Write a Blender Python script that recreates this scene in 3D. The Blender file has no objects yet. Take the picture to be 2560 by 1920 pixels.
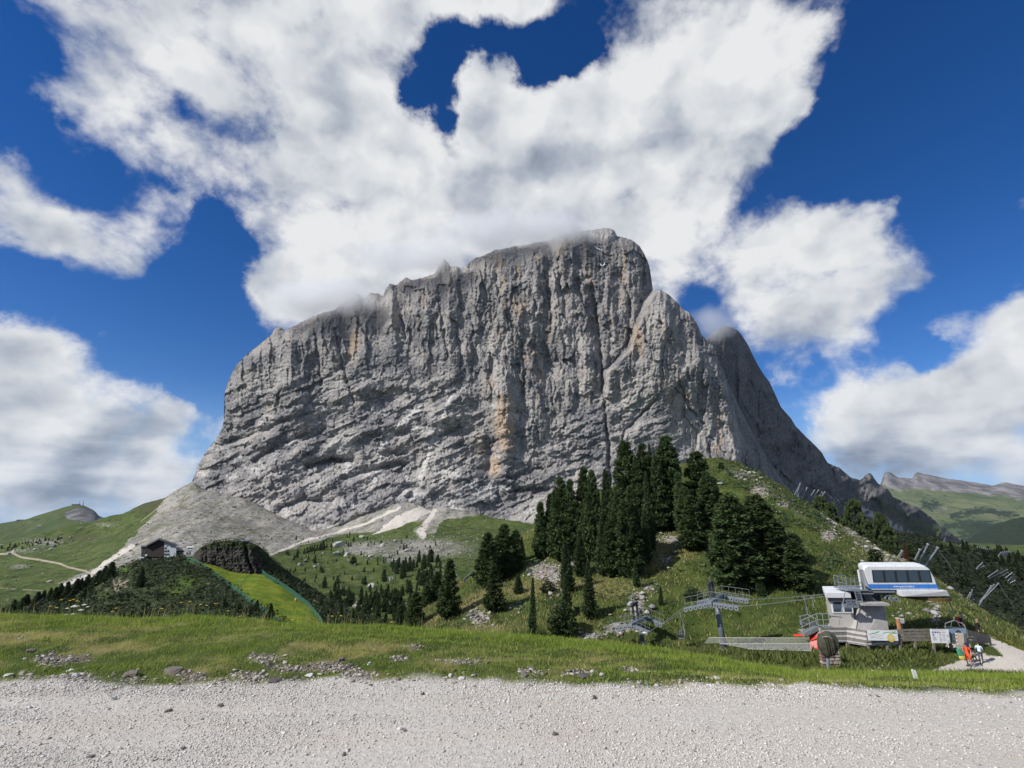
import bpy, bmesh, math, random
import numpy as np
from mathutils import Vector, Matrix
from mathutils.bvhtree import BVHTree
random.seed(7)
RNG = np.random.default_rng(11)
scn = bpy.context.scene
COL = scn.collection

# ------------------------------------------------------------------ camera
F_PX, CX, CY = 1200.0, 1280.0, 960.0          # focal length in pixels of the 2560 px wide photograph
PITCH = math.atan(300.0 / F_PX)
EYE = 1.6
CT, ST = math.cos(PITCH), math.sin(PITCH)
cd = bpy.data.cameras.new('camera')
cam = bpy.data.objects.new('camera', cd)
COL.objects.link(cam)
cam.location = (0, 0, EYE)
cam.rotation_euler = (math.pi / 2 + PITCH, 0, 0)
cd.sensor_width = 36.0
cd.lens = 36.0 * F_PX / 2560.0
cd.clip_start, cd.clip_end = 0.05, 60000.0
scn.camera = cam

# ------------------------------------------------------------------ view
scn.view_settings.view_transform = 'Standard'
scn.view_settings.look = 'None'
scn.view_settings.exposure = 0.14
scn.view_settings.gamma = 1.0
scn.view_settings.use_curve_mapping = False
scn.render.engine = 'CYCLES'
scn.cycles.use_denoising = True
scn.cycles.max_bounces = 6
scn.cycles.diffuse_bounces = 2
scn.cycles.glossy_bounces = 2
scn.cycles.transmission_bounces = 3
scn.cycles.transparent_max_bounces = 8
scn.cycles.volume_bounces = 3
scn.cycles.caustics_reflective = False
scn.cycles.caustics_refractive = False

# ------------------------------------------------------------------ sun
SUN_EL = math.radians(40.0)
SUN_H = Vector((-0.88, -0.475, 0)).normalized()          # horizontal direction towards the sun
SUN = Vector((SUN_H.x * math.cos(SUN_EL), SUN_H.y * math.cos(SUN_EL), math.sin(SUN_EL)))
sl = bpy.data.lights.new('sun', 'SUN')
sl.energy = 4.9
sl.angle = math.radians(0.5)
sl.color = (1.0, 0.955, 0.89)
so = bpy.data.objects.new('sun', sl)
COL.objects.link(so)
so.rotation_euler = SUN.to_track_quat('Z', 'Y').to_euler()

# ------------------------------------------------------------------ node helper
class NT:
    def __init__(s, tree):
        s.t = tree
    def n(s, typ, *ins, **kw):
        nd = s.t.nodes.new(typ)
        named = kw.pop('ins', {})
        for k, v in kw.items():
            setattr(nd, k, v)
        for k, v in list(enumerate(ins)) + list(named.items()):
            if v is None:
                continue
            so_ = nd.inputs[k]
            if isinstance(v, bpy.types.NodeSocket):
                s.t.links.new(v, so_)
            else:
                so_.default_value = v
        return nd
    def m(s, op, a, b=None, c=None, clamp=False):
        return s.n('ShaderNodeMath', a, b, c, operation=op, use_clamp=clamp).outputs[0]
    def v(s, op, a, b=None, c=None):
        nd = s.n('ShaderNodeVectorMath', a, b, c, operation=op)
        return nd.outputs[1] if op in ('DOT_PRODUCT', 'LENGTH', 'DISTANCE') else nd.outputs[0]
    def sstep(s, x, lo, hi, a=0.0, b=1.0):
        return s.n('ShaderNodeMapRange', x, lo, hi, a, b, interpolation_type='SMOOTHSTEP').outputs[0]
    def lin(s, x, lo, hi, a=0.0, b=1.0):
        return s.n('ShaderNodeMapRange', x, lo, hi, a, b).outputs[0]
    def mix(s, f, a, b, mode='MIX'):
        nd = s.t.nodes.new('ShaderNodeMix')
        nd.data_type = 'RGBA'
        nd.blend_type = mode
        for i, v in ((0, f), (6, a), (7, b)):
            if isinstance(v, bpy.types.NodeSocket):
                s.t.links.new(v, nd.inputs[i])
            else:
                nd.inputs[i].default_value = v if i == 0 else (*v[:3], 1.0)
        return nd.outputs[2]
    def noise(s, vec, scale, detail=4.0, rough=0.55, dist=0.0, typ='FBM', out=0):
        nd = s.n('ShaderNodeTexNoise', ins={'Vector': vec, 'Scale': scale, 'Detail': detail, 'Roughness': rough, 'Distortion': dist})
        return nd.outputs[out]
    def attr(s, name):
        return s.n('ShaderNodeAttribute', attribute_name=name)
    def pos(s):
        return s.n('ShaderNodeNewGeometry').outputs['Position']
    def obj(s):
        return s.n('ShaderNodeTexCoord').outputs['Object']

def pix_dir(px, py):
    u, v = (px - CX) / F_PX, (CY - py) / F_PX
    d = np.array([u, CT - v * ST, ST + v * CT])
    return d / np.linalg.norm(d)

# ------------------------------------------------------------------ sky with clouds
w = bpy.data.worlds.new('World')
scn.world = w
w.use_nodes = True
wt = NT(w.node_tree)
for nd in list(w.node_tree.nodes):
    w.node_tree.nodes.remove(nd)
sky = wt.n('ShaderNodeTexSky', sky_type='NISHITA', sun_disc=False, altitude=2300.0, air_density=1.0, dust_density=0.0, ozone_density=2.5)
sky.sun_elevation = SUN_EL
sky.sun_rotation = math.atan2(SUN_H.x, SUN_H.y)
hs = wt.n('ShaderNodeHueSaturation', ins={'Hue': 0.512, 'Saturation': 1.36, 'Value': 1.0, 'Color': sky.outputs[0]})
D = wt.n('ShaderNodeTexCoord').outputs['Generated']
Dn = wt.v('NORMALIZE', D)
zel = wt.n('ShaderNodeSeparateXYZ', Dn).outputs[2]
skyc = wt.mix(wt.sstep(zel, 0.22, 0.02, 0.0, 0.8), hs.outputs[0], (2.2, 4.0, 7.0))     # blue mountain air down to the horizon
bg_sky = wt.n('ShaderNodeBackground', skyc, 0.098)
# (px, py, radius px, weight) of cloud masses; negative weights are the blue gaps
CLOUDS = [(900, 420, 200, 1.2), (1100, 480, 210, 1.2), (770, 590, 140, 1.1), (700, 720, 90, 1.1), (840, 690, 140, 1.2), (1300, 430, 200, 1.2), (1000, 600, 160, 1.1),
 (1500, 350, 210, 1.2), (1650, 230, 170, 1.2), (1770, 130, 160, 1.2), (1890, 230, 140, 1), (1960, 270, 80, 0.6), (1720, 440, 160, 1.2),
 (1500, 540, 160, 1.2), (1240, 260, 110, 1.1), (1200, 170, 45, 0.75), (1350, 560, 140, 1.1), (1650, 600, 100, 0.69),
 (960, 20, 150, 1.1), (1180, 0, 120, 0.95), (1330, -20, 100, 0.9), (900, 190, 140, 0.94), (740, 130, 190, 1.1), (480, 70, 190, 0.51),
 (270, 60, 170, 0.48), (170, 190, 110, 0.4), (1720, 10, 120, 0.94), (1900, 10, 130, 0.7), (2030, 40, 60, 0.55),
 (230, 300, 110, 0.34), (350, 390, 80, 0.29), (110, 420, 90, 0.29), (290, 570, 130, 0.51), (130, 560, 90, 0.38), (420, 580, 80, 0.4), (340, 690, 55, 0.38),
 (580, 430, 100, 0.42), (480, 470, 110, 0.38), (640, 540, 60, 0.18), (560, 190, 120, 0.27),
 (1850, 650, 140, 0.85), (2000, 590, 110, 0.75), (2130, 560, 110, 0.85), (2200, 510, 60, 0.6), (1960, 760, 110, 0.8), (2080, 800, 80, 0.7), (2180, 720, 60, 0.7), (2300, 690, 50, 0.35),
 (2560, 500, 70, 0.8), (2580, 620, 50, 0.45), (2480, 790, 68, 0.48), (2570, 790, 76.5, 0.6), (2380, 820, 42.5, 0.28),
 (60, 910, 90, 0.9), (40, 1040, 150, 1.1), (180, 1060, 140, 1), (330, 1090, 102, 0.62), (440, 1050, 60, 0.7), (120, 1190, 127.5, 0.56), (300, 1190, 102, 0.56), (20, 1270, 110.5, 0.43), (420, 1180, 68, 0.5),
 (560, 1060, 40, 0.65), (400, 1270, 42.5, 0.37),
 (2130, 1010, 67.2, 0.95), (2060, 1060, 50.4, 0.8), (2240, 1050, 92.4, 1), (2390, 1000, 92.4, 0.95), (2520, 950, 84, 0.95), (2150, 1120, 76.5, 0.56), (2330, 1110, 85.68, 0.62),
 (2490, 1070, 92.4, 1), (2290, 1170, 51, 0.43), (2430, 1150, 51, 0.37), (1945, 930, 35, 0.6), (1990, 900, 22, 0.4), (2520, 1175, 42.5, 0.25), (2700, 900, 110, 0.6), (2760, 560, 60, 0.3), (-200, 1000, 220, 0.9), (-150, 500, 150, 0.27),
 (1085, 215, 80, -1.2), (1140, 110, 85, -1.1), (1250, 120, 80, -0.95), (1380, 90, 90, -1), (1460, 130, 60, -1), (1340, 180, 50, -0.9), (1040, 270, 45, -0.9), (1125, 310, 40, -1), (450, 270, 60, -0.35), (560, 330, 55, -0.4), (640, 330, 50, -0.4), (30, 130, 90, -0.7), (30, 690, 110, -0.6), (560, 650, 110, -0.8), (640, 610, 50, -0.5), (1130, 350, 30, -0.5), (2060, 340, 120, -0.7), (2300, 300, 300, -1), (1830, 530, 60, -0.5), (450, 830, 150, -0.7), (1740, 720, 50, -0.4), (2080, 690, 35, 0.25), (500, 900, 60, -0.5), (490, 1000, 50, -0.5), (2480, 640, 90, -.6), (2350, 900, 70, -.5), (560, 760, 90, -.5), (1150, 200, 40, .25), (1395, 60, 40, .3), (800, 330, 60, -.25), (700, 250, 50, -.3), (210, 450, 70, -.5), (60, 320, 80, -.6), (330, 330, 50, -.35), (620, 470, 50, -.35), (390, 470, 45, -.35), (520, 560, 60, -.4), (1400, 150, 60, -.5)]
wn = wt.noise(Dn, 6.5, 7.0, 0.62, out=1)
warp = wt.v('MULTIPLY_ADD', wt.v('SUBTRACT', wn, (.5, .5, .5)), (0.125, 0.125, 0.125), Dn)
warp = wt.v('NORMALIZE', warp)
acc = None
for (px, py, r, wgt) in CLOUDS:
    c = pix_dir(px, py)
    cosang = c[1] * CT + c[2] * ST
    sig = r / F_PX * cosang * 0.60
    k = 1.0 / (sig * sig)
    dt = wt.v('DOT_PRODUCT', warp, tuple(c))
    e = wt.m('EXPONENT', wt.m('MULTIPLY_ADD', dt, k, -k))
    acc = wt.m('MULTIPLY_ADD', wt.m('MINIMUM', e, 1.0), wgt, acc if acc is not None else 0.0)
accl = wt.m('MULTIPLY', wt.m('SUBTRACT', 1.0, wt.m('EXPONENT', wt.m('MULTIPLY', wt.m('MAXIMUM', acc, -0.9), -1.25))), 1.2)
sc_ = wt.v('MULTIPLY', Dn, (1.0, 1.0, 1.25))
def billow(vec, scale, det):
    """rounded heaps with creases between them, as on cumulus"""
    vo = wt.n('ShaderNodeTexVoronoi', ins={'Vector': vec, 'Scale': scale, 'Detail': det, 'Roughness': .55, 'Lacunarity': 2.2}, normalize=True)
    return wt.m('SUBTRACT', 1.0, vo.outputs['Distance'])
wob = wt.v('MULTIPLY_ADD', wt.v('SUBTRACT', wt.noise(sc_, 9.0, 4.0, .6, out=1), (.5, .5, .5)), (.07, .07, .07), sc_)
f1 = wt.noise(sc_, 6.0, 12.0, 0.60, 0.15)
bl = billow(wob, 7.5, 3.0)
off = wt.v('MULTIPLY_ADD', tuple(SUN), (0.05, 0.05, 0.06), wob)
f2 = wt.m('MULTIPLY_ADD', billow(off, 7.5, 1.5), .55, wt.noise(off, 4.0, 4.0, 0.48, 0.2))
f1s = wt.m('MULTIPLY_ADD', billow(wob, 7.5, 1.5), .55, wt.noise(wob, 4.0, 4.0, 0.48, 0.2))
zz = wt.n('ShaderNodeSeparateXYZ', Dn).outputs
# elsewhere in the sky: broken cloud by chance, kept thinner to lower the ambient light
front = wt.sstep(zz[1], 0.28, 0.52)
gen = wt.lin(wt.noise(sc_, 2.1, 3.0, 0.5), 0.48, 0.66, 0.0, 0.95)
blob = wt.m('MULTIPLY_ADD', front, accl, wt.m('MULTIPLY', wt.m('SUBTRACT', 1.0, front), gen))
dens = wt.m('MULTIPLY_ADD', wt.m('SUBTRACT', bl, 0.60), 1.2, wt.m('MULTIPLY_ADD', wt.m('SUBTRACT', f1, 0.5), 2.7, wt.m('MULTIPLY', blob, 0.95)))
alpha = wt.m('POWER', wt.sstep(dens, 0.14, 0.92), 1.0)
alpha = wt.m('MULTIPLY', alpha, wt.sstep(zz[2], -0.05, 0.0))
lit = wt.m('MULTIPLY_ADD', wt.m('SUBTRACT', f1s, f2), 1.75, 0.76)
thick = wt.sstep(dens, 0.75, 1.7)
shade = wt.m('MULTIPLY_ADD', thick, -0.21, lit)
low = wt.sstep(zz[2], 0.24, 0.05)
und = wt.m('MULTIPLY', low, wt.lin(wt.noise(wt.v('MULTIPLY', Dn, (1, 1, 4.0)), 4.2, 4.0, 0.5), 0.41, 0.60))
shade = wt.m('MULTIPLY_ADD', und, -0.34, shade)
shade = wt.m('MAXIMUM', shade, 0.2)
ccol = wt.n('ShaderNodeValToRGB', shade)
cr = ccol.color_ramp
cr.elements[0].position, cr.elements[0].color = 0.15, (0.22, 0.27, 0.36, 1)
cr.elements[1].position, cr.elements[1].color = 0.85, (0.93, 0.94, 0.95, 1)
e_ = cr.elements.new(0.45); e_.color = (0.50, 0.55, 0.63, 1)
e_ = cr.elements.new(0.65); e_.color = (0.74, 0.77, 0.81, 1)
bg_cl = wt.n('ShaderNodeBackground', ccol.outputs[0], 0.80)
mixs = wt.n('ShaderNodeMixShader', alpha, bg_sky.outputs[0], bg_cl.outputs[0])
wt.n('ShaderNodeOutputWorld', mixs.outputs[0])
w.cycles.sampling_method = 'MANUAL'
w.cycles.sample_map_resolution = 1024
# ------------------------------------------------------------------ numpy noise
_perm = np.random.default_rng(5).permutation(256).astype(np.int32)
_ang = np.random.default_rng(6).uniform(0, 2 * np.pi, 256)
_gx, _gy = np.cos(_ang), np.sin(_ang)
def gnoise(x, y, seed=0):
    x = np.asarray(x, float); y = np.asarray(y, float)
    xi = np.floor(x); yi = np.floor(y)
    xf, yf = x - xi, y - yi
    xi = xi.astype(np.int64) + seed * 17; yi = yi.astype(np.int64) + seed * 31
    def h(a, b):
        return _perm[(_perm[a & 255] + b) & 255]
    u = xf * xf * xf * (xf * (xf * 6 - 15) + 10)
    v = yf * yf * yf * (yf * (yf * 6 - 15) + 10)
    def g(a, b, dx, dy):
        i = h(a, b)
        return _gx[i] * dx + _gy[i] * dy
    n0 = g(xi, yi, xf, yf); n1 = g(xi + 1, yi, xf - 1, yf)
    n2 = g(xi, yi + 1, xf, yf - 1); n3 = g(xi + 1, yi + 1, xf - 1, yf - 1)
    a = n0 + u * (n1 - n0); b = n2 + u * (n3 - n2)
    return (a + v * (b - a)) * 1.5
def fbm(x, y, octv=4, seed=0, gain=0.5, lac=2.03):
    s = 0; a = 1.0; t = 0
    for i in range(octv):
        s = s + a * gnoise(x, y, seed + i); t += a
        a *= gain; x = x * lac + 3.7; y = y * lac + 1.3
    return s / t
def ridged(x, y, octv=4, seed=0, gain=0.5, lac=2.03):
    s = 0; a = 1.0; t = 0
    for i in range(octv):
        s = s + a * (1 - 2 * np.abs(gnoise(x, y, seed + i))); t += a
        a *= gain; x = x * lac + 3.7; y = y * lac + 1.3
    return s / t
def facets(x, y, seed=0, tilt=.9):
    """broken faces: every cell a plane of its own, sharp steps between them (about -1..1)"""
    x = np.asarray(x, float); y = np.asarray(y, float)
    xi = np.floor(x).astype(np.int64); yi = np.floor(y).astype(np.int64)
    best = np.full(x.shape, 1e9); out = np.zeros(x.shape)
    for dx in (-1, 0, 1):
        for dy in (-1, 0, 1):
            a, b = xi + dx, yi + dy
            h = _perm[(_perm[(a + seed * 13) & 255] + b + seed * 7) & 255]
            h2 = _perm[(h + 57) & 255]; h3 = _perm[(h2 + 91) & 255]
            cx, cy = a + .15 + .7 * h / 255., b + .15 + .7 * h2 / 255.
            d = (x - cx)**2 + (y - cy)**2
            val = (h3 / 127.5 - 1) * .6 + ((x - cx) * (h / 127.5 - 1) + (y - cy) * (h2 / 127.5 - 1)) * tilt
            m = d < best
            best = np.where(m, d, best); out = np.where(m, val, out)
    return out
def sstep(x, a, b):
    t = np.clip((x - a) / (b - a), 0, 1)
    return t * t * (3 - 2 * t)

# ------------------------------------------------------------------ pixels of the photograph <-> places
def tan_el(py):
    return np.tan(PITCH + np.arctan((CY - np.asarray(py, float)) / F_PX))
def zat(py, Y):
    return EYE + tan_el(py) * Y
def xat(px, Y, z):
    return (np.asarray(px, float) - CX) / F_PX * (Y * CT + (z - EYE) * ST)
def place(px, py, Y):
    z = float(zat(py, Y))
    return Vector((float(xat(px, Y, z)), Y, z))
def pix_of(X, Y, Z):
    d = Y * CT + (Z - EYE) * ST
    return CX + F_PX * X / d, CY - F_PX * ((Z - EYE) * CT - Y * ST) / d
def msize(pxlen, Y, z=0.0):
    return pxlen / F_PX * (Y * CT + (z - EYE) * ST)

# ------------------------------------------------------------------ mesh helpers
def set_props(o, label=None, category=None, group=None, kind=None):
    if label: o['label'] = label
    if category: o['category'] = category
    if group: o['group'] = group
    if kind: o['kind'] = kind
    return o
def link(name, me, mat=None, parent=None, **pr):
    o = bpy.data.objects.new(name, me)
    COL.objects.link(o)
    if mat is not None and me is not None and hasattr(me, 'materials') and len(me.materials) == 0:
        me.materials.append(mat)
    if parent is not None:
        o.parent = parent
    return set_props(o, **pr)
def np_mesh(name, verts, faces, smooth=False, attrs=None):
    """verts (n,3); faces (m,k) array"""
    me = bpy.data.meshes.new(name)
    verts = np.asarray(verts, np.float32); faces = np.asarray(faces, np.int32)
    m, k = faces.shape
    me.vertices.add(len(verts)); me.vertices.foreach_set('co', verts.ravel())
    me.loops.add(m * k); me.loops.foreach_set('vertex_index', faces.ravel())
    me.polygons.add(m)
    me.polygons.foreach_set('loop_start', np.arange(0, m * k, k, dtype=np.int32))
    if smooth:
        me.polygons.foreach_set('use_smooth', np.ones(m, bool))
    me.update(calc_edges=True)
    for an, av in (attrs or {}).items():
        a = me.attributes.new(an, 'FLOAT', 'POINT')
        a.data.foreach_set('value', np.asarray(av, np.float32).ravel())
    return me
def grid_faces(nr, nc):
    i = np.arange(nr * nc).reshape(nr, nc)
    return np.stack([i[:-1, :-1], i[:-1, 1:], i[1:, 1:], i[1:, :-1]], -1).reshape(-1, 4)
def smooth1(a, n):
    if n < 1: return a
    k = np.hanning(2 * n + 3)[1:-1]; k /= k.sum()
    return np.convolve(np.pad(a, n, mode='edge'), k, 'valid')
def curve_cols(nodes, cols, sm=0):
    """nodes (px, value) -> value per column"""
    p = np.array([q[0] for q in nodes], float); v = np.array([q[1] for q in nodes], float)
    return smooth1(np.interp(cols, p, v), sm)
def loft(rows, counts):
    """rows: list of (Y[cols], z[cols]); Catmull-Rom down the rows -> Y, z arrays (nr, nc)"""
    Yk = np.array([r[0] for r in rows]); Zk = np.array([r[1] for r in rows])
    outY, outZ = [], []
    K = len(rows)
    def tang(A, i):
        if i == 0: return A[1] - A[0]
        if i == K - 1: return A[-1] - A[-2]
        return (A[i + 1] - A[i - 1]) * 0.5
    for i in range(K - 1):
        n = counts[i]
        for j in range(n + (1 if i == K - 2 else 0)):
            t = j / n
            # depth goes linearly so that rows never cross, height on a soft curve
            h00 = 2 * t**3 - 3 * t**2 + 1; h10 = t**3 - 2 * t**2 + t
            h01 = -2 * t**3 + 3 * t**2; h11 = t**3 - t**2
            outY.append(Yk[i] * (1 - t) + Yk[i + 1] * t)
            outZ.append(h00 * Zk[i] + h01 * Zk[i + 1] + 0.55 * (h10 * tang(Zk, i) + h11 * tang(Zk, i + 1)))
    return np.array(outY), np.array(outZ)
def in_poly(px, py, poly):
    r = np.zeros(px.shape, bool)
    n = len(poly)
    for i in range(n):
        x1, y1 = poly[i]; x2, y2 = poly[(i + 1) % n]
        if y1 == y2: continue
        c = ((y1 > py) != (y2 > py)) & (px < (x2 - x1) * (py - y1) / (y2 - y1) + x1)
        r ^= c
    return r
def line_dist(px, py, pts):
    d = np.full(px.shape, 1e9)
    for (x1, y1), (x2, y2) in zip(pts[:-1], pts[1:]):
        L2 = (x2 - x1)**2 + (y2 - y1)**2 + 1e-9
        t = np.clip(((px - x1) * (x2 - x1) + (py - y1) * (y2 - y1)) / L2, 0, 1)
        d = np.minimum(d, np.hypot(px - x1 - t * (x2 - x1), py - y1 - t * (y2 - y1)))
    return d

# ------------------------------------------------------------------ materials
def mat(name):
    m = bpy.data.materials.new(name)
    m.use_nodes = True
    nt = NT(m.node_tree)
    bs = m.node_tree.nodes['Principled BSDF']
    return m, nt, bs
def simple(name, col, rough=0.6, metal=0.0, var=0.06, scale=6.0, bump=0.0, spec=0.4):
    m, nt, bs = mat(name)
    n = nt.noise(nt.obj(), scale, 5.0, 0.6)
    f = nt.lin(n, 0.3, 0.7, -var, var)
    c = nt.n('ShaderNodeHueSaturation', ins={'Value': nt.m('ADD', f, 1.0), 'Color': (*col, 1)}).outputs[0]
    nt.t.links.new(c, bs.inputs['Base Color'])
    bs.inputs['Roughness'].default_value = rough
    bs.inputs['Metallic'].default_value = metal
    bs.inputs['Specular IOR Level'].default_value = spec
    if bump:
        b = nt.n('ShaderNodeBump', ins={'Strength': bump, 'Distance': 0.02, 'Height': n})
        nt.t.links.new(b.outputs[0], bs.inputs['Normal'])
    return m
def finish(nt, bs, color, rough=0.95, height=None, bstr=0.5, bdist=1.0, spec=0.15):
    nt.t.links.new(color, bs.inputs['Base Color'])
    bs.inputs['Roughness'].default_value = rough
    bs.inputs['Specular IOR Level'].default_value = spec
    if height is not None:
        b = nt.n('ShaderNodeBump', ins={'Strength': bstr, 'Distance': bdist, 'Height': height})
        nt.t.links.new(b.outputs[0], bs.inputs['Normal'])

# ------------------------------------------------------------------ the rock massif
SKY_MAIN = [(440, 1260), (470, 1212), (480, 1205), (490, 1178), (498, 1157), (520, 1122), (544, 1094), (556, 1070), (561, 1041), (559, 1010), (561, 984), (574, 945), (590, 914), (615, 888), (648, 862), (672, 842), (679, 836), (686, 822), (700, 817), (712, 826), (740, 812), (780, 793), (810, 780), (838, 775), (850, 762), (863, 753), (880, 748), (893, 735), (899, 737), (910, 748), (918, 738), (928, 732), (946, 733), (957, 741), (964, 722), (975, 709), (990, 713), (1000, 704), (1015, 693), (1030, 700), (1044, 697), (1066, 692), (1087, 684), (1098, 662), (1109, 647), (1120, 656), (1127, 666), (1142, 666), (1156, 673), (1168, 660), (1181, 649), (1210, 638), (1236, 626), (1272, 618), (1320, 610), (1363, 602), (1395, 592), (1417, 583), (1470, 576), (1518, 570), (1536, 576), (1543, 590), (1558, 593), (1583, 602), (1598, 614), (1609, 631), (1618, 650), (1624, 668), (1629, 700), (1632, 724), (1640, 728), (1652, 724), (1670, 736), (1690, 752), (1706, 772), (1715, 778), (1724, 782), (1732, 794), (1741, 806), (1748, 822), (1753, 836), (1762, 846), (1772, 858), (1784, 866), (1800, 905), (1830, 980), (1870, 1060), (1910, 1130), (1960, 1210), (2040, 1270), (2450, 1420)]
SKY_BACK = [(1690, 870), (1740, 862), (1762, 850), (1779, 834), (1795, 820), (1811, 814), (1827, 817), (1840, 823), (1856, 840), (1869, 860), (1882, 888), (1894, 911), (1908, 934), (1923, 954), (1938, 986), (1952, 1017), (1965, 1032), (1977, 1046), (1990, 1066), (1998, 1074), (2015, 1092), (2037, 1112), (2046, 1122), (2054, 1130), (2062, 1145), (2069, 1157), (2085, 1164), (2100, 1170), (2116, 1184), (2129, 1195), (2140, 1197), (2149, 1200), (2157, 1196), (2162, 1192), (2167, 1193), (2169, 1186), (2172, 1183), (2178, 1184), (2186, 1196), (2195, 1208), (2207, 1216), (2220, 1223), (2233, 1242), (2250, 1251), (2268, 1258), (2297, 1270), (2318, 1286), (2335, 1300), (2380, 1335), (2450, 1390)]
BASE_MAIN = [(440, 1285), (480, 1262), (603, 1290), (712, 1330), (856, 1335), (1001, 1300), (1145, 1310), (1330, 1330), (1900, 1340), (2450, 1420)]

def rock_detail(P, Q, w_up, seed):
    """relief in metres towards the viewer, P,Q in photo pixels"""
    wx = 16 * fbm(P / 90, Q / 90, 4, seed + 1); wy = 16 * fbm(P / 90, Q / 90, 4, seed + 5)
    p, q = P + wx, Q + wy
    p2, q2 = P + 5 * fbm(P / 22, Q / 22, 3, seed + 8), Q + 5 * fbm(P / 22, Q / 22, 3, seed + 9)
    mod = np.clip(.7 + .9 * fbm(P / 110, Q / 110, 2, seed + 51), .15, 1.5)
    vert = 13 * ridged(p / 70, q / 420, 2, seed + 11) + 5 * ridged(p / 27, q / 170, 2, seed + 14) * mod + 9 * facets(p2 / 26, q2 / 88, seed + 2) + 5.5 * facets(p2 / 11, q2 / 34, seed + 3)
    a = math.radians(24)
    A, B = p * math.cos(a) - q * math.sin(a), p * math.sin(a) + q * math.cos(a)
    A2, B2 = p2 * math.cos(a) - q2 * math.sin(a), p2 * math.sin(a) + q2 * math.cos(a)
    slab = 9 * ridged(A / 230, B / 60, 2, seed + 21) * mod + 7 * facets(A2 / 60, B2 / 22, seed + 4) + 5 * facets(A2 / 25, B2 / 11, seed + 5) + 9 * fbm(p / 70, q / 60, 3, seed + 28)
    crumb = 5 * fbm(p / 34, q / 30, 3, seed + 31) + 2.6 * facets(p2 / 9, q2 / 8, seed + 6) * mod + 1.5 * facets(P / 4.6, Q / 4.2, seed + 7) + 1.4 * fbm(P / 5, Q / 5, 2, seed + 39)
    big = 30 * fbm(P / 170, Q / 210, 2, seed + 41) + w_up * 22 * ridged(p / 150, q / 560, 2, seed + 61) + (1 - w_up) * 15 * ridged(A / 420, B / 105, 2, seed + 65)
    return vert * w_up + slab * (1 - w_up) + crumb + big

def sky_dist(P, Q, line):
    d = np.full(P.shape, 1e9)
    return line_dist(P, Q, line)

def massif_grid(px0, px1, nc, nr, skyline, baseline, depth_fn, seed, jag=3.0):
    cols = np.linspace(px0, px1, nc)
    top = curve_cols(skyline, cols) + jag * fbm(cols / 16, cols * 0 + seed, 4, seed, .6)
    bot = curve_cols(baseline, cols)
    bot = np.maximum(bot, top + 6)
    lev = np.linspace(bot.max(), top.min(), nr)[:, None]
    Q = np.minimum(np.maximum(lev, top[None, :]), bot[None, :])
    P = np.repeat(cols[None, :], nr, 0)
    t = (bot[None, :] - Q) / (bot - top)[None, :]
    Y = depth_fn(P, Q, t)
    Z = zat(Q, Y)
    # back of the summit: two more rows dropping away behind the skyline
    Yb = np.stack([Y[-1] + 25, Y[-1] + 160]); Zb = np.stack([Z[-1] - 8, Z[-1] - 330])
    Pb = np.repeat(cols[None, :], 2, 0)
    X = np.concatenate([xat(P, Y, Z), np.repeat(xat(P[-1:], Y[-1:], Z[-1:]), 2, 0)], 0)
    Y = np.concatenate([Y, Yb]); Z = np.concatenate([Z, Zb])
    Pa = np.concatenate([P, Pb]); Qa = np.concatenate([Q, np.repeat(top[None], 2, 0)])
    V = np.stack([X, Y, Z], -1).reshape(-1, 3)
    Fg = grid_faces(nr + 2, nc); qf = Qa.reshape(-1)[Fg]; yf = V[:, 1][Fg]
    return V, Fg[(np.abs(qf[:, 0] - qf[:, 3]) > 1e-6) | (np.abs(qf[:, 1] - qf[:, 2]) > 1e-6) | (np.arange(len(Fg)) >= (nr - 1) * (nc - 1))], Pa, Qa

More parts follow.
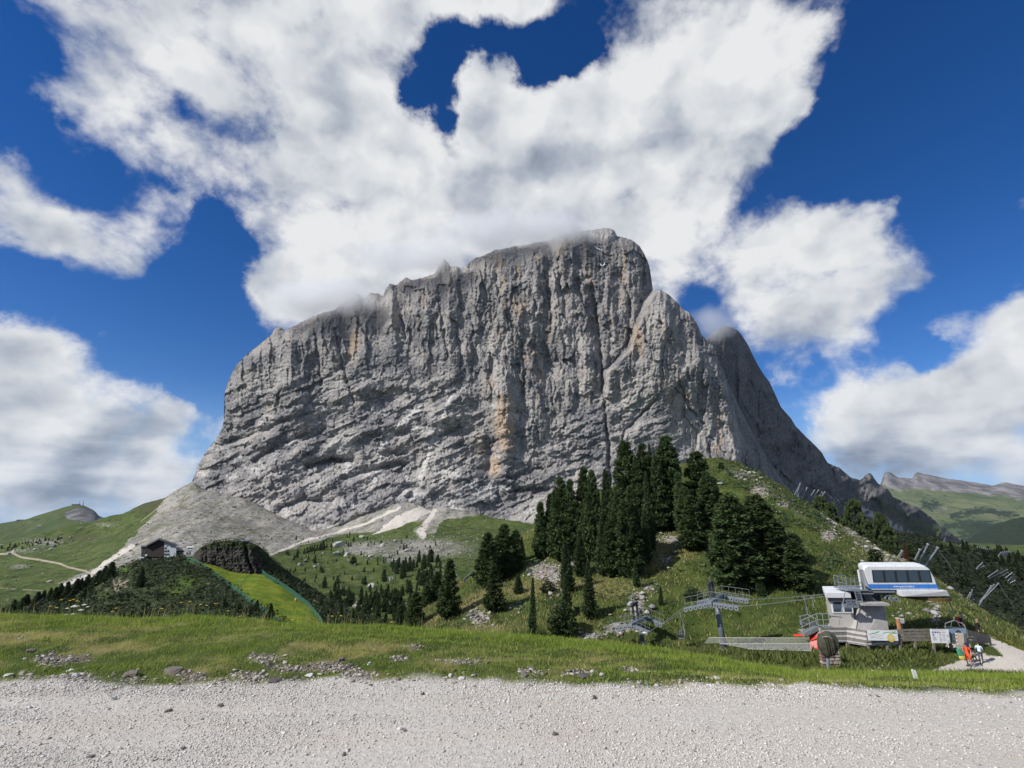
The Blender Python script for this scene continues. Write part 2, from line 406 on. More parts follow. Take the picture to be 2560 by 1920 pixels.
CRACK = [(1478, 690), (1490, 770), (1499, 850), (1503, 910), (1508, 980), (1517, 1070), (1523, 1140), (1526, 1260)]
CRACKS = [[(1555, 690), (1575, 760), (1572, 850), (1540, 900), (1505, 930)], [(1265, 780), (1300, 850), (1312, 920), (1308, 1000)], [(788, 838), (798, 900), (802, 962)], [(838, 822), (850, 890), (858, 925), (880, 985), (886, 1005)], [(890, 790), (905, 820), (918, 850)],
          [(1000, 790), (1012, 845)], [(1360, 680), (1375, 760), (1378, 830)], [(1395, 650), (1402, 740)], [(700, 980), (690, 1030)], [(1110, 830), (1122, 900)], [(1240, 690), (1250, 760)], [(1545, 1150), (1560, 1080), (1640, 1000)], [(1440, 700), (1462, 770)], [(1768, 1090), (1785, 1180)], [(1700, 960), (1722, 1020), (1760, 1060)]]
def main_depth(P, Q, t):
    base = np.interp(P, [440, 520, 700, 1300, 1850, 2450], [1075, 1035, 1005, 985, 990, 1010])
    h = np.clip((1320 - Q), -100, 800)
    slope = np.where(h < 150, h * 0.46, 150 * 0.46 + (h - 150) * 0.17)
    Y = base + slope
    # the top leans back
    d = sky_dist(P, Q, SKY_MAIN)
    Y += 60 * np.exp(-d / 20) * (.25 + .75 * sstep(P, 570, 640)) + 95 * np.exp(-np.maximum(P - 470, 0) / 80)
    # right pillar stands in front of the main wall
    L = np.interp(Q, [700, 726, 800, 870, 930, 1000, 1300], [1634, 1630, 1592, 1570, 1512, 1505, 1520])
    Y -= 48 * sstep(P - L, -4, 14) * sstep(Q, 1060, 900)
    Y -= 26 * np.exp(-((P - 1655) / 45)**2 - ((Q - 800) / 70)**2)
    # the lower dome right of the main crack
    Y -= 30 * np.exp(-((P - 1610) / 110)**2 - ((Q - 1080) / 120)**2)
    # corner where the wall turns into the shaded flank
    Rr = np.interp(Q, [700, 850, 900, 1000, 1080, 1180, 1300], [1800, 1778, 1800, 1822, 1830, 1846, 1856])
    Y += np.where(P > Rr, (P - Rr) * 2.0, 0)
    w_up = sstep(Q + 60 * fbm(P / 120, Q / 120, 2, 77) - np.interp(P, [500, 700, 1000, 1150, 1300, 1450, 1600, 1800], [960, 950, 880, 930, 1130, 1020, 960, 1250]), 70, -70)
    rel = rock_detail(P, Q, w_up, 100)
    smooth_zone = np.exp(-((P - 1640) / 150)**2 - ((Q - 1120) / 130)**2)
    smooth_zone = np.maximum(smooth_zone, .7 * np.exp(-((P - 1000) / 110)**2 - ((Q - 900) / 60)**2))
    rel *= 1 - 0.5 * smooth_zone
    # great ochre niche in the middle and buttress beside it
    Y -= 36 * np.exp(-((P - 1262) / 26)**2) * sstep(Q, 760, 1000) * sstep(Q, 1240, 1120)
    Y += 20 * np.exp(-((P - 1222) / 15)**2) * sstep(Q, 1080, 1130) * sstep(Q, 1200, 1150)
    Y += 15 * np.exp(-(line_dist(P + 9 * fbm(P / 26, Q / 26, 3, 2), Q, CRACK) / (4.5 + 2.5 * fbm(P / 40, Q / 40, 2, 6)))**2) * sstep(Q, 700, 760) + 17 * np.exp(-(line_dist(P + 8 * fbm(P / 22, Q / 22, 3, 15), Q, [(1474, 720), (1490, 790), (1499, 890)]) / 10)**2)
    for c in CRACKS:
        Y += 9 * np.exp(-(line_dist(P + 9 * fbm(P / 20, Q / 20, 3, 3), Q + 6 * fbm(P / 20, Q / 20, 2, 13), c) / 3.4)**2)
    # overhang band low on the left
    for ln, am in (([(770, 1165), (830, 1150), (880, 1152)], 26), ([(640, 1150), (700, 1110), (760, 1085)], 16), ([(860, 1195), (950, 1170), (1010, 1160)], 16), ([(560, 1110), (640, 1085), (720, 1050)], 13), ([(700, 1270), (760, 1250), (830, 1256)], 14), ([(1290, 1228), (1330, 1222), (1368, 1226)], 18), ([(990, 1240), (1020, 1215), (1060, 1225)], 16)):
        dd = line_dist(P, Q + 4 * fbm(P / 18, Q / 18, 2, 9), ln)
        Y += am * np.exp(-(dd / 7)**2)
    fade = np.clip(t * 9, 0, 1)
    return Y - rel * (0.35 + 0.65 * fade)
def back_depth(P, Q, t):
    base = np.interp(P, [1690, 1850, 2100, 2450], [1150, 1190, 1210, 1230])
    h = np.clip(1330 - Q, -100, 600)
    Y = base + h * 0.36
    d = line_dist(P, Q, SKY_BACK)
    Y += 40 * np.exp(-d / 16)
    Y += np.maximum(P - 1812, 0) * 1.75
    Y += 26 * np.exp(-((P - 1838 - (Q - 900) * .02) / 7)**2) * sstep(Q, 860, 930)
    w_up = sstep(Q, 1150, 950)
    rel = rock_detail(P, Q, w_up * .7 + .1, 300) * (0.9 + 1.3 * sstep(P, 1830, 1950))
    gl = line_dist(P, Q, [(2150, 1270), (2230, 1310), (2340, 1370)])
    return Y - rel * np.clip(1 - .8 * np.exp(-(gl / 16)**2), 0, 1)

# rock material: grey limestone, ochre patches, dark water streaks; the dark mask also paints shade of cracks and flank
def rock_material():
    m, nt, bs = mat('limestone')
    P = nt.pos()
    och, dark, pale, green = (nt.attr(a).outputs['Fac'] for a in ('ochre', 'dark', 'pale', 'green'))
    st_v = nt.v('MULTIPLY', P, (1.0, 1.0, 0.16))
    n1 = nt.noise(P, 0.014, 6, .6)
    n2 = nt.noise(st_v, 0.06, 5, .6)
    n3 = nt.noise(P, 0.16, 5, .62)
    n4 = nt.noise(P, 0.5, 3, .6)
    c = nt.mix(nt.sstep(n1, .38, .60), (.150, .149, .157), (.355, .335, .312))
    c = nt.mix(nt.m('MULTIPLY', nt.sstep(n2, .50, .68), .55), c, (.14, .14, .15))
    c = nt.mix(nt.m('MULTIPLY', nt.sstep(n3, .48, .66), .5), c, (.46, .44, .415))
    c = nt.mix(nt.m('MULTIPLY', nt.sstep(n3, .50, .34), .55), c, (.175, .17, .175))
    oc = nt.mix(nt.sstep(n4, .35, .65), (.34, .25, .175), (.48, .37, .27))
    of = nt.m('MULTIPLY', nt.sstep(nt.m('ADD', och, nt.m('ADD', nt.m('MULTIPLY', nt.m('SUBTRACT', n2, .5), 2.2), nt.m('MULTIPLY', nt.m('SUBTRACT', n3, .5), 1.1))), .30, .9), .88)
    c = nt.mix(of, c, oc)
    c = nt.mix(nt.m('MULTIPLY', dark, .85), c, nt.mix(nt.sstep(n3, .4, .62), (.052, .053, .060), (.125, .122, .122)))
    c = nt.mix(nt.sstep(nt.m('ADD', pale, nt.m('MULTIPLY', nt.m('SUBTRACT', n3, .5), 1.2)), .3, .95), c, (.60, .58, .55))
    c = nt.mix(nt.sstep(nt.m('ADD', green, nt.m('MULTIPLY', nt.m('SUBTRACT', n3, .5), 1.6)), .4, .7), c, (.075, .095, .04))
    h = nt.m('ADD', nt.m('MULTIPLY', n3, 5.0), nt.m('MULTIPLY', nt.noise(P, .38, 6, .68), 4.2))
    finish(nt, bs, c, .95, h, .6, 1.1, .1)
    return m
ROCK = rock_material()
def rock_attrs(P, Q):
    rag = 5 * fbm(P / 14, Q / 14, 3, 97)
    n = fbm(P / 50, Q / 90, 3, 55)
    up = sstep(Q, 1000, 760)
    streak = sstep(ridged(P / 34, Q / 300, 2, 58), .25, .8)
    och = 0.42 * up * streak + 0.20 * sstep(n, .0, .5) * up
    for (x, y, rx, ry, a) in [(1262, 1060, 42, 105, .95), (1235, 1160, 22, 40, .8), (1210, 1110, 40, 70, .5), (1300, 760, 30, 50, .75), (1330, 900, 60, 130, .45), (1240, 960, 60, 50, .5), (1245, 660, 20, 40, .7), (1360, 700, 22, 50, .55),
                              (1680, 960, 26, 70, .7), (1700, 1000, 30, 40, .6), (1590, 845, 22, 45, .8), (1662, 840, 10, 30, .8), (1800, 1090, 26, 80, .65), (885, 850, 24, 60, .75), (870, 770, 16, 50, .5), (985, 800, 22, 50, .6), (1075, 900, 30, 50, .45), (1440, 800, 60, 120, .35), (1535, 760, 28, 90, .5), (1470, 960, 30, 50, .4), (670, 1040, 20, 60, .5), (780, 930, 20, 50, .3), (1530, 640, 60, 40, .3), (1610, 690, 14, 40, .5), (1735, 800, 12, 26, .6), (1000, 1130, 60, 40, .2), (1390, 960, 26, 60, .35), (520, 1160, 40, 40, .15)]:
        och = np.maximum(och, a * np.exp(-((P - x) / rx)**2 - ((Q - y) / ry)**2))
    jx, jy = 8 * fbm(P / 24, Q / 24, 3, 2), 6 * fbm(P / 24, Q / 24, 2, 13)
    dark = 0.42 * np.exp(-(line_dist(P + jx, Q, CRACK) / 3.2)**2) * (.5 + .5 * sstep(fbm(P / 30, Q / 46, 2, 19), -.3, .3))  # cracks darkened as well, the shade of the grooves put into the colour
    dark = np.maximum(dark, .4 * np.exp(-(line_dist(P + jx, Q, [(1474, 720), (1490, 790), (1500, 890)]) / 8)**2))
    for c in CRACKS:
        dark = np.maximum(dark, .3 * np.exp(-(line_dist(P + jx, Q + jy, c) / 3)**2))
    dark = np.maximum(dark, .34 * sstep(Q, 980, 760) * sstep(fbm(P / 60, Q / 160, 3, 88), -.35, .25))
    # seeping black streaks middle right, and darker bands under the ledges
    for (x, y, rx, ry, a) in [(1400, 1010, 40, 50, .45), (1650, 1000, 14, 60, .4), (1560, 820, 14, 60, .4), (820, 1150, 60, 8, .6), (1330, 1232, 40, 6, .5), (1340, 1190, 60, 40, .3), (1000, 1215, 40, 20, .5)]:
        dark = np.maximum(dark, a * np.exp(-((P - x) / rx)**2 - ((Q - y) / ry)**2))
    pale = 0.30 * sstep(Q, 880, 1120) * sstep(1500 - P, 0, 300) + .38 * sstep(fbm(P / 70, Q / 50, 3, 66), .0, .5)
    for (x, y, rx, ry, a) in [(1030, 1010, 70, 40, .5), (1150, 1030, 60, 60, .45), (940, 1190, 70, 20, .45), (1100, 1190, 70, 60, .4), (900, 1040, 60, 30, .4), (1560, 1180, 60, 40, .35), (1530, 590, 26, 18, .6), (1480, 1150, 90, 60, .25), (1640, 1060, 100, 60, .25), (1060, 860, 50, 30, .3)]:
        pale = np.maximum(pale, a * np.exp(-((P - x) / rx)**2 - ((Q - y) / ry)**2))
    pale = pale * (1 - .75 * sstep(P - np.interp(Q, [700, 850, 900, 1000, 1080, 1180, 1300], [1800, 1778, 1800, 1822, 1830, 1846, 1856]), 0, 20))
    dark = np.maximum(dark, .6 * sstep(P - np.interp(Q, [700, 850, 900, 1000, 1080, 1180, 1300], [1800, 1778, 1800, 1822, 1830, 1846, 1856]), 5, 30))  # right flank: its shade painted in as darker rock
    # gullies of fresh debris
    for ln in [[(1130, 990), (1090, 1080), (1060, 1170), (1030, 1250)], [(940, 1130), (1000, 1060), (1060, 1010)], [(930, 1230), (940, 1180), (950, 1140)], [(1210, 1180), (1150, 1230), (1120, 1265)]]:
        pale = np.maximum(pale, .75 * np.exp(-(line_dist(P + 6 * fbm(P / 30, Q / 30, 2, 4), Q, ln) / 9)**2))
    return och, dark, pale

V, F, P_, Q_ = massif_grid(440, 2000, 900, 400, SKY_MAIN, BASE_MAIN, main_depth, 3)
och, dark, pale = rock_attrs(P_, Q_)
green = .55 * np.exp(-((P_ - 1200) / 60)**2 - ((Q_ - 1290) / 26)**2)
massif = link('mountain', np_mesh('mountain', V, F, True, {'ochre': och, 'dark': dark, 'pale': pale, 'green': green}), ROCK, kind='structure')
V, F, P_, Q_ = massif_grid(1690, 2450, 340, 165, SKY_BACK, [(1690, 1360), (2450, 1440)], back_depth, 9, 2.0)
n_ = fbm(P_ / 60, Q_ / 60, 3, 12)
gl = line_dist(P_, Q_, [(2130, 1262), (2190, 1292), (2280, 1335), (2380, 1395)])
pale = .8 * np.exp(-(gl / 13)**2) * sstep(ridged(P_ / 14, Q_ / 14, 2, 8), -.3, .5) + .5 * np.exp(-((P_ - 2090) / 26)**2 - ((Q_ - 1255) / 18)**2)
green = .62 * np.exp(-(line_dist(P_, Q_, [(2200, 1262), (2260, 1290), (2330, 1330)]) / 26)**2) + .4 * sstep(Q_, 1280, 1340)
dark = .80 + .2 * sstep(n_, -.1, .3)  # shade of the whole rear peak put into its rock colour
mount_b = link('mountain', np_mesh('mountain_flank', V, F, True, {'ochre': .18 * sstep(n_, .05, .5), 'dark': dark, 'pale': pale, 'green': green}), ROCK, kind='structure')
# ------------------------------------------------------------------ green slopes, knolls, near ground
def terrain(name, cols, rows, counts, amp=None, sm=4, seed=0, noise_scale=None, closed=True):
    """rows: list of dicts, each giving py or z and Y at some columns; returns V,F,P,Q,(nr,nc)"""
    RY, RZ = [], []
    for r in rows:
        Y = curve_cols(r['Y'], cols, sm) if isinstance(r['Y'], list) else np.full(len(cols), float(r['Y']))
        if 'z' in r:
            z = curve_cols(r['z'], cols, sm) if isinstance(r['z'], list) else np.full(len(cols), float(r['z']))
        else:
            z = zat(curve_cols(r['py'], cols, r.get('sm', sm)), Y)
        RY.append(Y); RZ.append(z)
    Y, Z = loft(list(zip(RY, RZ)), counts)
    X = xat(np.repeat(cols[None], Y.shape[0], 0), Y, Z)
    if amp is not None:
        Z = Z + amp(X, Y, Z)
    P, Q = pix_of(X, Y, Z)
    return np.stack([X, Y, Z], -1).reshape(-1, 3), grid_faces(*Y.shape), P, Q, Y.shape

# ---- valley, screes and the green slopes under the walls
def valley_amp(X, Y, Z):
    k = sstep(Y, 120, 400)
    return (5.0 * fbm(X / 70, Y / 110, 4, 201) + 1.6 * fbm(X / 14, Y / 20, 3, 207) + .8 * ridged(X / 9, Y / 13, 2, 209)) * k
vc = np.linspace(-620, 2720, 640)
V, F, VP, VQ, sh = terrain('valley', vc, [
    dict(Y=110, z=-62), dict(Y=210, z=-64),
    dict(Y=330, py=[(-620, 1600), (0, 1545), (300, 1540), (700, 1522), (1100, 1520), (1400, 1540), (2000, 1620), (2720, 1700)]),
    dict(Y=480, py=[(-620, 1560), (0, 1482), (130, 1466), (300, 1440), (500, 1425), (700, 1428), (900, 1430), (1100, 1425), (1400, 1440), (2000, 1520), (2720, 1560)]),
    dict(Y=690, py=[(-620, 1520), (0, 1432), (130, 1420), (225, 1405), (330, 1370), (450, 1330), (600, 1352), (750, 1372), (900, 1368), (1100, 1356), (1400, 1370), (2000, 1420), (2400, 1440), (2720, 1470)]),
    dict(Y=[(-620, 800), (0, 830), (300, 880), (484, 905), (1000, 890), (1500, 880), (2000, 950), (2720, 1000)],
         py=[(-620, 1475), (0, 1392), (130, 1372), (240, 1350), (330, 1316), (420, 1282), (500, 1272), (603, 1300), (720, 1332), (860, 1338), (960, 1318), (1060, 1310), (1200, 1322), (1400, 1335), (1800, 1350), (2300, 1390), (2720, 1420)]),
    dict(Y=[(-620, 880), (0, 900), (300, 950), (484, 1000), (700, 985), (1000, 965), (1500, 950), (1850, 970), (2000, 1100), (2720, 1300)], sm=2,
         py=[(-620, 1430), (-200, 1392), (0, 1366), (36, 1357), (60, 1348), (96, 1336), (120, 1331), (145, 1325), (193, 1311), (241, 1301), (272, 1289), (309, 1284), (362, 1258), (410, 1246), (434, 1229), (470, 1212), (484, 1203), (500, 1218), (513, 1226), (603, 1247), (657, 1268), (712, 1298), (784, 1328), (856, 1316), (892, 1296), (960, 1270), (1001, 1256), (1040, 1260), (1075, 1275), (1110, 1268), (1145, 1277), (1200, 1290), (1330, 1310), (1600, 1310), (1900, 1330), (2200, 1352), (2400, 1396), (2720, 1420)]),
    dict(Y=[(-620, 1010), (484, 1150), (2720, 1500)], z=[(-620, -210), (0, -140), (300, -60), (470, -10), (520, -60), (2720, -120)]),
    dict(Y=1900, z=-330)],
    [14, 24, 60, 70, 80, 70, 8, 6], valley_amp, 5, 2)
# what covers what: scree, paths, boulder field, bare road
def valley_masks(P, Q):
    nz = fbm(P / 40, Q / 16, 4, 31)
    a = math.radians(33)
    A, B = P * math.cos(a) - Q * math.sin(a), P * math.sin(a) + Q * math.cos(a)
    fall = .55 * ridged(A / 150, B / 12, 3, 37) + .6 * fbm(P / 26, Q / 12, 4, 39) + .1                       # streaks down the fall line (towards lower left)
    Pw, Qw = P + 8 * fbm(P / 30, Q / 20, 2, 3), Q + 5 * fbm(P / 30, Q / 20, 2, 8)
    scr = in_poly(Pw, Qw, [(425, 1225), (484, 1190), (520, 1215), (620, 1240), (720, 1290), (790, 1320), (870, 1300), (1000, 1240), (1060, 1240), (1200, 1262), (1190, 1290), (1110, 1300), (1090, 1330), (1045, 1345), (1035, 1325), (1062, 1305), (1000, 1300), (930, 1330), (860, 1335), (760, 1362), (676, 1388), (640, 1400), (420, 1420), (310, 1420), (250, 1440), (180, 1455), (140, 1460), (200, 1435), (262, 1412), (330, 1345), (390, 1280)]).astype(float)
    grass_in = sstep(fall, .12, .6) * sstep(P, 500, 560) * sstep(P, 900, 700) * .95 + sstep(fall, .1, .5) * sstep(P, 1060, 1120) * .8
    for (x, y, rx, ry) in [(575, 1312, 26, 22), (600, 1340, 50, 26), (720, 1345, 18, 8), (880, 1322, 40, 7), (1130, 1300, 40, 18), (640, 1300, 20, 24), (540, 1345, 30, 20)]:
        grass_in = np.maximum(grass_in, .85 * np.exp(-((P - x) / rx)**2 - ((Q - y) / ry)**2))
    blot = sstep(fbm(P / 34, Q / 14, 4, 91), -.15, .3)
    scr = np.clip(scr - np.clip(grass_in * (.35 + .65 * blot) * .62 + .22 * nz, 0, .7), 0, 1)
    edge = np.exp(-(line_dist(Pw, Qw, [(660, 1396), (760, 1352), (860, 1326), (930, 1302), (1000, 1268)]) / 5)**2)
    tongue = np.exp(-(line_dist(Pw, Qw, [(330, 1365), (290, 1390), (262, 1410), (225, 1440), (160, 1462)]) / 7)**2)
    chute = np.exp(-(line_dist(Pw, Qw, [(1088, 1278), (1070, 1300), (1050, 1330), (1060, 1340)]) / 9)**2)
    fan = in_poly(Pw, Qw, [(1050, 1262), (1075, 1278), (1040, 1300), (990, 1322), (930, 1336), (980, 1300)]).astype(float)
    pale = np.clip(np.maximum.reduce([edge * .8, tongue, chute, fan * .95, .45 * np.exp(-((P - 1000) / 60)**2 - ((Q - 1280) / 16)**2)]), 0, 1)
    road = np.exp(-(line_dist(P, Q, [(-80, 1388), (26, 1384), (34, 1374), (30, 1382), (52, 1393), (100, 1400), (150, 1409), (170, 1418), (215, 1428), (235, 1440)]) / 2.6)**2)
    road = np.maximum(road, .6 * np.exp(-(line_dist(P, Q, [(-80, 1464), (0, 1470), (60, 1474), (110, 1477)]) / 2.0)**2))
    road = np.maximum(road, .55 * np.exp(-(line_dist(P, Q, [(350, 1305), (380, 1282), (420, 1250)]) / 2.5)**2))
    field = np.exp(-((P - 1060) / 150)**2 - ((Q - 1370) / 30)**2) + .9 * np.exp(-((P - 900) / 50)**2 - ((Q - 1372) / 16)**2) + .7 * np.exp(-((P - 1000) / 40)**2 - ((Q - 1405) / 12)**2) + .8 * np.exp(-((P - 1090) / 40)**2 - ((Q - 1450) / 30)**2) + .5 * np.exp(-((P - 940) / 160)**2 - ((Q - 1515) / 22)**2) + .8 * np.exp(-((P - 110) / 70)**2 - ((Q - 1355) / 14)**2) + .7 * np.exp(-((P - 270) / 50)**2 - ((Q - 1312) / 9)**2) + .9 * np.exp(-((P - 45) / 30)**2 - ((Q - 1416) / 9)**2) + .6 * np.exp(-((P - 50) / 60)**2 - ((Q - 1378) / 10)**2)
    heath = .9 * np.exp(-((P - 380) / 60)**2 - ((Q - 1262) / 18)**2) + .7 * np.exp(-((P - 200) / 60)**2 - ((Q - 1345) / 8)**2)
    streak = np.clip(.5 + .55 * ridged(A / 170 + .15 * nz, B / 7, 3, 43) * .8 + .5 * fbm(A / 60, B / 14, 3, 45), 0, 1)
    return scr, pale, np.clip(field, 0, 1), road, np.clip(heath, 0, 1), streak
scr, pale, field, road, heath, streak = valley_masks(VP, VQ)
def valley_material():
    m, nt, bs = mat('alpine_meadow')
    P = nt.pos()
    scr, pale, field, road, heath = (nt.attr(a).outputs['Fac'] for a in ('scree', 'pale', 'field', 'road', 'heath'))
    n1 = nt.noise(P, .02, 6, .6); n2 = nt.noise(P, .12, 5, .62); n3 = nt.noise(P, .55, 4, .7)
    g = nt.mix(nt.sstep(n1, .35, .65), (.044, .074, .016), (.080, .114, .028))
    g = nt.mix(nt.m('MULTIPLY', nt.sstep(n2, .50, .64), .7), g, (.125, .128, .058))
    g = nt.mix(nt.m('MULTIPLY', nt.sstep(n2, .48, .34), .75), g, (.026, .038, .014))
    g = nt.mix(nt.m('MULTIPLY', nt.sstep(n3, .54, .70), .6), g, (.19, .18, .14))
    g = nt.mix(heath, g, nt.mix(nt.sstep(n2, .4, .6), (.085, .070, .048), (.07, .08, .035)))
    st = nt.mix(nt.sstep(n3, .34, .66), (.135, .132, .128), (.34, .325, .30))
    st = nt.mix(nt.m('MULTIPLY', nt.sstep(n1, .45, .62), .5), st, (.24, .22, .185))
    sk = nt.attr('streak').outputs['Fac']
    st = nt.mix(nt.m('MULTIPLY', nt.sstep(sk, .55, .95), .75), st, (.38, .355, .315))
    st = nt.mix(nt.m('MULTIPLY', nt.sstep(sk, .45, .1), .6), st, nt.mix(nt.sstep(n2, .42, .6), (.085, .09, .055), (.17, .165, .155)))
    st = nt.mix(nt.m('MULTIPLY', nt.sstep(nt.m('ADD', n2, nt.m('MULTIPLY', n1, .6)), .76, .94), .7), st, (.095, .108, .05))
    c = nt.mix(nt.sstep(nt.m('ADD', scr, nt.m('MULTIPLY', nt.m('SUBTRACT', n2, .5), 1.5)), .32, .62), g, st)
    c = nt.mix(nt.sstep(nt.m('ADD', field, nt.m('MULTIPLY', nt.m('SUBTRACT', n3, .5), 2.6)), .55, .8), c, st)
    c = nt.mix(nt.sstep(nt.m('ADD', pale, nt.m('MULTIPLY', nt.m('SUBTRACT', n2, .5), .6)), .4, .75), c, (.52, .485, .43))
    c = nt.mix(nt.sstep(road, .3, .7), c, (.38, .33, .25))
    finish(nt, bs, c, .95, nt.m('ADD', nt.m('MULTIPLY', n3, 1.2), nt.m('MULTIPLY', n2, 2.5)), .8, 1.0, .1)
    return m
MEADOW = valley_material()
valley = link('valley_slopes', np_mesh('valley_slopes', V, F, True, dict(scree=scr, pale=pale, field=field, road=road, heath=heath, streak=streak)), MEADOW, kind='structure')
VAL = (V, F, VP, VQ, sh)

# ---- far hill with the masts, far ranges on the right, forested valley side
def hill_material(name, cols, rock=(.25, .24, .235), sc=.004):
    m, nt, bs = mat(name)
    P = nt.pos()
    n1 = nt.noise(P, sc, 6, .6); n2 = nt.noise(P, sc * 6, 5, .62)
    ro, fo = nt.attr('rock').outputs['Fac'], nt.attr('forest').outputs['Fac']
    c = nt.mix(nt.sstep(n1, .38, .62), cols[0], cols[1])
    c = nt.mix(nt.m('MULTIPLY', nt.sstep(n2, .5, .7), .4), c, cols[2])
    rk = nt.mix(nt.sstep(n2, .35, .65), tuple(x * .6 for x in rock), tuple(x * 1.35 for x in rock))
    c = nt.mix(nt.sstep(nt.m('ADD', ro, nt.m('MULTIPLY', nt.m('SUBTRACT', n2, .5), 1.4)), .35, .65), c, rk)
    c = nt.mix(nt.sstep(nt.m('ADD', fo, nt.m('MULTIPLY', nt.m('SUBTRACT', nt.noise(P, sc * 14, 5, .7), .5), 3.2)), .38, .5), c, (.022, .034, .018))
    finish(nt, bs, c, .95, n2, .7, .06 / sc, .1)
    return m
HILL = hill_material('far_pasture', ((.040, .066, .024), (.070, .092, .034), (.10, .10, .055)), (.13, .13, .135))
RANGE = hill_material('far_range', ((.055, .085, .036), (.11, .125, .06), (.14, .14, .09)), (.165, .155, .155), .0012)
hc = np.linspace(-500, 520, 300)
V, F, P_, Q_, _ = terrain('hill', hc, [dict(Y=1150, py=[(-500, 1500), (0, 1420), (250, 1370), (520, 1380)]), dict(Y=1500, py=[(-500, 1440), (0, 1372), (70, 1362), (145, 1328), (250, 1322), (520, 1360)]),
    dict(Y=1900, py=[(-500, 1372), (-200, 1330), (0, 1309), (39, 1302), (65, 1299), (90, 1290), (116, 1282), (149, 1272), (165, 1267), (183, 1263), (200, 1262), (212, 1265), (227, 1272), (236, 1277), (241, 1282), (246, 1291), (255, 1294), (265, 1297), (300, 1315), (400, 1345), (520, 1380)]),
    dict(Y=2150, z=[(-500, -400), (200, -120), (520, -400)]), dict(Y=3000, z=-500)], [30, 70, 8, 5],
    lambda X, Y, Z: (7 * fbm(X / 120, Y / 160, 4, 401) + 6 * ridged(X / 40, Y / 60, 3, 405) * np.exp(-((X + 1720) / 110)**2)) * sstep(2050 - Y, 0, 500) * .8, 2)
rk = .95 * in_poly(P_, Q_ + 3 * fbm(P_ / 9, Q_ / 9, 2, 5), [(160, 1284), (190, 1270), (225, 1270), (248, 1292), (262, 1299), (215, 1306), (195, 1300), (168, 1298)]).astype(float)
rk = np.maximum(rk, .5 * np.exp(-(line_dist(P_, Q_, [(62, 1302), (90, 1311), (145, 1325)]) / 1.8)**2))
hill = link('pasture_hill', np_mesh('pasture_hill', V, F, True, dict(rock=rk, forest=.5 * np.exp(-((P_ - 85) / 26)**2 - ((Q_ - 1300) / 3.5)**2))), HILL, kind='structure')
fc = np.linspace(2130, 3150, 300)
V, F, P_, Q_, _ = terrain('range', fc, [dict(Y=3300, py=[(2130, 1480), (3150, 1560)]), dict(Y=4300, py=[(2130, 1370), (2300, 1330), (2560, 1300), (3150, 1330)]), dict(Y=5200, py=[(2130, 1290), (2250, 1262), (2400, 1250), (2560, 1250), (3150, 1280)]),
    dict(Y=6000, sm=0, py=[(2130, 1300), (2196, 1222), (2204, 1211), (2208, 1196), (2212, 1186), (2220, 1184), (2228, 1187), (2238, 1194), (2246, 1199), (2262, 1199), (2281, 1203), (2287, 1192), (2292, 1186), (2312, 1190), (2335, 1195), (2380, 1203), (2430, 1211), (2480, 1221), (2497, 1216), (2515, 1212), (2535, 1217), (2560, 1221), (2700, 1230), (3150, 1250)]),
    dict(Y=7000, z=-900)], [40, 60, 70, 5],
    lambda X, Y, Z: (60 * fbm(X / 600, Y / 700, 4, 501) + 45 * ridged((X + .5 * Y) / 260, Y / 900, 4, 505)) * sstep(Y, 3300, 4500) * sstep(6100 - Y, -50, 900) + 16 * fbm(X / 80, Y * 0, 3, 509) * sstep(Y, 5500, 6000), 3)
crest = np.interp(P_, [2205, 2246, 2300, 2430, 2560, 3150], [1190, 1205, 1200, 1214, 1225, 1250])
rk = .95 * sstep(Q_ - crest, 38, 4) + .5 * np.exp(-((P_ - 2350) / 60)**2 - ((Q_ - 1275) / 14)**2)
fo = .8 * np.exp(-((P_ - 2325) / 30)**2 - ((Q_ - 1262) / 16)**2) + .75 * np.exp(-(line_dist(P_, Q_, [(2380, 1290), (2460, 1275), (2540, 1290)]) / 9)**2) + 1.1 * sstep(Q_, 1298, 1330) * sstep(P_, 2330, 2480) + .6 * np.exp(-(line_dist(P_, Q_, [(2340, 1320), (2420, 1305), (2500, 1320)]) / 10)**2)
rng_ = link('mountain_range', np_mesh('mountain_range', V, F, True, dict(rock=rk, forest=np.clip(fo, 0, 1.2))), RANGE, kind='structure')
fc = np.linspace(2240, 3100, 160)
V, F, P_, Q_, _ = terrain('ridge', fc, [dict(Y=1500, py=[(2240, 1500), (3100, 1560)]), dict(Y=2000, py=[(2240, 1440), (2420, 1400), (2600, 1380), (3100, 1400)]),
    dict(Y=2600, py=[(2240, 1420), (2400, 1365), (2440, 1342), (2490, 1318), (2540, 1305), (2600, 1300), (3100, 1310)]), dict(Y=3100, z=-700)], [30, 50, 6],
    lambda X, Y, Z: 25 * fbm(X / 220, Y / 220, 5, 601) + 6 * fbm(X / 24, Y / 24, 2, 607), 3)
link('forest_ridge', np_mesh('forest_ridge', V, F, True, dict(rock=P_ * 0, forest=P_ * 0 + 1)), RANGE, kind='structure')
# plain that carries everything to the horizon
m_, nt_, bs_ = mat('distant_land')
finish(nt_, bs_, nt_.mix(nt_.sstep(nt_.noise(nt_.pos(), .0008, 5), .4, .6), (.045, .07, .03), (.09, .10, .05)))
a = np.linspace(0, 2 * np.pi, 97)[:-1]; rr = np.array([90, 400, 1500, 4000, 8000, 11500.])
V = np.stack([np.outer(rr, np.cos(a)), np.outer(rr, np.sin(a)), np.repeat(np.array([-75, -150, -420, -520, -540, -480.])[:, None], 96, 1)], -1)
i = np.arange(6 * 96).reshape(6, 96); j = np.roll(i, -1, 1)
link('lowland', np_mesh('lowland', V.reshape(-1, 3), np.stack([i[:-1], j[:-1], j[1:], i[1:]], -1).reshape(-1, 4), True), m_, kind='structure')

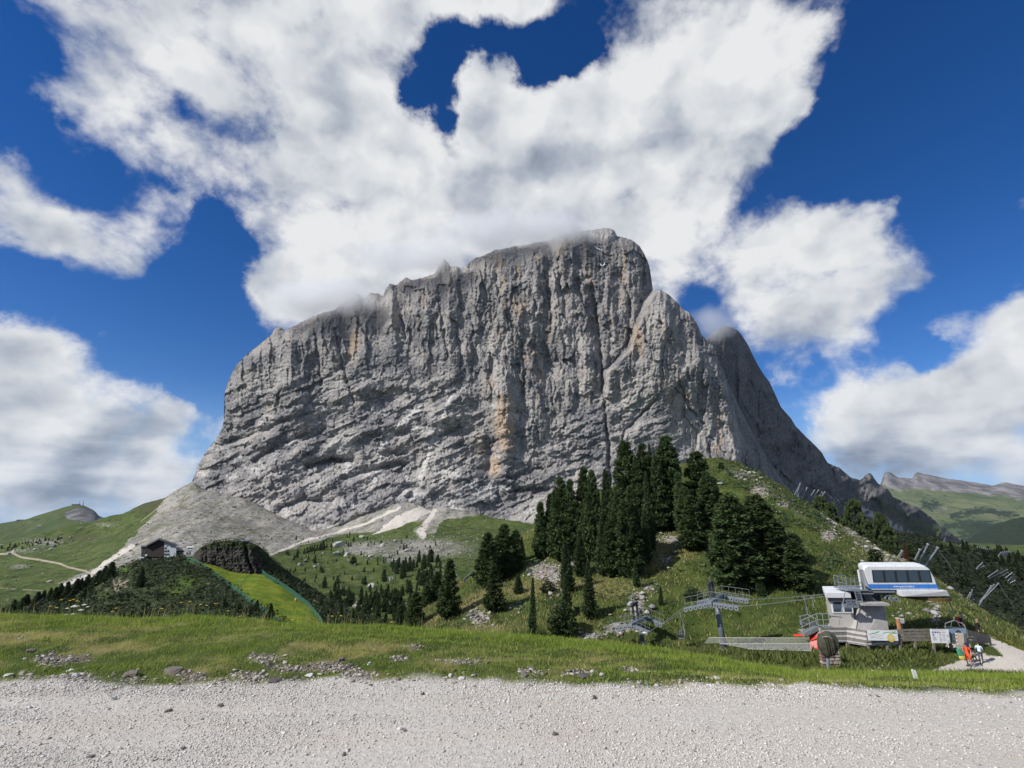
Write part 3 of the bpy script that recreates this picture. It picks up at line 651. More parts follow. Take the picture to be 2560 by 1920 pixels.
# ---- left knoll with dwarf pines, the mown ski run and the hut
kc = np.linspace(-420, 1120, 400)
V, F, KP, KQ, ksh = terrain('knoll', kc, [
    dict(Y=70, z=[(-420, -30), (300, -34), (700, -40), (1120, -60)]),
    dict(Y=110, py=[(-420, 1660), (0, 1640), (300, 1615), (600, 1592), (760, 1590), (900, 1640), (1120, 1760)]),
    dict(Y=150, py=[(-420, 1610), (0, 1575), (100, 1548), (250, 1510), (400, 1495), (560, 1490), (640, 1500), (700, 1515), (780, 1530), (830, 1555), (900, 1580), (1120, 1680)]),
    dict(Y=185, py=[(-420, 1585), (0, 1548), (100, 1520), (200, 1490), (280, 1452), (340, 1432), (420, 1420), (500, 1425), (580, 1450), (640, 1455), (700, 1468), (770, 1500), (850, 1535), (950, 1568), (1120, 1640)]),
    dict(Y=215, py=[(-420, 1575), (0, 1530), (60, 1512), (110, 1497), (160, 1480), (220, 1455), (280, 1430), (330, 1412), (360, 1404), (400, 1400), (440, 1394), (500, 1394), (540, 1405), (600, 1424), (650, 1428), (700, 1440), (740, 1462), (790, 1490), (850, 1518), (920, 1545), (1000, 1570), (1120, 1610)]),
    dict(Y=235, z=[(-420, -64), (0, -53), (300, -30), (360, -26), (500, -24.5), (640, -32), (900, -54), (1120, -66)]),
    dict(Y=330, z=-72)], [10, 30, 50, 50, 12, 10],
    lambda X, Y, Z: .5 * fbm(X / 12, Y / 12, 4, 701), 5)
PISTE = [(440, 1390), (475, 1388), (500, 1396), (520, 1408), (570, 1426), (600, 1430), (640, 1424), (662, 1440), (720, 1474), (772, 1514), (800, 1542), (826, 1575), (760, 1600), (720, 1566), (690, 1545), (610, 1490), (540, 1442), (475, 1404)]
ins = in_poly(KP, KQ, PISTE).astype(float)
bare = .9 * np.exp(-((KP - 290) / 46)**2 - ((KQ - 1462) / 26)**2) * sstep(fbm(KP / 14, KQ / 14, 3, 4), -.3, .2) + .6 * np.exp(-((KP - 525) / 20)**2 - ((KQ - 1458) / 8)**2) + .8 * np.exp(-((KP - 650) / 30)**2 - ((KQ - 1556) / 8)**2)
bright = .9 * np.exp(-((KP - 470) / 36)**2 - ((KQ - 1455) / 14)**2) + .8 * np.exp(-((KP - 440) / 26)**2 - ((KQ - 1480) / 12)**2) + .9 * np.exp(-((KP - 310) / 40)**2 - ((KQ - 1424) / 7)**2) + .6 * np.exp(-((KP - 260) / 20)**2 - ((KQ - 1490) / 12)**2)
track = np.exp(-(line_dist(KP, KQ, [(636, 1432), (620, 1442), (604, 1458), (601, 1474)]) / 1.6)**2)
yel = ins * (.5 + .5 * fbm(KP / 24, KQ / 13, 3, 6))
m_, nt_, bs_ = mat('knoll_turf')
P = nt_.pos()
ip, ba, br, tr = (nt_.attr(a).outputs['Fac'] for a in ('piste', 'bare', 'bright', 'track'))
n1 = nt_.noise(P, .12, 5, .6); n2 = nt_.noise(P, .7, 5, .65)
c = nt_.mix(nt_.sstep(n1, .38, .62), (.028, .038, .016), (.045, .06, .024))
c = nt_.mix(br, c, (.075, .125, .022))
c = nt_.mix(nt_.sstep(nt_.m('ADD', ba, nt_.m('MULTIPLY', nt_.m('SUBTRACT', n2, .5), 1.2)), .4, .7), c, (.24, .205, .155))
pc = nt_.mix(nt_.sstep(nt_.m('ADD', n1, nt_.m('MULTIPLY', n2, .5)), .6, .92), (.085, .15, .016), (.195, .22, .022))
pc = nt_.mix(nt_.m('MULTIPLY', nt_.sstep(n2, .48, .36), .55), pc, (.05, .085, .016))
pc = nt_.mix(nt_.m('MULTIPLY', tr, .8), pc, (.05, .085, .02))
c = nt_.mix(ip, c, pc)
finish(nt_, bs_, c, .95, n2, .6, .5, .1)
knoll = link('knoll', np_mesh('knoll', V, F, True, dict(piste=ins, bare=bare, bright=np.clip(bright, 0, 1), track=track)), m_, kind='structure')
KNO = (V, F, KP, KQ, ksh)

# ---- dark slope that falls away behind the right-hand ridge
sc_c = np.linspace(2020, 3160, 320)
V, F, SP, SQ, ssh = terrain('slope', sc_c, [
    dict(Y=58, z=[(2020, -20), (2480, -24), (2700, -30), (3160, -40)]),
    dict(Y=95, py=[(2020, 1520), (2200, 1530), (2350, 1545), (2480, 1570), (2620, 1610), (3160, 1720)]),
    dict(Y=140, py=[(2020, 1420), (2200, 1420), (2300, 1440), (2420, 1465), (2560, 1500), (3160, 1600)]),
    dict(Y=200, py=[(2020, 1340), (2150, 1335), (2250, 1352), (2346, 1368), (2420, 1388), (2480, 1402), (2560, 1424), (3160, 1520)]),
    dict(Y=245, py=[(2020, 1310), (2100, 1312), (2180, 1325), (2260, 1340), (2346, 1353), (2395, 1362), (2412, 1366), (2477, 1381), (2542, 1394), (2620, 1412), (3160, 1490)]),
    dict(Y=275, z=[(2020, -18), (2346, -30), (2600, -46), (3160, -80)]), dict(Y=420, z=-95)], [14, 44, 44, 20, 5, 5],
    lambda X, Y, Z: .9 * fbm(X / 16, Y / 16, 4, 801), 4)
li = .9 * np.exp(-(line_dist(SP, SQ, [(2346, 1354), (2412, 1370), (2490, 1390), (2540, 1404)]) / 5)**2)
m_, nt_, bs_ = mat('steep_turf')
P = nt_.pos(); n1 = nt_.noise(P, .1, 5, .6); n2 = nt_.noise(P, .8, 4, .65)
c = nt_.mix(nt_.sstep(n1, .35, .65), (.014, .020, .010), (.028, .036, .017))  # cloud shade over this slope put into the turf colour
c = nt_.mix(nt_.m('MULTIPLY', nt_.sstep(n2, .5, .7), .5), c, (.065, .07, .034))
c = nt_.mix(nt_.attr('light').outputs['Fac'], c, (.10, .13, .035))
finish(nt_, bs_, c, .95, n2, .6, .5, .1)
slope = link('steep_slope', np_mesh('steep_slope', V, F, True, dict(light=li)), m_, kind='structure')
SLO = (V, F, SP, SQ, ssh)

# ---- near ground: gravel road, grass bank, slope with the lift, wooded ridge
RIDGE = [(700, 1700, 60), (860, 1640, 68), (940, 1600, 72), (1000, 1575, 75), (1040, 1555, 78), (1060, 1518, 80), (1100, 1500, 82), (1150, 1462, 85), (1184, 1432, 87), (1240, 1392, 90), (1296, 1351, 93), (1342, 1322, 96), (1400, 1282, 99), (1500, 1232, 103), (1600, 1192, 107), (1700, 1166, 110), (1760, 1160, 112), (1800, 1158, 112), (1850, 1168, 110), (1900, 1188, 107), (1960, 1222, 103), (2000, 1255, 100), (2060, 1292, 96), (2130, 1332, 92), (2200, 1378, 87), (2300, 1428, 79), (2400, 1490, 69), (2480, 1545, 60), (2560, 1590, 52), (2700, 1640, 44), (3200, 1760, 34)]
rpy, rY = [(a, b) for a, b, c in RIDGE], [(a, c) for a, b, c in RIDGE]
gc = np.linspace(-700, 3200, 720)
def lerp_nodes(A, B, f, bulge=0.0):
    xs = sorted(set([a for a, _ in A] + [b for b, _ in B]))
    return [(x, float(np.interp(x, *zip(*A)) * (1 - f) + np.interp(x, *zip(*B)) * f + bulge)) for x in xs]
R3 = [(-700, 2100), (700, 1900), (900, 1760), (1000, 1690), (1100, 1650), (1300, 1622), (1500, 1612), (1650, 1614), (1800, 1612), (1900, 1612), (1980, 1606), (2060, 1602), (2130, 1596), (2200, 1584), (2300, 1566), (2400, 1566), (2480, 1590), (2560, 1626), (2700, 1700), (3200, 1800)]
R4 = [(-700, 2100), (700, 1860), (900, 1690), (1000, 1625), (1100, 1580), (1200, 1552), (1400, 1535), (1600, 1512), (1800, 1496), (2000, 1482), (2100, 1492), (2200, 1500), (2300, 1510), (2400, 1532), (2480, 1570), (2560, 1610), (2700, 1670), (3200, 1780)]
y4 = [(-700, 56), (2300, 58), (2400, 55), (2480, 51), (2560, 46), (2700, 41), (3200, 32)]
y3 = [(-700, 46), (1300, 46), (1420, 51), (1700, 52.5), (1850, 51), (1960, 46), (2300, 46), (2480, 45), (2560, 42), (2700, 38), (3200, 30)]
def ground_amp(X, Y, Z):
    near = sstep(Y, 4.2, 5.6)
    return near * (.045 * fbm(X / .8, Y / .6, 3, 901) + .03 * fbm(X / .25, Y / .25, 2, 905)) * sstep(30 - Y, 0, 10) + .012 * fbm(X / .9, Y / .5, 3, 908) * (1 - near) + sstep(Y, 10, 40) * (.35 * fbm(X / 7, Y / 7, 4, 910) + .5 * fbm(X / 18, Y / 18, 2, 915)) + sstep(Y, 50, 75) * .8 * ridged(X / 9, Y / 9, 3, 920) * .6
GR = [dict(Y=.6, z=0), dict(Y=2.4, z=0), dict(Y=4.3, z=0),
    dict(Y=[(-700, 5.1), (1100, 5.15), (2560, 4.8), (3200, 4.7)], z=[(-700, 0.02), (1280, 0.0), (3200, -.02)]),
    dict(Y=[(-700, 6.3), (1000, 6.2), (2000, 5.5), (3200, 5.2)], z=[(-700, .06), (700, .02), (1280, -.06), (2000, -.15), (3200, -.13)]),
    dict(Y=[(-700, 7.8), (0, 7.8), (1000, 7.5), (1500, 7.1), (2000, 6.3), (2560, 5.9), (3200, 5.7)], py=[(-700, 1520), (0, 1541), (380, 1553), (480, 1546), (560, 1548), (700, 1564), (1000, 1574), (1250, 1590), (1500, 1612), (1750, 1650), (2000, 1696), (2560, 1708), (3200, 1716)]),
    dict(Y=[(-700, 9.4), (1000, 9), (2000, 8.3), (3200, 8)], py=[(-700, 1550), (0, 1572), (700, 1590), (1000, 1602), (1500, 1634), (1750, 1664), (2000, 1702), (2560, 1714), (3200, 1720)]),
    dict(Y=15, py=[(-700, 1700), (0, 1690), (700, 1690), (1000, 1690), (1500, 1692), (2000, 1709), (2400, 1714), (3200, 1725)]),
    dict(Y=27, py=[(-700, 2000), (700, 1900), (1000, 1770), (1500, 1706), (1800, 1690), (2000, 1694), (2300, 1700), (2560, 1700), (3200, 1740)]),
    dict(Y=37, py=[(-700, 2100), (700, 1920), (1000, 1750), (1300, 1680), (1500, 1662), (1800, 1654), (2000, 1655), (2100, 1662), (2200, 1660), (2300, 1656), (2400, 1668), (2560, 1672), (3200, 1760)]),
    dict(Y=y3, py=R3), dict(Y=y4, py=R4),
    dict(Y=lerp_nodes(y4, rY, .5), py=lerp_nodes(R4, rpy, .5, -4)),
    dict(Y=rY, py=rpy, sm=2),
    dict(Y=[(a, c + 9) for a, b, c in RIDGE], z=[(a, float(zat(b, c)) - (1.2 if 1700 < a < 1900 else 4.5)) for a, b, c in RIDGE]),
    dict(Y=[(a, c + 45) for a, b, c in RIDGE], z=[(a, min(-30, float(zat(b, c)) - 45)) for a, b, c in RIDGE])]
V, F, GP, GQ, gsh = terrain('ground', gc, GR, [8, 14, 14, 24, 22, 16, 10, 12, 22, 26, 30, 40, 40, 10, 6], ground_amp, 5)
GX, GY = V[:, 0].reshape(gsh), V[:, 1].reshape(gsh)
# gravel where cars drive: ragged edge towards the bank; footpaths by the lift
edgeY = np.interp(GP, [-700, 0, 600, 1100, 1250, 1700, 2560, 3200], [4.95, 4.93, 5.0, 5.12, 4.98, 4.9, 4.8, 4.75])
rag = .16 * fbm(GX / .5, GY / .3, 3, 41) + .10 * fbm(GX / 1.6, GX * 0, 2, 44)
gravel = sstep(edgeY + rag - GY, -.10, .12)
patch = np.zeros_like(gravel)
for (x, y, rx, ry, a) in [(150, 1650, 90, 16, .9), (180, 1690, 60, 14, .9), (60, 1690, 40, 16, .5), (480, 1690, 60, 14, .8), (330, 1700, 60, 10, .7), (660, 1645, 60, 14, .75), (720, 1670, 70, 14, .9), (830, 1668, 70, 14, .9), (620, 1690, 60, 14, .8), (900, 1690, 60, 12, .8), (1000, 1645, 26, 10, .7), (1160, 1655, 70, 9, .7), (1120, 1690, 50, 12, .5), (1330, 1680, 60, 10, .6), (1450, 1685, 60, 12, .6), (1600, 1675, 60, 9, .5), (60, 1590, 80, 10, .35), (1040, 1620, 40, 10, .5), (1750, 1700, 120, 7, .4)]:
    patch = np.maximum(patch, a * np.exp(-((GP - x) / rx)**2 - ((GQ - y) / ry)**2))
patch = np.where(GY < 10, np.clip(patch + .5 * fbm(GX / .35, GY / .25, 3, 47) * (patch > .12), 0, 1), 0)
wob = 3 * fbm(GP / 16, GQ / 8, 2, 49)
path = in_poly(GP, GQ + wob * .6, [(2290, 1592), (2380, 1588), (2440, 1592), (2474, 1592), (2500, 1604), (2560, 1628), (2720, 1690), (2720, 1720), (2560, 1686), (2450, 1676), (2425, 1674), (2380, 1686), (2310, 1696), (2300, 1690), (2340, 1672), (2400, 1652), (2420, 1640), (2395, 1622), (2350, 1614), (2280, 1604)]) & ~in_poly(GP, GQ + wob * .4, [(2420, 1600), (2460, 1606), (2490, 1622), (2512, 1642), (2460, 1636), (2430, 1626)])
path = path.astype(float) * (GY > 20)
path = np.maximum(path, np.exp(-(line_dist(GP, GQ, [(2275, 1602), (2330, 1610), (2400, 1622)]) / 3)**2) * (GY > 20))
trail = np.exp(-(line_dist(GP, GQ, [(2040, 1285), (2110, 1322), (2180, 1366), (2230, 1388), (2300, 1420), (2380, 1472), (2440, 1510)]) / 9)**2) * (GY > 60)
trail = np.maximum(trail, np.exp(-(line_dist(GP, GQ, [(1815, 1172), (1850, 1186), (1900, 1216), (1960, 1250), (2010, 1290)]) / 9)**2) * (GY > 70))
pathmask = np.maximum(path, .12 * trail)
rock = np.zeros_like(gravel)
for (x, y, rx, ry, a) in [(1350, 1425, 30, 26, .9), (1380, 1440, 30, 40, .8), (1440, 1405, 24, 18, .9), (1362, 1345, 14, 26, .7), (1195, 1545, 24, 22, .9), (1590, 1510, 24, 34, 1.0), (1545, 1570, 36, 16, 1.0), (1480, 1590, 40, 10, .8), (1620, 1470, 20, 20, .6), (1680, 1350, 30, 16, .7), (1660, 1400, 40, 22, .5), (1290, 1520, 26, 14, .5), (2070, 1338, 22, 18, .9), (2100, 1300, 30, 14, .8), (2140, 1330, 26, 14, .8), (2180, 1372, 40, 14, .6), (1900, 1228, 30, 22, .8), (1860, 1190, 30, 12, .7), (1960, 1262, 30, 12, .6), (2240, 1400, 50, 14, .6), (2340, 1545, 14, 26, .8), (2260, 1540, 50, 10, .3), (1400, 1520, 30, 14, .4), (1250, 1440, 16, 16, .4), (1770, 1210, 30, 10, .5)]:
    rock = np.maximum(rock, a * np.exp(-((GP - x) / rx)**2 - ((GQ - y) / ry)**2))
rock *= (GY > 38)
dry = np.clip(.5 + .9 * fbm(GX / 9, GY / 9, 4, 51), 0, 1)
dry = np.where(GY > 38, dry * np.interp(GP, [1000, 1500, 1700, 2000, 2300, 2560], [1.0, .9, .5, .35, .35, .2]) + .5 * np.exp(-((GP - 1640) / 90)**2 - ((GQ - 1390) / 60)**2) + .4 * np.exp(-((GP - 2200) / 90)**2 - ((GQ - 1400) / 24)**2), np.clip(.42 + .8 * fbm(GX / 1.1, GY / .7, 3, 53), 0, 1) * sstep(22 - GY, 0, 8))
dry = np.clip(dry + np.where(GY < 10, .45 * np.exp(-((GP - 100) / 220)**2 - ((GQ - 1592) / 20)**2) + .3 * np.exp(-((GP - 760) / 160)**2 - ((GQ - 1620) / 20)**2), 0), 0, 1)
flower = in_poly(GP, GQ, [(2430, 1570), (2560, 1606), (2560, 1640), (2480, 1606), (2440, 1590)]).astype(float) * (GY > 20)
m_, nt_, bs_ = mat('turf_and_gravel')
P = nt_.pos()
ga, pa, pt, ro, dr, fl = (nt_.attr(a).outputs['Fac'] for a in ('gravel', 'patch', 'path', 'rock', 'dry', 'flower'))
n1 = nt_.noise(P, .35, 5, .6); n2 = nt_.noise(P, 2.2, 5, .65); n3 = nt_.noise(P, 22., 4, .7); n4 = nt_.noise(P, 70., 3, .6)
g = nt_.mix(nt_.sstep(n1, .36, .64), (.036, .055, .014), (.070, .095, .022))
g = nt_.mix(nt_.sstep(nt_.m('ADD', dr, nt_.m('MULTIPLY', nt_.m('SUBTRACT', n2, .5), 1.8)), .4, .9), g, nt_.mix(n1, (.155, .142, .050), (.21, .18, .085)))
g = nt_.mix(nt_.m('MULTIPLY', nt_.sstep(n2, .46, .32), .6), g, (.024, .034, .012))
g = nt_.mix(nt_.m('MULTIPLY', fl, nt_.sstep(n2, .5, .62)), g, (.30, .25, .02))
st = nt_.mix(nt_.sstep(n2, .34, .66), (.13, .125, .12), (.36, .34, .31))
st = nt_.mix(nt_.m('MULTIPLY', nt_.sstep(n1, .45, .6), .4), st, (.30, .22, .16))
c = nt_.mix(nt_.sstep(nt_.m('ADD', ro, nt_.m('MULTIPLY', nt_.m('SUBTRACT', n2, .5), 1.5)), .42, .6), g, st)
soil = nt_.mix(nt_.sstep(n3, .35, .65), (.075, .058, .042), (.19, .165, .135))
c = nt_.mix(nt_.sstep(nt_.m('ADD', pa, nt_.m('MULTIPLY', nt_.m('SUBTRACT', n3, .5), 1.0)), .35, .6), c, soil)
ruts = nt_.noise(nt_.v('MULTIPLY', P, (.22, 1.0, 1.0)), 2.4, 4, .6)
gv = nt_.mix(nt_.sstep(nt_.m('ADD', n3, nt_.m('MULTIPLY', n1, .4)), .55, .9), (.42, .395, .355), (.54, .52, .485))
gv = nt_.mix(nt_.m('MULTIPLY', nt_.sstep(ruts, .48, .66), .5), gv, (.46, .41, .34))
gv = nt_.mix(nt_.m('MULTIPLY', nt_.sstep(n4, .52, .66), .5), gv, (.55, .53, .50))
gv = nt_.mix(nt_.m('MULTIPLY', nt_.sstep(n1, .5, .64), .35), gv, (.38, .33, .26))
c = nt_.mix(pt, c, nt_.mix(.5, gv, (.55, .50, .43)))
c = nt_.mix(ga, c, gv)
finish(nt_, bs_, c, .95, nt_.m('ADD', nt_.m('MULTIPLY', n3, .4), nt_.m('MULTIPLY', n4, .15)), .7, .05, .1)
GROUND = m_
gat = dict(gravel=gravel, patch=patch, path=pathmask, rock=rock, dry=dry, flower=flower)
fm = gravel.reshape(-1)[F].mean(1) > .5
ground = link('ground', np_mesh('ground', V, F[~fm], True, gat), m_, kind='structure')
rv = np.concatenate([V, [[-9, -14, 0], [9, -14, 0], [9, .6, 0], [-9, .6, 0], [-60, -14, -.3], [-60, .6, -.3], [60, -14, -.3], [60, .6, -.3]]])
n0 = len(V)
rf = np.concatenate([F[fm], [[n0, n0 + 1, n0 + 2, n0 + 3], [n0 + 4, n0, n0 + 3, n0 + 5], [n0 + 1, n0 + 6, n0 + 7, n0 + 2]]])
road_o = link('road', np_mesh('road', rv, rf, True, {k: np.concatenate([np.ravel(v), np.ones(8) if k == 'gravel' else np.zeros(8)]) for k, v in gat.items()}), m_, kind='structure')
GRO = (V, F, GP, GQ, gsh)
# ------------------------------------------------------------------ finding the ground
def bvh(V, F):
    return BVHTree.FromPolygons([tuple(v) for v in V.tolist()], F.tolist())
B_GRO = bvh(GRO[0], GRO[1]); B_KNO = bvh(KNO[0], KNO[1]); B_VAL = bvh(VAL[0], VAL[1]); B_SLO = bvh(SLO[0], SLO[1])
EYE_V = Vector((0, 0, EYE))
def hit(px, py, tree=None):
    d = Vector(pix_dir(px, py))
    best = None
    for t in ([tree] if tree else [B_GRO, B_KNO, B_SLO, B_VAL]):
        h = t.ray_cast(EYE_V, d, 4000)
        if h[0] is not None and (best is None or h[3] < best[3]):
            best = h
    return best[0] if best else None
def drop(x, y, tree=B_GRO, z=400.0):
    h = tree.ray_cast(Vector((x, y, z)), Vector((0, 0, -1)))
    return h[0].z if h[0] is not None else None
def on_ground(px, Y, tree=B_GRO):
    """point of the ground straight under/over the pixel column px at depth Y"""
    z = -5.0
    for _ in range(6):
        x = float(xat(px, Y, z)); zz_ = drop(x, Y, tree)
        if zz_ is None: break
        z = zz_
    return Vector((float(xat(px, Y, z)), Y, z))

def sample(V, F, wv, n, rng=RNG):
    q = V[F]
    a = np.linalg.norm(np.cross(q[:, 2] - q[:, 0], q[:, 3] - q[:, 1]), axis=1) * .5
    wf = a * wv.reshape(-1)[F].mean(1)
    idx = rng.choice(len(F), n, p=wf / wf.sum())
    u, v = rng.random((2, n))
    wts = np.stack([(1 - u) * (1 - v), u * (1 - v), u * v, (1 - u) * v], -1)
    return np.einsum('nk,nkd->nd', wts, q[idx]), idx, wts
def at_sample(attr, F, idx, wts):
    return (attr.reshape(-1)[F[idx]] * wts).sum(1)

# ------------------------------------------------------------------ leaves, blades, stones
def leaf_material(name, c0, c1, c2=None, rough=.75, trans=.25):
    m, nt, bs = mat(name)
    t = nt.attr('tint').outputs['Fac']
    oi = nt.n('ShaderNodeObjectInfo').outputs['Random']
    c = nt.mix(t, c0, c1)
    if c2:
        c = nt.mix(nt.attr('dry').outputs['Fac'], c, c2)
    c = nt.n('ShaderNodeHueSaturation', ins={'Hue': nt.lin(oi, 0, 1, .485, .51), 'Value': nt.lin(oi, 0, 1, .78, 1.18), 'Color': c}).outputs[0]
    nt.t.links.new(c, bs.inputs['Base Color'])
    bs.inputs['Roughness'].default_value = rough
    bs.inputs['Specular IOR Level'].default_value = .25
    if trans:
        tr = nt.n('ShaderNodeBsdfTranslucent', c)
        mx = nt.n('ShaderNodeMixShader', trans, bs.outputs[0], tr.outputs[0])
        nt.t.links.new(mx.outputs[0], m.node_tree.nodes['Material Output'].inputs['Surface'])
    return m
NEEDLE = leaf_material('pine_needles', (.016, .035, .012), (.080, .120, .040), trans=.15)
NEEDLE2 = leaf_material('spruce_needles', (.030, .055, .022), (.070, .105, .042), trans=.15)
DEADN = leaf_material('dead_needles', (.10, .045, .022), (.17, .085, .045), trans=.1)
SHRUB = leaf_material('dwarf_pine', (.020, .034, .013), (.052, .072, .028), trans=.1)
BLADE = leaf_material('grass_blades', (.10, .185, .014), (.30, .42, .050), (.55, .49, .20), trans=.42)
RBLADE = leaf_material('ridge_blades', (.042, .064, .014), (.125, .155, .036), (.36, .30, .145), trans=.3)
BARK = simple('bark', (.09, .07, .055), .9, var=.3, scale=3, bump=.4)
def blades(name, pts, hgt, wid, dry, mat_, lean=.45, tris=1, rng=RNG, **pr):
    n = len(pts)
    ang = rng.uniform(0, 2 * np.pi, n)
    la = rng.uniform(0, 2 * np.pi, n); lm = rng.uniform(.05, lean, n) * hgt
    dx, dy = np.cos(ang) * wid * .5, np.sin(ang) * wid * .5
    a = pts - np.stack([dx, dy, np.full(n, .01)], -1); b = pts + np.stack([dx, dy, np.full(n, -.01)], -1)
    tip = pts + np.stack([np.cos(la) * lm, np.sin(la) * lm, hgt], -1)
    tint = np.clip(rng.normal(.45, .25, n), 0, 1)
    if tris == 1:
        Vb = np.stack([a, b, tip], 1).reshape(-1, 3); Fb = np.arange(3 * n).reshape(n, 3); k = 3
        me = np_mesh(name, Vb, Fb, False, dict(tint=np.repeat(tint, 3), dry=np.repeat(dry, 3)))
    else:
        mid = (pts + tip) * .5 + np.stack([np.cos(la) * -.18 * lm, np.sin(la) * -.18 * lm, hgt * .06], -1)
        c = mid - np.stack([dx, dy, dx * 0], -1) * .75; d = mid + np.stack([dx, dy, dx * 0], -1) * .75
        Vb = np.stack([a, b, c, d, tip], 1).reshape(-1, 3); i = np.arange(n)[:, None] * 5
        Fb = np.concatenate([i + np.array([[0, 1, 3]]), i + np.array([[0, 3, 2]]), i + np.array([[2, 3, 4]])], 1).reshape(-1, 3)
        me = np_mesh(name, Vb, Fb, False, dict(tint=np.repeat(tint, 5), dry=np.repeat(dry, 5)))
    return link(name, me, mat_, **pr)
_ph = (1 + 5**.5) / 2
ICO_V = np.array([(-1, _ph, 0), (1, _ph, 0), (-1, -_ph, 0), (1, -_ph, 0), (0, -1, _ph), (0, 1, _ph), (0, -1, -_ph), (0, 1, -_ph), (_ph, 0, -1), (_ph, 0, 1), (-_ph, 0, -1), (-_ph, 0, 1)]) / math.hypot(1, _ph)
ICO_F = np.array([(0, 11, 5), (0, 5, 1), (0, 1, 7), (0, 7, 10), (0, 10, 11), (1, 5, 9), (5, 11, 4), (11, 10, 2), (10, 7, 6), (7, 1, 8), (3, 9, 4), (3, 4, 2), (3, 2, 6), (3, 6, 8), (3, 8, 9), (4, 9, 5), (2, 4, 11), (6, 2, 10), (8, 6, 7), (9, 8, 1)])
OCT_V = np.array([(1, 0, 0), (0, 1, 0), (-1, 0, 0), (0, -1, 0), (0, 0, 1), (0, 0, -1.)])
OCT_F = np.array([(0, 1, 4), (1, 2, 4), (2, 3, 4), (3, 0, 4), (1, 0, 5), (2, 1, 5), (3, 2, 5), (0, 3, 5)])
def stones(name, pts, size, mat_, flat=.6, base=(OCT_V, OCT_F), sink=.1, jit=.35, rng=RNG, **pr):
    bv, bf = base
    n, k = len(pts), len(bv)
    v = bv[None] * (1 + rng.uniform(-jit, jit, (n, k, 1)))
    sx = rng.uniform(.7, 1.35, (n, 1, 3)); sx[:, :, 2] = rng.uniform(.6, 1.1, (n, 1)) * flat
    v = v * sx
    a = rng.uniform(0, 2 * np.pi, n); tl = rng.normal(0, .3, n)
    ca, sa = np.cos(a)[:, None], np.sin(a)[:, None]
    cb, sb = np.cos(tl)[:, None], np.sin(tl)[:, None]
    x, y, z = v[..., 0], v[..., 1], v[..., 2]
    x, z = x * cb - z * sb, x * sb + z * cb
    x, y = x * ca - y * sa, x * sa + y * ca
    v = np.stack([x, y, z], -1) * size[:, None, None] * .5 + pts[:, None, :]
    v[..., 2] += (size * flat * .5 * (1 - sink * 2))[:, None] * .6
    f = bf[None] + (np.arange(n) * k)[:, None, None]
    me = np_mesh(name, v.reshape(-1, 3), f.reshape(-1, 3), False, dict(tint=np.repeat(rng.random(n), k)))
    return link(name, me, mat_, **pr)
def stone_material(name, c0, c1, c2, nsc=30):
    m, nt, bs = mat(name)
    t = nt.attr('tint').outputs['Fac']
    n = nt.noise(nt.obj(), nsc, 4, .6)
    c = nt.mix(nt.sstep(t, .05, .75), c0, c1)
    c = nt.mix(nt.sstep(t, .90, .97), c, c2)
    c = nt.mix(nt.m('MULTIPLY', nt.sstep(n, .5, .7), .35), c, tuple(x * .65 for x in c0))
    finish(nt, bs, c, .9, n, .4, .3 / nsc, .2)
    return m
GRAVEL = stone_material('gravel_stone', (.47, .44, .395), (.64, .62, .585), (.24, .22, .20), 40)
RUBBLE = stone_material('rubble_stone', (.15, .13, .11), (.42, .39, .35), (.10, .09, .08), 30)
BOULDER = stone_material('boulder_stone', (.20, .195, .19), (.36, .345, .325), (.13, .125, .12), .8)
DARKST = stone_material('brown_stone', (.085, .075, .068), (.16, .14, .125), (.07, .06, .055), 14)
WHITEST = stone_material('white_stone', (.48, .465, .44), (.60, .59, .57), (.35, .33, .30), 14)

# gravel on the road
inf = ((GP > -170) & (GP < 2730)).astype(float)
wv = gravel * inf * (GY > 2.0) * (1 + 0.4 * sstep(GY, 4.5, 4.95))
lane = .35 + 1.3 * sstep(fbm(GX / 2.2, GY / .5, 3, 67), -.25, .25)
p, i_, w_ = sample(V, F, wv * lane * (GY < 12) / np.maximum(GY, 1)**.4, 110000)
size = np.clip(RNG.lognormal(math.log(.0082), .42, len(p)), .004, .028)
size *= np.where(p[:, 1] > 4.65, 1.1, 1.0)
stones('gravel', p, size, GRAVEL, .62, kind='stuff')
wv = np.clip(patch * 1.1 - .3, 0, 1) * inf * (GY < 9) + 0.04 * np.exp(-((GY - edgeY - rag) / .2)**2) * inf
p, i_, w_ = sample(V, F, wv, 3400)
stones('rubble', p, np.clip(RNG.lognormal(math.log(.016), .55, len(p)), .005, .06), RUBBLE, .5, base=(ICO_V, ICO_F), kind='stuff')
p, i_, w_ = sample(V, F, pathmask * (GY > 20) * inf * (GY < 60), 3500)
stones('path_gravel', p, np.clip(RNG.lognormal(math.log(.045), .5, len(p)), .02, .16), GRAVEL, .6, kind='stuff')

# grass on the bank
tall = np.clip(np.interp(GP, [-700, 0, 700, 1000, 1600, 2000, 3200], [7.0, 7.0, 7.0, 6.7, 6.3, 5.6, 5.3]), 0, 99)
crest = sstep(GY - tall, -.5, .5) * (GY < 12)
near_w = (1 - gravel) * np.clip(1 - patch * .95, 0, 1) * inf * (GY < 9.4)
tuft = np.clip(.75 + 1.1 * fbm(GX / .45, GY / .3, 3, 61), .12, 2)
p, i_, w_ = sample(V, F, near_w * tuft, 265000)
cr_ = at_sample(crest, F, i_, w_); dr_ = at_sample(dry, F, i_, w_)
tu_ = at_sample(tuft, F, i_, w_)
h = (.014 + .020 * RNG.random(len(p))) * (1 + .4 * np.clip(tu_ - .6, 0, 1)) * (1 + .8 * cr_ * RNG.random(len(p))**.8)
dd = np.clip(dr_ * .8 + RNG.normal(0, .24, len(p)), 0, 1) * (1 - .55 * cr_)
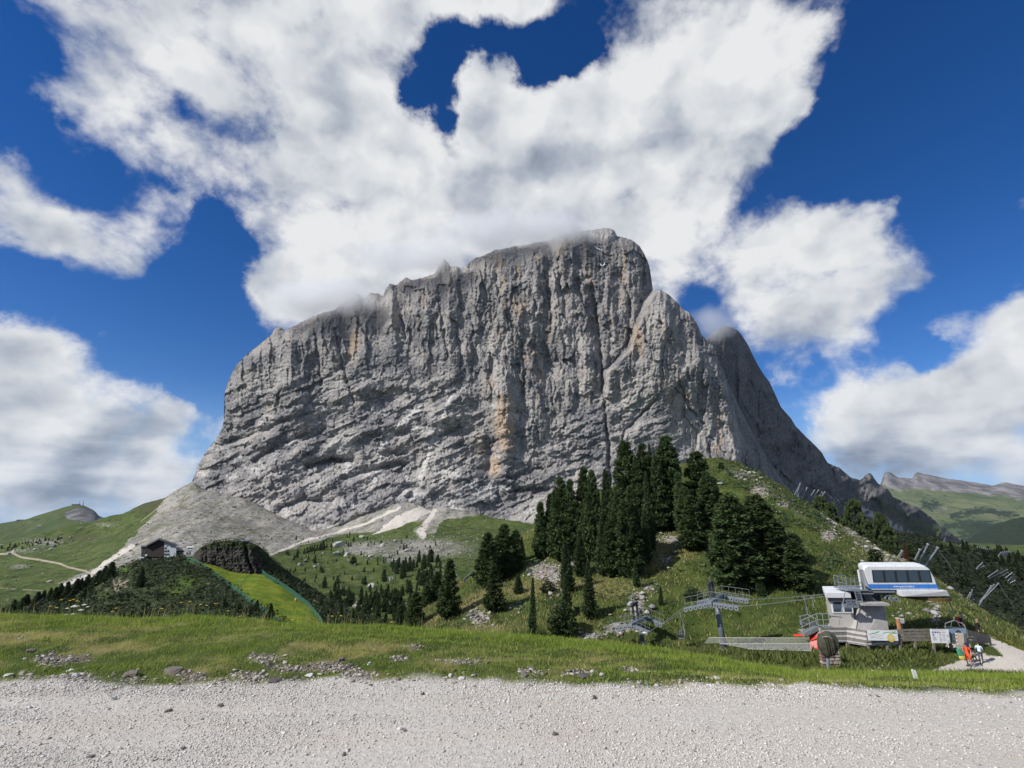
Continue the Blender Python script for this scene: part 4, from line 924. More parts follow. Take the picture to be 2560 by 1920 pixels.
blades('grass', p, h, .0032 + .0032 * RNG.random(len(p)), dd, BLADE, .9, kind='stuff')
# taller stalks and herb leaves along the brow
p, i_, w_ = sample(V, F, crest * inf * (1 + .8 * np.exp(-((GP - 500) / 300)**2)) * np.clip(.5 + 1.4 * fbm(GX / .5, GY / .5, 2, 62), .05, 2), 15000)
n = len(p)
blades('tall_grass', p, .04 + .08 * RNG.random(n)**2.0, .005 + .004 * RNG.random(n), np.clip(RNG.normal(.15, .22, n), 0, 1), BLADE, .6, 3, kind='stuff')
p, i_, w_ = sample(V, F, near_w * np.clip(fbm(GX / .7, GY / .5, 2, 63) * 2, 0, 1) + crest * .3 * inf, 16000)
n = len(p)
blades('clover', p, .02 + .03 * RNG.random(n), .014 + .014 * RNG.random(n), np.clip(RNG.normal(.05, .1, n), 0, 1), BLADE, 1.6, kind='stuff')
p, i_, w_ = sample(V, F, crest * inf * (GP < 1300), 900)
n = len(p)
blades('dry_stalks', p, .14 + .16 * RNG.random(n), .0035 + .002 * RNG.random(n), np.clip(RNG.normal(.9, .1, n), 0, 1), BLADE, .5, 3, kind='stuff')
# the slope by the lift and the wooded ridge
mid_w = (GY > 15) * (GY < 46) * inf * (1 - path) * (GP > 900)
p, i_, w_ = sample(V, F, mid_w * np.clip(.6 + fbm(GX / 1.5, GY / 1.5, 3, 64), .1, 2) / np.maximum(GY, 1), 70000)
n = len(p)
blades('slope_grass', p, .10 + .20 * RNG.random(n), .03 + .03 * RNG.random(n), np.clip(at_sample(dry, F, i_, w_) * .5 + RNG.normal(0, .15, n), 0, 1), RBLADE, .9, kind='stuff')
ridge_w = (GY > 44) * (GQ < 1760) * inf * (1 - pathmask) * (1 - .85 * rock) * (GP > 850) * (GY < 118)
p, i_, w_ = sample(V, F, ridge_w * np.clip(.6 + fbm(GX / 3, GY / 3, 3, 65), .1, 2), 105000)
n = len(p)
blades('ridge_grass', p, .18 + .28 * RNG.random(n), .06 + .07 * RNG.random(n), np.clip(at_sample(dry, F, i_, w_) * .9 + RNG.normal(0, .28, n), 0, 1), RBLADE, 1.0, kind='stuff')
p, i_, w_ = sample(V, F, (rock + .22 * trail) * (GY > 38) * inf, 3000)
stones('scree', p, np.clip(RNG.lognormal(math.log(.30), .6, len(p)), .1, 1.3), BOULDER, .6, kind='stuff')
# broad-leaved herbs below the lift deck
herb = np.exp(-((GP - 2240) / 90)**2 - ((GQ - 1618) / 22)**2) + .6 * np.exp(-((GP - 2130) / 50)**2 - ((GQ - 1650) / 20)**2) + .5 * np.exp(-((GP - 1960) / 90)**2 - ((GQ - 1640) / 14)**2)
p, i_, w_ = sample(V, F, herb * (GY > 25) * (GY < 48), 9000)
n = len(p)
blades('herbs', p, .15 + .35 * RNG.random(n), .10 + .10 * RNG.random(n), np.clip(RNG.normal(.05, .1, n), 0, 1), RBLADE, 1.3, kind='stuff')

# boulder field, scree and turf stones in the valley
Vv, Fv, VP, VQ, _ = VAL
fieldw = (field * 1.0 + .30 * scr + .06) * (VP > -40) * (VP < 1500) * (VQ < 1560)
p, i_, w_ = sample(Vv, Fv, fieldw, 17000)
stones('boulder_field', p, np.clip(RNG.lognormal(math.log(1.05), .6, len(p)), .5, 6.0), BOULDER, .75, kind='stuff')
# dwarf pine carpets
def bushes(name, pts, rad, mat_, ntri=16, rng=RNG, tall_=1.0, **pr):
    n = len(pts)
    th = rng.uniform(0, 2 * np.pi, (n, ntri)); cz = rng.uniform(-.1, 1, (n, ntri))
    rr_ = np.sqrt(np.clip(1 - cz * cz, 0, 1)) * rng.uniform(.75, 1.05, (n, ntri))
    c = np.stack([np.cos(th) * rr_, np.sin(th) * rr_, cz * tall_], -1)
    s = rng.uniform(.22, .5, (n, ntri, 1, 1))
    tri = rng.normal(0, 1, (n, ntri, 3, 3)); tri[..., 2] *= .7
    v = (c[:, :, None, :] + tri * s * .6) * rad[:, None, None, None] + pts[:, None, None, :]
    ti = np.clip(rng.random((n, 1)) * .6 + rng.random((n, ntri)) * .5 - .05, 0, 1)
    return link(name, np_mesh(name, v.reshape(-1, 3), np.arange(n * ntri * 3).reshape(-1, 3), False, dict(tint=np.repeat(ti.reshape(-1), 3), dry=np.zeros(n * ntri * 3))), mat_, **pr)
Vk, Fk, KP, KQ, _ = KNO
KY = Vk[:, 1].reshape(KP.shape)
kw = (KY > 95) * (KY < 245) * (1 - ins) * (1 - np.clip(bright, 0, 1) * .97) * (1 - np.clip(bare * 1.1, 0, 1)) * (KP > -60) * (KP < 1080) * ~in_poly(KP, KQ, [(480, 1340), (670, 1340), (670, 1436), (480, 1400)])
p, i_, w_ = sample(Vk, Fk, kw * np.clip(.9 + 1.2 * fbm(KP / 26, KQ / 16, 3, 71), .05, 2), 5200)
bushes('dwarf_pines', p, RNG.uniform(.7, 1.9, len(p)), SHRUB, 16, kind='stuff')
Vs, Fs, SP, SQ, _ = SLO
SY = Vs[:, 1].reshape(SP.shape)
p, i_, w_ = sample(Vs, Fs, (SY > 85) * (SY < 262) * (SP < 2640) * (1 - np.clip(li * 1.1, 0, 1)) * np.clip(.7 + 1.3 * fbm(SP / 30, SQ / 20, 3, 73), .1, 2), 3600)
bushes('mountain_shrubs', p, RNG.uniform(.7, 1.8, len(p)), leaf_material('shade_toned_shrub', (.010, .018, .008), (.030, .042, .018), trans=.05), 16, kind='stuff')  # darker copy of the shrub leaves, cloud shade in the colour
p, i_, w_ = sample(V, F, (GY > 75) * (GP > 1790) * (GP < 2060) * np.exp(-((GQ - np.interp(GP, [1790, 2060], [1166, 1300])) / 14)**2) * (GY < 125), 260)
bushes('ridge_shrubs', p, RNG.uniform(.4, .9, len(p)), NEEDLE2, 18, tall_=.7, kind='stuff')
p, i_, w_ = sample(V, F, (GY > 60) * (GP > 1760) * (GP < 2240) * (GQ < 1470) * np.clip(.35 + 1.5 * fbm(GX / 7, GY / 7, 3, 79), 0, 1) * (1 - pathmask) * (1 - trail) * (1 - rock) * (GY < 116), 420)
bushes('alder_shrubs', p, RNG.uniform(.35, .95, len(p)), NEEDLE2, 22, tall_=.8, kind='stuff')
p, i_, w_ = sample(V, F, (rock * .5 + .05) * (GY > 45) * (GP > 1000) * (GP < 1700) * (GQ < 1620), 220)
bushes('juniper_shrubs', p, RNG.uniform(.35, .9, len(p)), NEEDLE2, 18, kind='stuff')

p, i_, w_ = sample(V, F, (GY > 48) * (GQ < 1640) * inf * (GP > 1000) * np.clip(1.6 * fbm(GX / 5, GY / 5, 3, 75), 0, 1) * (1 - pathmask) * (1 - .8 * rock) * (GY < 114), 1500)
bushes('heath_shrubs', p, RNG.uniform(.22, .62, len(p)), leaf_material('heath_leaves', (.020, .032, .012), (.062, .082, .026), trans=.1), 12, tall_=.6, kind='stuff')
# ------------------------------------------------------------------ trees
def tree_meshes(name, seed, n=1500, slim=.15, top=.5, spiky=.0, base=.05, tsz=1.0, layer=0.0, tufts=0):
    """unit-height conifer: returns trunk mesh, crown mesh"""
    r = np.random.default_rng(seed)
    def profile(h):
        return slim * (np.clip(1 - h, 0, 1)**top) * np.clip((h - base * .5) / .16, .35, 1)**.6
    if tufts:
        # needle tufts at the ends of separate boughs: light heads, dark gaps between
        M = tufts
        hb = base + (1 - base) * r.random(M)**.95 * .97; tb = r.uniform(0, 2 * np.pi, M)
        lobb = 1 + .30 * gnoise(tb * 1.1 + 3, hb * 5 + seed, seed) + r.normal(0, .13, M)
        rb = profile(hb) * lobb * np.where(r.random(M) < .3, r.uniform(.25, .7, M), r.uniform(.78, 1.08, M))
        which = r.integers(0, M, n)
        sp = (.010 + .05 * slim) * (.55 + .7 * (1 - hb[which]))
        c = np.stack([np.cos(tb[which]) * rb[which], np.sin(tb[which]) * rb[which], hb[which]], -1) + r.normal(0, 1, (n, 3)) * np.stack([sp, sp, sp * .55], -1)
        c[:, 2] = np.clip(c[:, 2], .01, 1.0)
        h = c[:, 2]; th = np.arctan2(c[:, 1], c[:, 0]); rad = np.hypot(c[:, 0], c[:, 1]); prof = profile(h)
        rad = np.minimum(rad, prof * 1.2 + .008); c[:, 0] = np.cos(th) * rad; c[:, 1] = np.sin(th) * rad
        shade_ = r.normal(0, .16, M)[which]
    else:
        h = base + (1 - base) * (1 - np.sqrt(r.random(n)) * .98) if spiky else base + (1 - base) * r.random(n)**.92
        prof = profile(h)
        th = r.uniform(0, 2 * np.pi, n)
        lob = 1 + .34 * gnoise(th * 1.3 + 9, h * 6 + seed, seed) + .42 * gnoise(th * 2.6, h * 15, seed + 3)
        if layer:
            ph = (h * 22 + th * .35) % 1.0
            lob *= 1 - layer * ph
            h = h - .02 * ph
        rad = prof * lob * (1 - .55 * r.random(n)**2.2)
        c = np.stack([np.cos(th) * rad, np.sin(th) * rad, h - rad * .12], -1)
        shade_ = np.zeros(n)
    k = 5
    out = np.stack([np.cos(th), np.sin(th), r.uniform(.15, .9, n)], -1); out /= np.linalg.norm(out, axis=1)[:, None]
    L = (.017 + .021 * r.random((n, k))) * tsz * (.65 + .5 * (1 - h))[:, None]
    d = out[:, None, :] * .8 + r.normal(0, .55, (n, k, 3)); d /= np.linalg.norm(d, axis=2)[..., None]
    s = r.normal(0, 1, (n, k, 3)); s -= (s * d).sum(2)[..., None] * d; s /= np.linalg.norm(s, axis=2)[..., None]
    o = c[:, None, :] + r.normal(0, .008, (n, k, 3))
    tip = o + d * L[..., None]; wd = s * (L * .34)[..., None]
    v = np.stack([o - wd, o + wd, tip], 2).reshape(-1, 3)
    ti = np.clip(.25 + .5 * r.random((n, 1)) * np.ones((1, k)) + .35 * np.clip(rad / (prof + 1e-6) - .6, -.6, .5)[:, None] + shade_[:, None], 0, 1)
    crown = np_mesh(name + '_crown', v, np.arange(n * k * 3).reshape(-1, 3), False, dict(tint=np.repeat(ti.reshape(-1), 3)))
    # trunk with a few limbs
    tv, tf = [], []
    def limb(p0, p1, r0, r1, seg=6):
        b = len(tv); ax = (p1 - p0).normalized(); u = ax.orthogonal().normalized(); w_ = ax.cross(u)
        for pp, rr_ in ((p0, r0), (p1, r1)):
            for q in range(seg):
                an = 2 * math.pi * q / seg
                tv.append(tuple(pp + (u * math.cos(an) + w_ * math.sin(an)) * rr_))
        for q in range(seg):
            tf.append((b + q, b + (q + 1) % seg, b + seg + (q + 1) % seg, b + seg + q))
    rt = random.Random(seed)
    limb(Vector((0, 0, -.03)), Vector((.006, .004, .5)), .018, .011)
    limb(Vector((.006, .004, .5)), Vector((0, 0, .97)), .011, .002)
    for q in range(16):
        hh = .05 + .85 * q / 16; an = rt.uniform(0, 6.28); ll = slim * (1 - hh)**top * .8
        limb(Vector((0, 0, hh)), Vector((math.cos(an) * ll, math.sin(an) * ll, hh + ll * .2)), .006, .002, 4)
    trunk = np_mesh(name + '_trunk', np.array(tv), np.array(tf), True)
    trunk.materials.append(BARK)
    return trunk, crown
PROTO = {}
for kname, sd, kw_ in (('pine', 1, dict(n=3200, slim=.150, top=.60, tufts=300)), ('pine', 2, dict(n=3100, slim=.165, top=.70, tufts=280)), ('pine', 3, dict(n=3100, slim=.140, top=.56, tufts=280)), ('pine', 4, dict(n=3400, slim=.175, top=.52, tufts=320)), ('pine', 12, dict(n=3200, slim=.155, top=.80, tufts=280)),
                       ('spruce', 5, dict(n=2000, slim=.13, top=.95, layer=.4)), ('spruce', 6, dict(n=1900, slim=.12, top=.85, layer=.45)),
                       ('bush', 7, dict(n=2300, tufts=170, slim=.34, top=.40, base=.0, tsz=1.7)), ('bush', 8, dict(n=2300, tufts=160, slim=.42, top=.42, base=.0, tsz=1.8)),
                       ('far', 9, dict(n=240, slim=.16, top=.75, tsz=3.0)), ('far', 10, dict(n=240, slim=.19, top=.65, tsz=3.0)), ('far', 11, dict(n=220, slim=.15, top=.9, tsz=3.0))):
    PROTO.setdefault(kname, []).append(tree_meshes('%s_tree' % kname, sd, **kw_))
WREF = {'pine': .28, 'spruce': .24, 'bush': .7, 'far': .32}
def tree(name, kind, loc, h, wid, label, group=None, needle=NEEDLE, parts=True, category='tree', lean=0.0):
    tr, cr_ = random.choice(PROTO[kind])
    key = needle.name
    me = cr_
    if len(cr_.materials) == 0:
        cr_.materials.append(needle)
    k = wid / (h * WREF[kind])
    if parts:
        o = bpy.data.objects.new(name, None); COL.objects.link(o)
        set_props(o, label, category, group)
        t = link('trunk', tr, None, o)
        c = link('crown', me, None, o)
        if me.materials[0] is not needle:
            c.material_slots[0].link = 'OBJECT'; c.material_slots[0].material = needle
    else:
        o = link(name, me, None, label=label, category=category, group=group)
        if me.materials[0] is not needle:
            o.material_slots[0].link = 'OBJECT'; o.material_slots[0].material = needle
    o.location = loc
    o.rotation_euler = (random.uniform(-.05, .05), random.uniform(-.05, .05) + lean, random.uniform(0, 6.28))
    o.scale = (h * k, h * k, h)
    return o
RT = 'pines on the wooded ridge'
RIDGE_TREES = [  # px, py of the foot, height px, width px, kind, label
 (1352, 1398, 140, 30, 'pine', 'pine with a bare lower trunk, leftmost of the tall row against the rock'),
 (1374, 1390, 152, 34, 'pine', 'narrow pine pressed between the row\'s bare-trunked end tree and its first broad one'),
 (1410, 1402, 205, 48, 'pine', 'broad pine with rusty brown tints in its crown near the left end of the row'),
 (1459, 1392, 222, 44, 'pine', 'round-topped pine rising right of the rusty tinted one'),
 (1484, 1405, 226, 40, 'pine', 'pine with a blunt top, right beside the round-topped one in the row'),
 (1511, 1372, 192, 28, 'spruce', 'thin pointed conifer left of the gap in the skyline row'),
 (1529, 1368, 188, 30, 'pine', 'narrow pine at the edge of the skyline gap by the big ridge pines'),
 (1572, 1330, 228, 64, 'pine', 'broad pine with a flat jagged top, second highest on the ridge'),
 (1600, 1335, 190, 40, 'pine', 'pine tucked in front of the flat-topped ridge giant'),
 (1621, 1322, 214, 44, 'pine', 'pointed pine standing between the two highest ridge pines'),
 (1637, 1300, 184, 22, 'spruce', 'very slender conifer left against the highest pine'),
 (1674, 1318, 228, 70, 'pine', 'highest and broadest pine on the ridge top'),
 (1692, 1322, 140, 28, 'pine', 'low pine at the right foot of the highest ridge pine'),
 (1708, 1330, 148, 30, 'pine', 'slim pine right of the dark hollow under the highest one'),
 (1752, 1312, 182, 66, 'pine', 'wide pine on the crest next to the end of the ridge railing'),
 (1785, 1320, 130, 40, 'pine', 'pale green pine below the railing at the ridge top'),
 (1740, 1376, 134, 56, 'pine', 'pear-shaped pine standing clear on the pale grassy flank'),
 (1628, 1378, 190, 30, 'spruce', 'light grey-green spruce in front of the tall ridge pines'),
 (1578, 1440, 184, 54, 'pine', 'lowest big pine of the central group with yellowish side branches'),
 (1552, 1428, 196, 40, 'pine', 'dark pine wedged in the middle of the central group'),
 (1508, 1438, 150, 36, 'spruce', 'bright green spruce at the lower edge of the central group'),
 (1476, 1405, 154, 44, 'pine', 'pine in the front rank of the left row, above the pale rocks'),
 (1440, 1400, 130, 30, 'spruce', 'sparse dull spruce half hidden in the left row'),
 (1420, 1478, 118, 34, 'spruce', 'spruce rooted below the pale rocks of the left row'),
 (1474, 1545, 136, 32, 'spruce', 'lone spruce with a long shadow on the lower grass flank'),
 (1415, 1540, 100, 30, 'spruce', 'spruce right above the squat dark bush at the grass brow'),
 (1331, 1588, 134, 20, 'spruce', 'thin spire of a conifer standing alone low on the left flank'),
 (1592, 1466, 58, 18, 'spruce', 'small pale sapling spruce below the central group'),
 (1652, 1512, 46, 12, 'spruce', 'tiny spruce between the two lift towers on the grass'),
 (1217, 1470, 134, 48, 'pine', 'leftmost pine of the three crowded on the left shoulder'),
 (1262, 1440, 126, 48, 'pine', 'tallest pine of the three crowded on the left shoulder'),
 (1286, 1428, 100, 34, 'pine', 'right-hand pine of the three crowded on the left shoulder'),
 (1236, 1528, 112, 42, 'pine', 'pine casting a dark shadow just below the left shoulder group'),
 (1307, 1400, 56, 16, 'spruce', 'little spruce on the shoulder\'s skyline beside the three crowded pines'),
 (1091, 1502, 70, 32, 'pine', 'round dark pine at the low left end of the ridge'),
 (1122, 1546, 142, 44, 'pine', 'tall dark pine leaning over its shadow at the ridge\'s low left end'),
 (1296, 1482, 46, 24, 'spruce', 'grey-green young spruce under the left shoulder'),
 (1849, 1474, 232, 96, 'pine', 'huge dense pine left of the pair above the lift line'),
 (1830, 1440, 180, 60, 'pine', 'pine filling the left side of the huge dense one'),
 (1905, 1420, 178, 70, 'pine', 'pine with the rounded top behind the right one of the huge pair'),
 (1925, 1458, 196, 92, 'pine', 'huge dense pine right of the pair above the lift line'),
 (1992, 1474, 120, 58, 'pine', 'shorter pine at the right end of the dense stand by the control hut'),
 (1965, 1450, 130, 46, 'pine', 'pine squeezed in behind the short right-end pine of the stand'),
 (1034, 1572, 88, 36, 'pine', 'dark pine at the very left foot of the wooded ridge, beside the valley'),
 (1064, 1520, 56, 24, 'pine', 'small pine left of the round dark one at the low end of the ridge'),
 (1390, 1396, 168, 36, 'pine', 'inner pine between the rusty tinted tree and the narrow one of the row'),
 (1435, 1398, 196, 36, 'pine', 'pine in the gap between the rusty tinted and the round-topped tree'),
 (1496, 1400, 170, 34, 'spruce', 'second-rank spruce below the thin pointed conifer of the row'),
 (1540, 1400, 170, 40, 'pine', 'pine under the left side of the flat-topped ridge giant'),
 (1588, 1400, 180, 44, 'pine', 'pine in the middle rank under the flat-topped ridge giant'),
 (1612, 1410, 130, 34, 'spruce', 'short spruce behind the light grey-green one'),
 (1650, 1330, 190, 40, 'pine', 'pine filling the space just left of the highest pine'),
 (1452, 1440, 110, 34, 'spruce', 'lower spruce under the sparse dull one of the left row'),
 (1520, 1440, 130, 34, 'pine', 'pine at the lower rim of the stand, right of the bright green spruce'),
 (1870, 1470, 190, 70, 'pine', 'pine closing the gap between the two huge dense pines'),
 (1770, 1330, 150, 44, 'pine', 'pine behind the pale green one below the railing'),
 (1718, 1340, 120, 34, 'pine', 'short pine left of the pear-shaped one'),
 (1245, 1450, 110, 40, 'pine', 'pine in the middle of the left shoulder group'),
 (1905, 1490, 60, 22, 'spruce', 'young spruce at the foot of the dense stand over the lift cable'),
]
for (px, py, hp, wp, kd, lb) in RIDGE_TREES:
    g = hit(px, py, B_GRO)
    if g is None or g.y < 30: continue
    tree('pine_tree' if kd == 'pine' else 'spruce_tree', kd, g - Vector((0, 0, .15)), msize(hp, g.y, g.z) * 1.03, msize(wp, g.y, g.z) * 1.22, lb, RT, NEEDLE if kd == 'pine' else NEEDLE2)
for (px, py, hp, wp, kd, lb, nd) in [
 (1407, 1585, 78, 60, 'bush', 'squat dark bushy pine at the grass brow', NEEDLE), (2190, 1412, 38, 40, 'bush', 'dark bushy pine on the slope behind the white lift station', NEEDLE),
 (1803, 1172, 16, 18, 'bush', 'small bush by the end of the ridge railing', NEEDLE2), (1986, 1395, 60, 50, 'bush', 'rounded bush right of the dense stand, on the grassy flank', NEEDLE2), (2012, 1470, 40, 40, 'bush', 'low yellow-green bush left of the station railing', NEEDLE2), (1372, 1480, 26, 34, 'bush', 'small bush among the pale rocks on the flank', NEEDLE2), (1735, 1500, 30, 40, 'bush', 'low bush under the huge pines near the taller tower', NEEDLE2)]:
    g = hit(px, py, B_GRO)
    tree('bush', kd, g, msize(hp, g.y, g.z), msize(wp, g.y, g.z), lb, None, nd, category='bush')
for (px, Y, tip, hp, wp, kd, lb) in [
 (2046, 112, 1238, 84, 66, 'bush', 'bushy pine growing through the topmost snow fence'), (2076, 108, 1256, 76, 50, 'bush', 'low pine right of the topmost snow fence'), (2124, 106, 1246, 92, 66, 'bush', 'broad bright pine on the skyline right of the topmost snow fence'),
 (2166, 100, 1298, 66, 44, 'bush', 'small pine between the broad bright one and the dark one'), (2186, 102, 1280, 92, 58, 'bush', 'dark rounded pine on the right-hand skyline'), (2219, 94, 1313, 82, 56, 'bush', 'pine above the white station roof, behind the path'), (2272, 86, 1352, 70, 30, 'pine', 'pale green pine behind the station beside a dead red trunk'),
 (2060, 104, 1282, 40, 40, 'bush', 'low dark pine below the topmost snow fence')]:
    top = place(px, tip, Y); hh = msize(hp, Y, top.z)
    gz = drop(top.x, Y, B_GRO)
    z0 = top.z - hh
    if gz is not None and gz > z0 - 3: z0 = min(z0, gz)
    elif gz is not None: z0 = gz; hh = top.z - gz
    tree('pine_tree', kd, Vector((top.x, Y, z0)), hh, msize(wp, Y, top.z), lb, RT)
g = place(2267, 1404, 83); gz = drop(g.x, g.y, B_GRO)
tree('dead_tree', 'spruce', Vector((g.x, g.y, gz if gz else g.z)), 3.2, .9, 'dead red-brown conifer trunk beside the pale green pine behind the station', None, DEADN)

# trees along the left knoll
KT = 'conifers along the left knoll'
kn = [(27, 1532, 32, 15), (50, 1530, 34, 12), (60, 1524, 38, 18), (87, 1518, 38, 16), (104, 1512, 36, 14), (123, 1508, 38, 12), (133, 1506, 38, 11), (147, 1500, 42, 14), (164, 1496, 42, 15), (190, 1486, 40, 18), (199, 1482, 36, 12), (215, 1474, 38, 14), (241, 1464, 38, 17), (258, 1456, 42, 16), (274, 1448, 44, 20), (225, 1490, 34, 14), (176, 1510, 36, 16), (205, 1505, 34, 14), (352, 1466, 44, 14), (345, 1470, 34, 10), (675, 1548, 40, 15), (640, 1530, 30, 12), (620, 1540, 26, 14), (596, 1530, 24, 12), (560, 1520, 24, 14), (700, 1462, 22, 9), (740, 1490, 22, 9), (770, 1500, 26, 9), (800, 1520, 26, 10), (830, 1530, 28, 10), (850, 1540, 30, 10), (880, 1552, 30, 12), (690, 1440, 18, 8), (716, 1452, 20, 9), (728, 1470, 20, 9), (756, 1480, 20, 9), (902, 1560, 26, 12), (936, 1566, 30, 12), (962, 1570, 34, 12), (1000, 1575, 60, 22), (1026, 1572, 70, 24)]
for (px, py, hp, wp) in kn:
    g = hit(px, py, B_KNO)
    if g is None: continue
    lab = 'small dark conifer in the scrub along the left knoll'
    if px == 352: lab = 'dark spire of a conifer in the scrub below the black-gabled hut'
    if px == 675: lab = 'single pointed conifer at the lower edge of the yellow ski run'
    if px == 274: lab = 'topmost dark conifer above the bare earth bank on the left knoll'
    if px == 27: lab = 'lowest dark conifer at the far left end of the knoll'
    big = hp > 36
    tree('conifer', 'pine' if big else 'far', g - Vector((0, 0, .2)), msize(hp, g.y, g.z), msize(wp, g.y, g.z) * 1.1, lab, KT, NEEDLE, parts=big)

# scattered conifers of the valley, of the dark slope and of the far boulder ground
def scatter_trees(lst, bv, label, group, hs=1.0, needle=NEEDLE):
    for (px, py, hp) in lst:
        g = hit(px, py, bv)
        if g is None: continue
        h = msize(hp, g.y, g.z) * hs
        tree('conifer', 'far', g - Vector((0, 0, .3)), h, h * random.uniform(.34, .5), label, group, needle, parts=False)
def conifer_stuff(lst, bv, name, label, needle):
    """the smallest, uncountable ones: one object"""
    vs, ti = [], []
    for (px, py, hp) in lst:
        g = hit(px, py, bv)
        if g is None: continue
        h = msize(hp, g.y, g.z)
        me = random.choice(PROTO['far'])[1]
        n_ = len(me.vertices); v = np.empty(n_ * 3, np.float32); me.vertices.foreach_get('co', v); v = v.reshape(-1, 3)
        t_ = np.empty(n_, np.float32); me.attributes['tint'].data.foreach_get('value', t_)
        a = random.uniform(0, 6.28); k = h * random.uniform(.9, 1.4)
        R_ = np.array([[math.cos(a) * k, -math.sin(a) * k, 0], [math.sin(a) * k, math.cos(a) * k, 0], [0, 0, h]])
        vs.append(v @ R_.T + np.array(g)); ti.append(t_)
    vs = np.concatenate(vs); ti = np.concatenate(ti)
    link(name, np_mesh(name, vs, np.arange(len(vs)).reshape(-1, 3), False, dict(tint=ti)), needle, kind='stuff')
rt = random.Random(5)
val_t = [(787, 1408, 20), (742, 1395, 16), (735, 1400, 14), (746, 1384, 9), (802, 1368, 12), (868, 1344, 9), (874, 1338, 8), (893, 1344, 8), (760, 1385, 14), (768, 1383, 16), (774, 1380, 16), (780, 1378, 14), (786, 1377, 16), (792, 1376, 15), (800, 1376, 16), (808, 1374, 17), (816, 1370, 12), (721, 1388, 12), (716, 1386, 10), (828, 1368, 10), (884, 1410, 20), (880, 1410, 18), (888, 1411, 16), (910, 1430, 13), (934, 1430, 12), (918, 1410, 10), (806, 1432, 14), (802, 1430, 10), (880, 1450, 11), (959, 1406, 14), (978, 1418, 16), (961, 1454, 30), (958, 1440, 16), (912, 1462, 22), (906, 1460, 14), (810, 1470, 28), (844, 1456, 18), (836, 1478, 24), (902, 1495, 28), (915, 1492, 16), (1003, 1490, 22), (958, 1495, 22), (968, 1500, 18), (938, 1500, 14), (870, 1506, 18), (860, 1510, 14), (1010, 1375, 16), (1016, 1373, 12), (1030, 1372, 8), (1075, 1370, 9), (1082, 1384, 12), (920, 1366, 10), (936, 1362, 8), (918, 1350, 9)]
for k in range(40):
    t_ = rt.random(); val_t.append((985 + 110 * t_ + rt.uniform(-8, 8), 1428 - 22 * t_ + rt.uniform(-14, 16), rt.uniform(14, 26)))
for k in range(60):
    val_t.append((rt.uniform(820, 1090), rt.uniform(1500, 1556), rt.uniform(20, 42)))
for k in range(22):
    val_t.append((rt.uniform(1000, 1110), rt.uniform(1440, 1510), rt.uniform(20, 34)))
small_t = [(rt.uniform(720, 1110), rt.uniform(1345, 1500), rt.uniform(5, 12)) for k in range(110)] + [(rt.uniform(820, 1100), rt.uniform(1470, 1556), rt.uniform(12, 24)) for k in range(70)]
scatter_trees(val_t, B_VAL, 'small dark conifer scattered over the valley meadow below the rock walls', 'conifers in the valley meadow')
lt = [(rt.uniform(40, 150), 0, rt.uniform(5, 9)) for k in range(26)] + [(rt.uniform(0, 40), 0, rt.uniform(6, 10)) for k in range(10)]
lt = [(x, 1366 - .12 * x + rt.uniform(-2, 14), h) for (x, _, h) in lt]
conifer_stuff(lt + small_t, B_VAL, 'small_conifers', '', NEEDLE)
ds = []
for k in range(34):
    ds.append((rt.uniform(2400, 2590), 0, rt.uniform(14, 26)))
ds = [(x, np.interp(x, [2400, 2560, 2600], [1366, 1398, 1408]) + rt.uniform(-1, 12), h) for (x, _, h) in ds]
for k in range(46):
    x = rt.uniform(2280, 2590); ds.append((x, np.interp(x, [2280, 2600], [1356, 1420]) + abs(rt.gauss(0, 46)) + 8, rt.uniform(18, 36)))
scatter_trees(ds, B_SLO, 'dark conifer on the shaded slope behind the lift station', 'conifers on the shaded slope', needle=leaf_material('shade_toned_needles', (.010, .020, .008), (.032, .050, .018), trans=.06))  # needles darkened here to paint in the cloud shade

# ------------------------------------------------------------------ big single boulders and stones
def rock_mesh(name, seed, sub=3, rough=.9):
    bm = bmesh.new()
    bmesh.ops.create_icosphere(bm, subdivisions=sub, radius=.5)
    r = np.random.default_rng(seed)
    pl = [(Vector(r.normal(0, 1, 3)).normalized(), r.uniform(.20, .42)) for _ in range(13)]
    for v in bm.verts:
        for nrm, dd in pl:
            e = v.co.dot(nrm) - dd
            if e > 0: v.co -= nrm * e * .9
        v.co *= 1 + rough * .25 * float(gnoise(v.co.x * 5 + seed, v.co.y * 5 + v.co.z * 4, seed))
    me = bpy.data.meshes.new(name)
    bm.to_mesh(me); bm.free()
    a = me.attributes.new('tint', 'FLOAT', 'POINT')
    a.data.foreach_set('value', np.full(len(me.vertices), r.random(), np.float32))
    return me
ROCKS = [rock_mesh('rock', s) for s in range(5)]
def rock(name, loc, size, label, mt, group=None, k=0, rot=None):
    me = ROCKS[k % 5]
    o = bpy.data.objects.new(name, me); COL.objects.link(o)
    if len(me.materials) == 0: me.materials.append(BOULDER)
    o.material_slots[0].link = 'OBJECT'; o.material_slots[0].material = mt
    o.location = loc; o.scale = size; o.rotation_euler = (0, 0, random.uniform(0, 6.28) if rot is None else rot)
    return set_props(o, label, 'rock', group)
